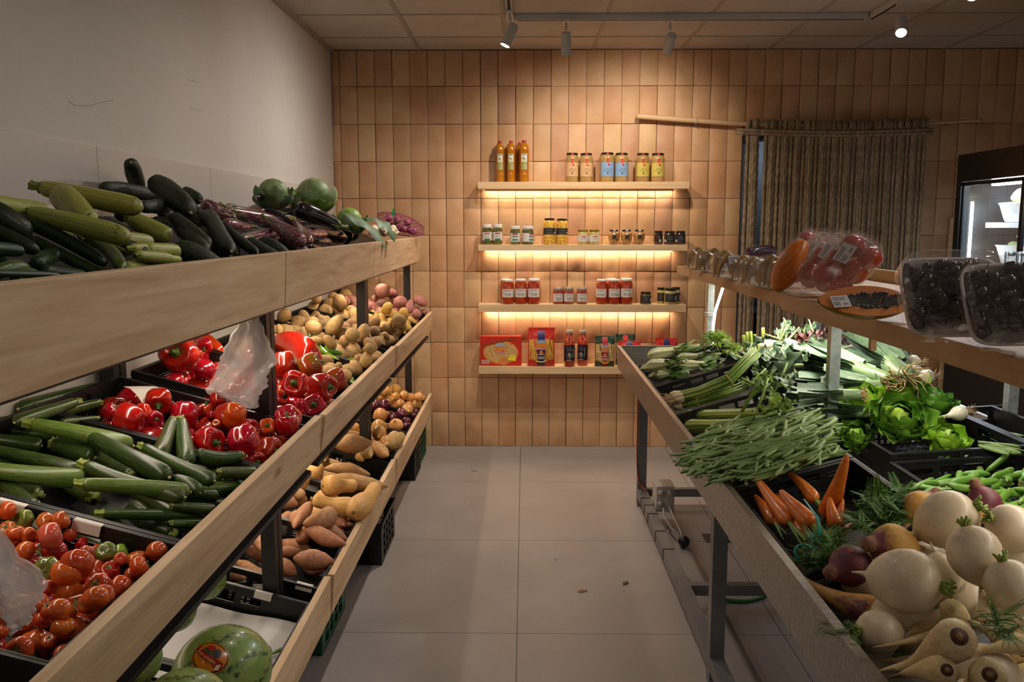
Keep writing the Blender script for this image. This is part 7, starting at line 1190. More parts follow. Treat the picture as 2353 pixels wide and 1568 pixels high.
for x, y, a, s in ((520, 670, 2.9, 1.35), (520, 670, .2, 1.2), (640, 690, 1.2, 1), (700, 700, .5, .8), (800, 640, 2.2, .8), (890, 590, .4, .9), (890, 590, 1.7, .7), (880, 600, 2.8, 1.1), (900, 610, -.6, 1), (960, 600, .3, .9), (760, 700, -.4, .7), (1040, 560, .6, 1), (1060, 500, 1.4, 1), (600, 660, 1.9, .9), (1000, 640, 2.4, .9), (730, 660, 1.4, .8)):
    o = bpy.data.objects.new('basil_leaf', BAS[r_.randint(0, 2)]); COL.objects.link(o); o.parent = t; o.matrix_world = Matrix.Translation(on(RT, 'N', x, y, .03))@RT.mat()@RZm(a)@RYm(r_.uniform(-.5, .1))@Matrix.Scale(s, 4)
# dark leafy greens: broccoli leaves, chard and leaf herbs between the crates
m_bro = M('broccoli_leaf', (44, 74, 44), (72, 102, 68), scale=6, rough=.55, rnd=.15, hue=.01, bump=.2, bscale=18); m_brs = M('broccoli_stalk', (132, 156, 92), (164, 182, 120), scale=4, rough=.45, rnd=.08); m_redl = M('red_salad_leaf', (58, 26, 28), (86, 44, 38), scale=8, rough=.5, rnd=.15); m_herb = M('celery_herb_leaf', (72, 116, 32), (104, 144, 52), scale=8, rough=.45, rnd=.15)
def greens(label, cat, name, z, spots, mat, wd, L_, h, seed, stalk=None, ruf=.35, grp=None, bed=RT):
    p0 = on(bed, z, *spots[0][:2], h); t = thing(name, label, cat, p0, 0, grp); r_ = random.Random(seed)
    for x, y, a in spots:
        p = on(bed, z, x, y, h+r_.uniform(-.02, .03)); M_ = Matrix.Translation(p)@bed.mat()@RZm(a)@RYm(-.35+r_.uniform(-.4, .2)); kid(leaf_grid(MB(), L_*r_.uniform(.8, 1.2), wd*r_.uniform(.8, 1.2), -.9+r_.uniform(-.4, .8), .2, ruf, seed*9+int(x), 12, 9, .3, Mx=M_, power=.7), 'leaf', mat, t, smooth=True)
        if stalk: kid(MB().sweep([p-M_.to_3x3()@Vector((.09, 0, .01)), p, p+M_.to_3x3()@Vector((.05, 0, .01))], [.006, .005, .003], 7), 'stalk', stalk, t, smooth=True)
    return t
greens('dark broccoli leaves crowded between the spring onions and leeks', 'leafy greens', 'broccoli_leaves', 'N', ((1180, 400, 2.6), (1320, 370, 1.2), (1420, 400, .3), (1500, 420, 2.4), (1540, 370, .8), (1560, 470, 3.4), (1480, 520, 4.0), (1460, 560, 2.2), (1560, 560, .4), (1600, 420, 1.6), (1400, 470, 5.0), (1640, 480, .6), (1250, 360, .2), (1620, 600, 4.4)), m_bro, .045, .12, .04, 21, m_brs)
greens('celery leaf herbs with ribbed edges beside the spring onions', 'herbs', 'celery_leaves', 'N', ((1330, 580, .4), (1360, 620, 1.4), (1380, 660, -.4), (1400, 690, .8), (1300, 640, 2.4), (1420, 590, .1), (1350, 530, 1.0), (1390, 560, 2.0), (1310, 690, .2), (1440, 640, 1.5)), m_herb, .026, .06, .05, 23, m_onst, .5)
greens('bright cut celery tops at the end of the lying celery', 'herbs', 'cut_celery_greens', 'N', ((1480, 850, .5), (1520, 830, 1.5), (1550, 860, .1), (1460, 890, 2.5), (1400, 890, .9), (1530, 900, -.4)), m_cell, .028, .06, .05, 24, None, .5)
greens('broccoli shoots with pale stalks at the back near the rope curtain', 'leafy greens', 'broccoli_shoots', 'N', ((1520, 190, 1.3), (1560, 150, .6), (1600, 180, 1.0), (1650, 200, .4), (1700, 190, 1.6), (1750, 180, .8), (1620, 120, 1.8), (1830, 150, 1.4), (1780, 200, .3), (1560, 210, .1), (1490, 220, 2.4)), m_bro, .022, .07, .06, 25, m_brs, .4)
greens('dark red salad leaves under the plank shelf by the post', 'salad', 'red_salad', 'N', ((1720, 230, .5), (1760, 220, 1.5), (1800, 240, 2.2), (1850, 210, .2), (1890, 200, 1.0), (1920, 215, 2.8)), m_redl, .03, .06, .05, 26, None, .6); greens('dark red salad leaves behind the leeks past the shelf post', 'salad', 'red_salad', 'O', ((500, 190, .5), (540, 200, 1.5), (580, 210, 2.2), (470, 170, .9)), m_redl, .03, .06, .06, 27, None, .6, bed=RB)
C3 = Pile(RT, 'fennel', 'fennel', None, 'fennel', ''); lay(C3, 'fennel', 'N', 1700, 300, 2000, 265, 30, 0, label='thin fennel with green stems just under the plank shelf', h0=.06)
# leeks
LK = Pile(RB, 'leek', 'leek', 'leeks on the steel table', 'leek with blue-green leaves', 'on the steel table', .09); RB.base = -.03
for x1, y1, x2, y2, r, v in ((700, 860, 330, 850, 95, 1), (620, 720, 10, 740, 80, 3), (560, 780, 200, 800, 80, 2), (760, 770, 375, 755, 100, 3), (740, 690, 140, 690, 100, 1), (800, 600, 20, 560, 90, 1), (800, 700, 390, 640, 110, 3), (780, 540, 100, 430, 110, 2), (960, 600, 410, 530, 90, 1), (1000, 560, 150, 260, 120, 0), (1010, 540, 430, 400, 100, 2), (1000, 520, 420, 260, 100, 2), (1170, 540, 820, 235, 150, 0)): lay(LK, 'leek', 'O', x1, y1, x2, y2, r*1.3, v, '', capk=1.3, h0=.035, roll=rng.uniform(-.3, .3), Lmin=.2, hold=True)
WO = Pile(RB, 'fresh_onion', 'onion', 'white fresh onions on the steel table', 'white fresh onion', '')
for x1, y1, x2, y2, r, lab, h in ((1240, 385, 1000, 370, 72, 'white fresh onion with a bushy root beard, uppermost beside the leeks', .10), (1260, 470, 1000, 480, 62, 'white fresh onion, second below the plank shelf beside the lettuce', .09), (1420, 510, 1180, 560, 74, 'white fresh onion with long stray roots, just behind the lettuce', .09), (1740, 850, 1450, 920, 74, 'white fresh onion by the fridge base with bristling roots', .05), (760, 210, 560, 250, 52, 'white fresh onion tip showing between leek leaves and plank', .09)): lay(WO, 'fresh_onion', 'O', x1, y1, x2, y2, r, 0, '', capk=1, h0=h, label=lab, Lmin=.12, hold=True)
# green beans: 290 beans one by one over a bed of more beans
def inpoly(x, y, P):
    c = False
    for i in range(len(P)):
        (x1, y1), (x2, y2) = P[i-1], P[i]
        if (y1 > y) != (y2 > y) and x < (x2-x1)*(y-y1)/(y2-y1)+x1: c = not c
    return c
GB = Pile(RT, 'green_bean', 'bean', 'green beans heaped in the table crate', 'green bean', ''); POLY = [(690, 1260), (760, 1150), (900, 1050), (1080, 980), (1250, 930), (1560, 910), (1720, 890), (1830, 900), (1960, 1000), (1960, 1320), (1700, 1380), (1500, 1430), (1050, 1500), (900, 1450), (790, 1340)]
BC = RT.loc(on(RT, 'N', 1400, 1200, 0))
def bean(x, y, a, h, L_=None, lift=0, var=None, stack=False):
    p = on(RT, 'N', x, y, h); L_ = L_ or rng.uniform(.10, .155); r = rng.uniform(.0048, .0060); sg = rng.choice((1, -1)); bd = (0, 2.2, -3.5, 1.0, 4.5)[(var or 0) % 5]*r*sg
    if stack:
        q = RT.loc(p); t1_ = np.linspace(-.47, .47, 11); tt = t1_*L_; of = bd*(1-(2*t1_)**2); C = np.stack([tt*math.cos(a)-of*math.sin(a), tt*math.sin(a)+of*math.cos(a), tt*lift], 1); R = np.full(11, r*1.1); b0 = RT.base; RT.base = h-.006; w = settle(RT, q[:2], C, R, h, cap=h+.05, slack=1.0); RT.base = b0; p = RT.hit(*px('N', x, y), w); q = RT.loc(p); RT.S = np.vstack([RT.S, np.concatenate([C+np.array((q[0], q[1], w)), R[:, None]], 1)])
    d = (RT.U*math.cos(a)+Vector((0, math.sin(a), 0))+RT.W*lift).normalized(); Y = (Vector((0, math.cos(a), 0))-RT.U*math.sin(a)).normalized(); Z = d.cross(Y)
    return Matrix.Translation(p)@Matrix((d, Y, Z)).transposed().to_4x4()@(RX(0) if sg > 0 else RX(PI))@Matrix.Diagonal((L_, r, r, 1))
k = 0; heap = MB(); bm = [v[0] for v in PROTO['bean']]
while k < 540:
    x, y = rng.uniform(680, 1960), rng.uniform(880, 1510)
    if not inpoly(x, y, POLY): continue
    q = RT.loc(on(RT, 'N', x, y, 0)); e = 1-min(1, math.hypot((q[0]-BC[0])/.26, (q[1]-BC[1])/.34)); top = -.02+.075*e**.6; a = rng.gauss(.1, .62)+(PI if rng.random() < .5 else 0)+(.5 if x > 1700 else 0)
    if k < 270: h = top-rng.uniform(.026, .055); M_ = bean(x, y, a, h); me = bm[k % 5]; V = np.array([tuple(M_@v.co) for v in me.vertices]); heap.add(V, [tuple(p_.vertices) for p_ in me.polygons])
    else: GB.spawn('bean', bean(x, y, a, top-rng.uniform(.004, .014), lift=rng.gauss(0, .05), stack=True, var=k), k, '', 'slender green bean in the loose heap spilling over the steel edge')
    k += 1
tag(heap.obj('green_bean_heap', m_bn, smooth=True), 'lower layer of green beans packed under the loose beans', 'beans', 'green beans heaped in the table crate', 'stuff')
for x, y, a, h, L_, lf, lab in ((1440, 1150, 1.0, .075, .20, .25, 'long thick bean lying up across the middle of the heap'), (1390, 1440, 1.5, .0, .15, -.6, 'bean hanging down from the heap edge into the carrot crate'), (720, 1180, .9, .01, .11, -.1, 'bean curling out over the steel edge at the heap corner'), (860, 1430, .7, -.01, .13, -.3, 'bean pointing down over the steel edge'), (720, 1295, 0, -.005, .11, 0, 'straight bean sticking out farthest over the aisle')): GB.spawn('bean', bean(x, y, a, h, L_, lf), 1, '', lab)
# carrots in two tied bunches
CA = Pile(RT, 'carrot', None, None, 'carrot', ''); RT.base = -.05
def carrots(label, L_, tie, seed):
    t = thing('carrot_bunch', label, 'carrots', on(RT, 'P', *tie, .0), 0, 'bunched carrots in the table crate'); bpy.context.view_layer.update()
    for x1, y1, x2, y2, r, dz, h in L_:
        o = lay(CA, 'carrot', 'P', x1, y1, x2, y2, r, rng.randint(0, 2), '', dz=dz, h0=h, capk=.9, Lmin=.08); Mw = o.matrix_world.copy()
        for kx in ('label', 'category', 'group'):
            if kx in o: del o[kx]
        o.parent = t; o.matrix_parent_inverse = Matrix.Translation(-t.location); o.matrix_world = Mw
    c = on(RT, 'P', tie[0], tie[1], .025); kid(MB().sweep([c+Vector((.02*math.cos(a), .012*math.sin(a), .014*math.sin(a*1.0))) for a in np.linspace(0, PI2, 13)], [.0025]*13, 6), 'tie', flat('turquoise_band', (24, 150, 140), .4), t, smooth=True)
    return t
fro = M('carrot_frond', (52, 96, 26), (84, 128, 44), scale=9, rough=.55, rnd=.1)
def fronds(t, z, spots, n_, L_, seed, h=.03):
    mb = MB(); r_ = random.Random(seed)
    for i in range(n_):
        x, y, rad = spots[i % len(spots)]; a = r_.uniform(0, PI2); q = rad*math.sqrt(r_.random()); p = on(RT, z, x+q*math.cos(a), y+q*math.sin(a), h+r_.uniform(-.03, .03)); d = Vector((r_.uniform(-1, 1), r_.uniform(-1, .6), r_.uniform(-.1, .5))).normalized(); sd = d.cross(Vector((r_.uniform(-.3, .3), .2, 1))).normalized(); l = L_*r_.uniform(.7, 1.2)
        mb.sweep([p, p+d*l*.6, p+d*l-Vector((0, 0, .01))], [.0012, .001, .0004], 3)
        for k in range(11):
            s = p+d*l*(.12+.88*k/11); w = l*.24*(1-.5*k/11)
            for sg in (-1, 1):
                e = s+sd*sg*w+d*w*.7; n3 = d*w*.16; mb.add([s-n3*.5, s.lerp(e, .5)-n3, e, s.lerp(e, .5)+n3], [(0, 1, 2, 3)]); f_ = s.lerp(e, .55); mb.add([f_, f_+d*w*.5+sd*sg*.1*w, f_+n3], [(0, 1, 2)]); mb.add([f_, f_+sd*sg*w*.5-d*w*.1, f_-n3], [(0, 1, 2)])
    kid(mb, 'fronds', fro, t)
t1 = carrots('carrot bunch nearest the steel edge, turquoise tie low on its stalks', ((300, 585, 165, 390, 46, .02, -.02), (480, 615, 420, 470, 44, .0, -.02), (470, 500, 290, 330, 36, .03, -.02), (400, 585, 160, 250, 55, .05, .02)), (480, 720), 1)
t2 = carrots('carrot bunch with one carrot standing upright against the crate back', ((575, 455, 385, 260, 44, .04, .0), (705, 580, 800, 525, 40, 0, -.02), (725, 545, 745, 395, 40, .04, -.01), (540, 540, 320, 305, 64, .05, .02), (690, 510, 670, 430, 50, .02, .01), (618, 445, 758, 42, 66, .16, .05)), (590, 640), 2)
fronds(t1, 'P', ((480, 750, 60), (560, 760, 60)), 80, .038, 5, .0); fronds(t2, 'P', ((640, 680, 70), (960, 430, 110), (1060, 380, 90), (870, 520, 70), (1080, 440, 90)), 330, .05, 6, .02)
c = on(RT, 'P', 590, 640, .03); q = on(RT, 'P', 480, 365, .06); kid(MB().sweep([c, c.lerp(q, .4)+Vector((.008, 0, .012)), q], [.004, .0035, .002], 6, squash=.4), 'tie_end', MATS['turquoise_band'], t2, smooth=True)
# peas, flat beans
PE = Pile(RB, 'pea_pod', 'pea pod', 'pea pods in the table crate', 'plump green pea pod', ''); RB.base = -.06
POLYP = [(1130, 300), (1300, 250), (1450, 215), (1926, 180), (2000, 200), (2000, 460), (1760, 440), (1450, 330)]
k = 0
while k < 46:
    x, y = rng.uniform(1130, 2000), rng.uniform(180, 460)
    if not inpoly(x, y, POLYP): continue
    p = on(RB, 'P', x, y, -.03+.03*(k/46)); a = rng.gauss(.25, .5); d = (RB.U*math.cos(a)+Vector((0, math.sin(a), 0))+RB.W*rng.gauss(0, .1)).normalized(); Y = RB.W.cross(d).normalized(); PE.spawn('pea_pod', Matrix.Translation(p)@Matrix((d, Y, d.cross(Y))).transposed().to_4x4()@RX(rng.uniform(0, 6))@Matrix.Diagonal((rng.uniform(.075, .10), .0085, .0085, 1)), k, '', 'plump green pea pod in the crate behind the turnips'); k += 1
lay(PE, 'pea_pod', 'P', 1840, 50, 1670, 190, 22, 0, label='pea pod leaning up against the crate edge, highest of the pods', dz=-.06, h0=.05); lay(PE, 'pea_pod', 'P', 1640, 170, 1650, 260, 40, 1, label='broad flat pea pod standing on the heap below the leaning one', dz=-.02, h0=.02); lay(PE, 'pea_pod', 'P', 1885, 190, 1700, 240, 24, 2, label='smooth pea pod lying across the top of the pod heap', h0=.02)
FB = Pile(RB, 'flat_bean', 'bean', 'flat beans at the fridge side', 'broad flat bean', '')
for i in range(18): x1 = rng.uniform(1840, 1990); y1 = 1020+i*10+rng.uniform(-12, 12); lay(FB, 'flat_bean', 'O', x1, y1, x1+rng.uniform(260, 420), y1+rng.uniform(30, 90), rng.uniform(16, 24), i, label='broad flat bean in the crate by the fridge', h0=.0, capk=.6)
lay(FB, 'pale_courgette', 'O', 2262, 1290, 2290, 1500, 42, 0, label='pale yellow-green courgette end at the picture edge beside the pea pods', h0=.02)
# roots at the near end, straight on the steel tray
RN = Bed(.56, .83, math.radians(7), 1, .0)
TU = Pile(RN, 'turnip', 'turnip', 'white turnips at the near end of the table', 'white turnip', 'in the root heap', .12)
def root(p, kind, x, y, r, ax, h, label, var=0, sq=1.0): AX['_'] = ax; return drop(p, kind, 'P', x, y, r, var, '', '_', capk=.8, h0=h, label=label, sq=sq, hold=True)
SW = Pile(RN, 'swede', 'swede', 'swedes at the near end of the table', 'swede', '')
PN = Pile(RN, 'parsnip', 'parsnip', 'parsnips at the near end of the table', 'parsnip', 'at the near end of the table', .12)
b0 = RN.base; fill(TU, ['turnip'], .03, .55, 1.05, 1.80, .055, 300, .01, adj='half-hidden', maxn=14); fill(PN, ['parsnip'], .03, .55, 1.0, 1.5, .03, 200, .02, .2, 'half-hidden', .2, 8)
for x1, y1, x2, y2, r, v, h, lab in ((1240, 1420, 980, 1430, 80, 0, .03, 'parsnip buried beside the steel edge, only its flank showing'), (1900, 1500, 1560, 1500, 90, 1, .03, 'thick parsnip at the bottom picture corner'), (1500, 1120, 1140, 1280, 110, 2, .05, 'parsnip with split skin under the long tap roots'), (1640, 1210, 1550, 1160, 90, 0, .06, 'short parsnip stub beside the leafy scrap'), (1880, 1180, 1900, 1280, 70, 1, .06, 'parsnip end by the rightmost turnip'), (1240, 1310, 935, 1370, 40, 1, .07, 'thin forked parsnip tail pointing to the steel edge'), (1960, 1350, 1540, 1390, 78, 2, .09, 'pale smooth parsnip lying crosswise beside the dark-crowned one'), (1240, 1440, 960, 1500, 60, 0, .07, 'parsnip flank below the biggest one'), (1420, 1490, 1030, 1545, 88, 1, .10, 'smaller parsnip with a dark cut crown at the bottom edge'), (1700, 1520, 1460, 1620, 105, 2, .10, 'parsnip with a ragged brown crown at the bottom edge'), (1680, 1180, 1632, 815, 44, 0, .13, 'parsnip with its thin tip pointing straight up'), (1500, 1270, 1080, 1500, 128, 0, .13, 'biggest parsnip, round dark-ringed cut crown facing the camera')): lay(PN, 'parsnip', 'P', x1, y1, x2, y2, r, v, '', capk=.8, h0=h, label=lab, Lmin=.12, hold=True, dz=-.17 if 'crown' in lab and v < 3 and 'dark-crowned' not in lab else 0)
for x, y, r, ax, h, lab, v in ((1240, 1130, 130, (.2, -.5, .6), .05, 'white turnip mostly hidden beneath the one with a green crown', 0), (1840, 700, 130, (.5, .2, .6), .10, 'white turnip half behind the egg-shaped one', 1), (1850, 560, 165, (-.9, -.1, .3), .13, 'white turnip on its side with a pale green crown at its end', 2), (975, 1240, 150, (-.95, -.2, .1), .05, 'white turnip lying on the steel edge with leafy crown over the aisle', 0), (1390, 890, 150, (.1, -.2, -.9), .08, 'white turnip with a bent tap root beside the green crown', 1), (1840, 940, 172, (-.2, .3, .8), .13, 'white turnip at the picture edge with a scratched side', 2), (1150, 905, 222, (.75, -.55, .15), .10, 'large white turnip whose green crown faces its neighbour', 0), (1420, 500, 196, (.75, -.3, .55), .17, 'large white turnip topmost with a tuft of cut green leaves', 1), (1600, 725, 182, (-.1, .35, .9), .18, 'smooth egg-shaped white turnip in the middle of the heap', 2)): root(TU, 'turnip', x, y, r, ax, h, lab, v, 1.05)
for kd, x, y, r, ax, h, lab, v in (('swede', 1240, 430, 125, (.7, .3, .5), .13, 'yellow swede with purple shoulder behind the topmost turnip', 0), ('purple_swede', 1670, 400, 118, (-.4, .2, .9), .15, 'purple swede with a cut neck, farthest back in the root heap', 0), ('swede', 1650, 470, 60, (.3, -.4, .6), .12, 'small purple-topped swede between turnips', 1), ('swede', 1075, 640, 165, (-.92, -.2, .25), .10, 'large yellow swede with its purple neck lying to the carrots', 1), ('purple_swede', 790, 800, 148, (-.85, -.45, .0), .06, 'dark purple swede with hairy roots by the carrot crate', 0)): root(SW, kd, x, y, r, ax, h, lab, v)
lay(SW, 'parsnip', 'P', 960, 1110, 430, 850, 98, 1, label='yellow tapering swede root resting on the steel edge', h0=.03).data.materials
o = SW.L[-1][0]; o.data = o.data.copy(); o.data.materials[0] = m_swd
t = thing('carrot_leaf_scrap', 'small yellow-green leaf tuft sticking out over the steel edge near the turnips', 'leaf', on(RN, 'P', 720, 1230, .06)); fronds(t, 'P', ((700, 1230, 40), (760, 1220, 40)), 26, .035, 9, .02); t2_ = thing('leafy_scrap', 'sprig of green leaf stalks among the parsnips', 'leaf', on(RN, 'P', 1780, 1180, .1)); fronds(t2_, 'P', ((1780, 1170, 50), (1790, 1240, 40)), 30, .04, 10, .10)
for p_ in (K1, LK, TU, PN): p_.done()

# ================================================================ PACKS ON THE PLANK SHELF
ZS = 1.3785
def rest(t, z=ZS, dy=0):
    bpy.context.view_layer.update(); lo = min((o.matrix_world@v.co).z for o in t.children_recursive if o.type == 'MESH' for v in o.data.vertices); t.location.z += z-lo; t.location.y += dy; return t
f_wrap = film('cling_film', (222, 214, 208), .07, .12, .32, noise=22); f_tray = film('clear_tray', (226, 200, 190), .26, .2, .25); m_foam = M('white_foam_tray', (206, 196, 190), (214, 205, 200), scale=30, rough=.6, rnd=.03, hue=0)
P_lab = flat('price_label_paper', (206, 202, 204), .6)
def plabel(par, Mx, w=.05, h=.032):
    o = MB().box((-w/2, -h/2, 0), (w/2, h/2, .0006)).obj('price_label', P_lab, par); o.matrix_local = Mx
    for k in range(9): x = -w*.40+k*w*.035; MB().box((x, -h*.35, .0006), (x+w*(.012 if k % 2 else .022), -h*.02, .0009)).obj('print', P_ink, o) if k in (0, 2, 4, 6, 8) else None
    for q in (.12, .28): MB().box((-w*.42, h*q, .0006), (w*.3, h*(q+.07), .0009)).obj('print', P_grey, o)
    MB().box((w*.1, -h*.3, .0006), (w*.36, -h*.2, .0009)).obj('print', P_grey, o)
m_ban = M('ripe_banana_skin', (124, 92, 26), (158, 122, 40), scale=6, rough=.5, rnd=.12, hue=.01, c3=(70, 48, 24), ramp=(.35, .58))
def bmesh_(R, a0, a1, r): th = np.linspace(a0, a1, 14); return MB().sweep([(R*math.cos(a), 0, R*math.sin(a)) for a in th], [r*.35, r*.7]+[r]*9+[r*.8, r*.5, r*.28], 10, lambda t_, q: 1+.06*np.cos(5*t_), up=(0, 1, 0)).mesh('banana', m_ban)
BM = bmesh_(.058, -.15, PI+.15, .0165)
def banana_pack(z, x0, y0, x1, y1, rz, label, lab=(.0, 0)):
    a, b = px(z, x0, y0), px(z, x1, y1); p = hitz((a[0]+b[0])/2, b[1], ZS+.004); d = depth(p); w = (b[0]-a[0])*d/F; h = (b[1]-a[1])*d/F; t = thing('banana_pack', label, 'pack of bananas', p+Vector((0, .03, 0)), rz, 'wrapped banana packs on the plank shelf'); s = h/.094*.9
    for k in range(3): o = bpy.data.objects.new('banana', BM); COL.objects.link(o); o.parent = t; o.location = (.004*k, (k-1)*.031*s, .014*s+.006*(k % 2)*s); o.scale = (w/.16*1.05, s, s); o.rotation_euler = (.1*(k-1), 0, .12*(k-1))
    def f(u, v):
        th = PI*(1.12*u-.06); k = .0175*s/.058; rr = 1.36+.05*math.sin(7*u+5*v); return (.058*w/.16*1.05*rr*math.cos(th), (v-.5)*.125*s, .010*s+max(-.008*s, .058*s*1.36*math.sin(th))+.004*math.sin(9*v+4*u))
    MB().grid(f, 22, 12).grid(lambda u, v: tuple(np.array(f(u, 0))*np.array((v, 1, v))+np.array((0, -.01*math.sin(PI*v)*0, 0))), 16, 5).obj('film', f_wrap, t, smooth=True)
    MB().grid(lambda u, v: ((u-.5)*w*.62, (v-.5)*.12*s, .002+.006*(2*abs(u-.5))**3), 9, 6).obj('tray', m_foam, t, smooth=True)
    c = f(.5+lab[0], .10); plabel(t, Matrix.Translation((lab[0]*.14, -.068*s, .045*s+lab[1]))@RZm(lab[0]*2)@RX(PI/2-.3), .04*s, .055*s)
    return rest(t)
for x0, y0, x1, y1, rz, lab, lp in ((190, 345, 340, 580, .5, 'wrapped bananas at the far end of the plank shelf', (.05, .0)), (245, 390, 440, 605, .3, 'wrapped bananas, second from the far end of the plank', (-.1, 0)), (340, 350, 520, 612, .4, 'wrapped bananas, third from the far end, partly behind the arched pack', (.08, -.01)), (600, 420, 840, 692, .3, 'wrapped bananas with a tilted label between the arched pack and the papaya side', (.02, .02)), (415, 370, 660, 672, .15, 'wrapped bananas arching high with an upright price label, front of the row', (.06, .01)), (700, 430, 930, 742, .25, 'wrapped bananas showing two curved fruits under a wide label', (-.02, .01)), (880, 400, 1100, 772, .3, 'wrapped bananas squeezed against the whole papaya', (-.06, .02))): banana_pack('L', x0, y0, x1, y1, rz, lab, lp)
# wrapped aubergine and greens at the back
p = hitz(*px('L', 900, 520), ZS+.03)+Vector((.05, .25, .03)); t = thing('aubergine_pack', 'wrapped purple aubergine on a white tray behind the bananas', 'pack of aubergine', p, .5)
MB().box((-.11, -.05, -.03), (.11, .05, -.018)).obj('tray', m_foam, t); o = bpy.data.objects.new('aubergine', PROTO['striped_aubergine'][0][0].copy()); o.data.materials[0] = M('wrapped_aubergine_skin', (72, 32, 52), (96, 48, 70), rough=.3); COL.objects.link(o); o.parent = t; o.scale = (.2, .035, .035); o.location = (0, 0, .022); MB().grid(lambda u, v: ((u-.5)*.23, (v-.5)*.105, -.015+.078*math.sin(PI*v)**.6*math.sin(PI*u)**.4), 14, 10).obj('film', f_wrap, t, smooth=True)
for x, y, lab, sd, back in ((2060, 590, 'wrapped pale green cabbage head behind the tomato trays, nearer the rope curtain', 4, .3), (2250, 600, 'wrapped pale green cabbage head behind the cut papaya', 5, .25)):
    p = hitz(*px('L', x, 640), ZS); p = Vector((1.30, p.y+.15, ZS+.055)); o = leafball('wrapped_cabbage', lab, 'cabbage', 'wrapped cabbages on the plank shelf', p, .075, (M('wrapped_leaf', (112, 120, 84), (140, 146, 112), scale=6, rough=.5), m_cab), sd, 14, .2); MB().lathe([(.01, -.055), (.06, -.05), (.085, .0), (.07, .05), (.01, .075)], 18, nz(sd, 5, .06)).obj('film', f_wrap, o, smooth=True)
# papayas
m_pap = M('papaya_flesh', (206, 104, 30), (222, 130, 50), scale=5, rough=.3, rnd=0, coat=.6); m_paps = M('papaya_skin', (112, 108, 34), (150, 128, 44), scale=5, rough=.4, rnd=0, c3=(70, 82, 30)); m_seed = M('papaya_seed', (26, 24, 18), (44, 38, 26), scale=30, rough=.3, rnd=0, coat=.5); m_papo = M('ripe_papaya_skin', (196, 92, 22), (210, 120, 40), scale=4, rough=.4, rnd=0)
p = hitz(*px('L', 1095, 815), ZS); t = lobed('papaya', m_papo, [(.02, -1), (.4, -.93), (.8, -.6), (1, -.1), (.92, .35), (.66, .72), (.36, .92), (.14, 1.0), (.02, 1.02)], 5, .02, 300, .02, 26); o = bpy.data.objects.new('papaya', t); COL.objects.link(o); tag(o, 'whole orange papaya leaning upright between bananas and tomato trays', 'papaya'); o.matrix_world = Matrix.Translation(p+Vector((.035, .06, .088)))@RYm(.5)@Matrix.Diagonal((.05, .055, .098, 1)); s_ = MB().sweep([(0, 0, 1.0), (0, 0, 1.08)], [.12, .1], 8).obj('stalk', m_scar, o, smooth=True)
a, b = hitz(*px('L', 1392, 960), ZS+.03), hitz(*px('L', 2310, 960), ZS+.03); LP = (b-a).length; ctr = (a+b)/2; hp = LP*.205
t = thing('cut_papaya', 'halved papaya lying cut side up with black seeds and a price label', 'papaya', ctr+Vector((.02, .03, -.03+hp*1.0)), math.atan2(b.y-a.y, b.x-a.x)); inner = bpy.data.objects.new('half', None); prof = lambda s: max(0, math.sin(PI*min(1, max(0, .02+.96*s**.92)))**.62)*(.78+.3*s)
TLT = RX(math.radians(44)); sk = MB().grid(lambda s, v: ((s-.5)*LP, -hp*1.12*prof(s)*math.cos(PI*v), -hp*1.0*prof(s)*math.sin(PI*v)), 26, 15).xf(TLT).obj('skin', m_paps, t, smooth=True)
MB().grid(lambda s, v: ((s-.5)*LP, hp*1.12*prof(s)*(2*v-1), -.45*hp*max(0, 1-((s-.58)/.33)**2-((2*v-1)/.5)**2)), 40, 25).xf(TLT@TR(0, 0, .0005)).obj('flesh', m_pap, t, smooth=True)
sd = MB(); r_ = random.Random(8)
for i in range(150):
    s = r_.uniform(.30, .90); w = math.sqrt(max(0, 1-((s-.6)/.32)**2))*.46; v = r_.uniform(-w, w); z = -.40*hp*max(0, 1-((s-.58)/.33)**2-(v/.5)**2); rr = .0062*r_.uniform(.8, 1.15); sd.lathe([(.1*rr, -rr), (.8*rr, -.6*rr), (rr, 0), (.8*rr, .6*rr), (.1*rr, rr)], 7, o=((s-.5)*LP, hp*1.1*v, z+.004))
sd.xf(TLT).obj('seeds', m_seed, t, smooth=True)['kind'] = 'stuff'; MB().grid(lambda s, v: ((s-.5)*LP*1.0, hp*1.1*prof(s)*(2*v-1), .004+.002*math.sin(9*s)), 20, 9).xf(TLT).obj('film', f_wrap, t, smooth=True); plabel(t, TLT@Matrix.Translation((-LP*.29, -.01, .009))@RZm(.1), LP*.19, LP*.16); rest(t)
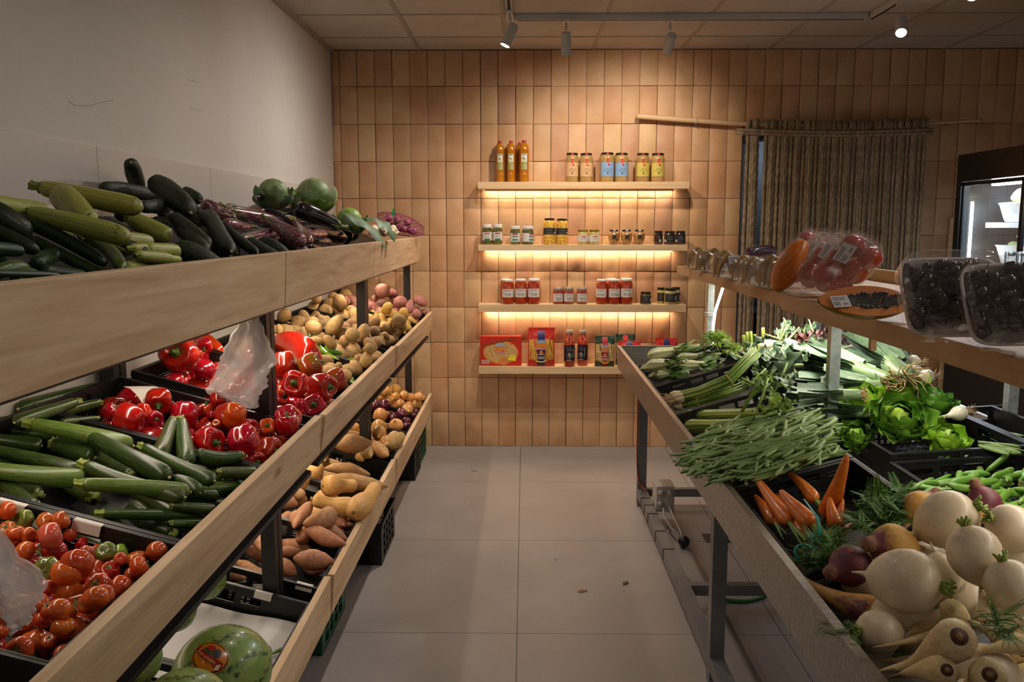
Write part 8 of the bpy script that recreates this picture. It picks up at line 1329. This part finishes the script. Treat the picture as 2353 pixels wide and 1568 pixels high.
# tomato trays leaning like books
m_ptom = M('packed_tomato', (172, 44, 26), (190, 62, 34), scale=2, rough=.22, rnd=.06, coat=.4); TM = lobed('tomato', m_ptom, TPS, 5, .02, 310, .03, 22)
def tray_shape(w, h, d, corner=.03):
    mb = MB(); n_ = 40; V = []
    for k, (sc, z) in enumerate(((0, 0), (.80, 0), (.86, .003), (.97, d), (1.03, d), (1.03, d-.003))):
        for t_ in np.linspace(0, PI2, n_, endpoint=False): c, s = math.cos(t_), math.sin(t_); V.append((sc*w/2*math.copysign(abs(c)**.35, c), sc*h/2*math.copysign(abs(s)**.35, s), z))
    return mb.add(V, [(k*n_+i, k*n_+(i+1) % n_, (k+1)*n_+(i+1) % n_, (k+1)*n_+i) for k in range(5) for i in range(n_)])
def wrapdome(w, h, d, top, seed):
    f = nz(seed, 6, .06); sq = lambda c: math.copysign(abs(c)**.32, c)
    return MB().grid(lambda u, v: ((w/2*(1.04-.20*u**2)*sq(math.cos(PI2*v))), h/2*(1.04-.20*u**2)*sq(math.sin(PI2*v)), d*.2+(top-d*.2)*math.sin(PI/2*u)*(1+float(f(np.array([PI2*v]), u)[0]))), 7, 36).grid(lambda u, v: (.84*w/2*u*sq(math.cos(PI2*v)), .84*h/2*u*sq(math.sin(PI2*v)), top*(1+float(f(np.array([PI2*v]), 1)[0])*u)), 4, 36)
Xt = Vector((.70, .06, .71)).normalized(); Nt = (Vector((.60, .62, -.30))); Nt = (Nt-Xt*Nt.dot(Xt)).normalized(); Yt = Nt.cross(Xt)
RTT = Matrix((Xt, Yt, Nt)).transposed().to_4x4()
for z, xa, ya, xb, yb, lab, n_ in (('L', 985, 640, 1480, 262, 'wrapped tomato tray farthest back of the leaning row, beside the whole papaya', 6), ('L', 1125, 700, 1620, 262, 'wrapped tomato tray, second in the leaning row, label halfway up', 5), ('L', 1260, 740, 1780, 270, 'wrapped tomato tray, third in the leaning row, label near its top', 5), ('L', 1395, 790, 1950, 290, 'wrapped tomato tray nearest the camera, tomatoes bulging under shiny film', 6)):
    pa = hitz(*px(z, xa, ya+110), ZS); Yd = pa.y; A = hity(*px(z, xa, ya), Yd); B_ = hity(*px(z, xb, yb), Yd); w = (B_-A).length*.92; t = thing('tomato_tray', lab, 'tray of tomatoes', (A+B_)/2, 0, 'wrapped tomato trays on the plank shelf'); t.matrix_world = Matrix.Translation((A+B_)/2)@RTT; hh = .12
    tray_shape(w*.98, hh, .03).obj('tray', f_tray, t, smooth=True)
    for i in range(n_): o = bpy.data.objects.new('tomato', TM); COL.objects.link(o); o.parent = t; rr = .034+.002*(i % 3); o.location = ((i//2-1)*w*.29, (.5-(i % 2))*.068, .012+rr*.85); o.scale = (rr,)*3; o.rotation_euler = (i, 2*i, 0)
    wrapdome(w*.98, hh, .03, .088, n_).obj('film', f_wrap, t, smooth=True); plabel(t, Matrix.Translation((w*.08, -.01, -.0015))@RX(PI)@RZm(.2), .062, .045); rest(t)
# grape trays
m_gr = M('dark_grape', (38, 18, 26), (62, 30, 38), scale=3, rough=.25, rnd=0, coat=.3); m_grs = M('grape_stem', (110, 100, 50), (140, 126, 70), scale=8, rough=.7, rnd=0)
def grape_tray(label, c, w, h, X_, N_, seed, full=True):
    X_ = Vector(X_).normalized(); N_ = Vector(N_); N_ = (N_-X_*N_.dot(X_)).normalized(); Y_ = N_.cross(X_); t = thing('grape_tray', label, 'tray of grapes', c, 0, 'wrapped grape trays on the plank shelf'); t.matrix_world = Matrix.Translation(c)@Matrix((X_, Y_, N_)).transposed().to_4x4(); tray_shape(w, h, .03).obj('tray', m_foam, t, smooth=True); r_ = random.Random(seed); g = MB(); st_g = MB()
    for i in range(130 if full else 40):
        x, y = r_.uniform(-.44, .32)*w, r_.uniform(-.34, .42)*h; q = 1-(x/w*2)**2*.7-(y/h*2)**2*.7; z = .014+r_.uniform(.1, 1)*max(.01, .058*q); rr = r_.uniform(.0088, .0118); g.lathe([(.05*rr, -rr), (.6*rr, -.8*rr), (.97*rr, -.25*rr), (.97*rr, .25*rr), (.6*rr, .8*rr), (.05*rr, rr)], 9, o=(x, y, z))
        if i % 7 == 0: st_g.sweep([(x, y, z), (x+r_.uniform(-.02, .02), y+r_.uniform(-.02, .02), z+.016)], [.0012, .0008], 4)
    k = g.obj('grapes', m_gr, t, smooth=True); k['kind'] = 'stuff'; st_g.obj('grape_stems', m_grs, k); wrapdome(w*1.0, h*1.0, .03, .076, seed).obj('film', f_wrap, t, smooth=True); return rest(t)
c = hitz(*px('MM', 1320, 990), ZS); g1 = grape_tray('wrapped tray of dark grapes leaning upright, next to the cut papaya', Vector((c.x+.04, c.y+.045, ZS+.069)), .185, .172, (.98, -.12, .02), (-.15, -.80, .58), 1)
c = hitz(*px('MM', 2050, 1090), ZS); g2 = grape_tray('wrapped tray of dark grapes cut by the picture edge, nearest the camera', Vector((c.x+.03, c.y+.045, ZS+.069)), .18, .165, (.97, -.2, .05), (-.2, -.78, .58), 2)
p = hitz(*px('MM', 1330, 420), ZS); grape_tray('white backed grape tray standing just behind the leaning one', Vector((p.x*.92, g1.location.y+.10, ZS+.10)), .18, .165, (.98, -.1, 0), (-.1, -.85, .5), 3, False); grape_tray('white backed grape tray at the back toward the fridge door', Vector((1.36, g1.location.y+.12, ZS+.10)), .20, .165, (.99, .1, -.08), (0, -.85, .5), 4, False)
bpy.context.view_layer.update()
# things in the fridge
m_bsk = M('white_basket', (206, 208, 196), (220, 220, 208), scale=30, rough=.6, rnd=0, hue=0); m_mel = M('melon_net_skin', (176, 178, 120), (200, 200, 150), scale=14, rough=.5, rnd=.1); m_mng = M('mango_skin', (196, 160, 40), (150, 160, 50), scale=2, rough=.4, rnd=.1)
for k, (z, yq) in enumerate(((FSH[0], 4.80), (FSH[1], 4.80))):
    t = thing('fruit_basket', 'white oval basket on the %s lit fridge shelf' % ('upper' if k == 0 else 'middle'), 'basket', (FX+.30, 4.87, z+.002), 0, 'baskets in the fridge')
    mb = MB(); n_ = 36; V = []
    for sc, q in ((.0, 0), (.8, 0), (.85, .01), (1, .10), (1.04, .105), (1.02, .11), (.96, .10), (.80, .012)):
        for a in np.linspace(0, PI2, n_, endpoint=False): V.append((.13*sc*math.copysign(abs(math.cos(a))**.6, math.cos(a)), .26*sc*math.copysign(abs(math.sin(a))**.6, math.sin(a)), q))
    mb.add(V, [(i_*n_+i, i_*n_+(i+1) % n_, (i_+1)*n_+(i+1) % n_, (i_+1)*n_+i) for i_ in range(7) for i in range(n_)]).obj('basket_body', m_bsk, t, smooth=True)
for i, (dy, dz, kd, mt, sc, lab) in enumerate(((.02, .14, 'm', m_mel, (.07, .09, .065), 'netted pale melon in the upper fridge basket'), (-.14, .15, 'm', m_mel, (.065, .08, .07), 'second pale melon in the upper fridge basket'), (-.05, .12, 'g', m_mng, (.05, .07, .045), 'yellow mango in the upper fridge basket'))):
    me = PROTO['yellow_potato'][0][0].copy(); me.materials[0] = mt; o = bpy.data.objects.new('melon' if kd == 'm' else 'mango', me); COL.objects.link(o); o.location = (FX+.27+.05*(i == 1)-.03*(i == 2), 4.90+dy, FSH[0]+dz); o.scale = sc; tag(o, lab, 'melon' if kd == 'm' else 'mango', 'fruit in the upper fridge basket')
    if kd == 'm':
        nb_ = MB()
        for q in range(10):
            for sg in (1, -1): nb_.sweep([(1.20*math.sin(PI*s)*math.cos(q*PI2/10+sg*2*s), .97*math.sin(PI*s)*math.sin(q*PI2/10+sg*2*s), .93*math.cos(PI*s)) for s in np.linspace(.05, .95, 10)], [.022]*10, 4)
        nb_.obj('net', flat('grey_net', (150, 158, 156), .6), o)
m_corn = M('pale_husk', (168, 184, 118), (200, 208, 158), scale=3, rough=.55, rnd=.1, stretch=(.8, 4, 4))
cme = long_mesh('sweetcorn', m_corn, [(0, .3), (.05, .7), (.3, 1), (.7, .95), (.92, .6), (1, .2)], .1, 320, 5, .06, .05)[0]
for i, (dx, dy, dz, a) in enumerate(((-.05, .06, .10, 1.4), (.02, .02, .10, 1.7), (.07, -.02, .11, 1.5), (-.02, .0, .15, 1.55), (.04, -.08, .155, 1.75))): o = bpy.data.objects.new('sweetcorn', cme); COL.objects.link(o); o.location = (FX+.30+dx, 4.90+dy, FSH[1]+dz); o.scale = (.24, .03, .03); o.rotation_euler = (0, -.1, a); tag(o, 'pale green sweetcorn cob in its husk in the middle fridge basket', 'sweetcorn', 'sweetcorn in the middle fridge basket')
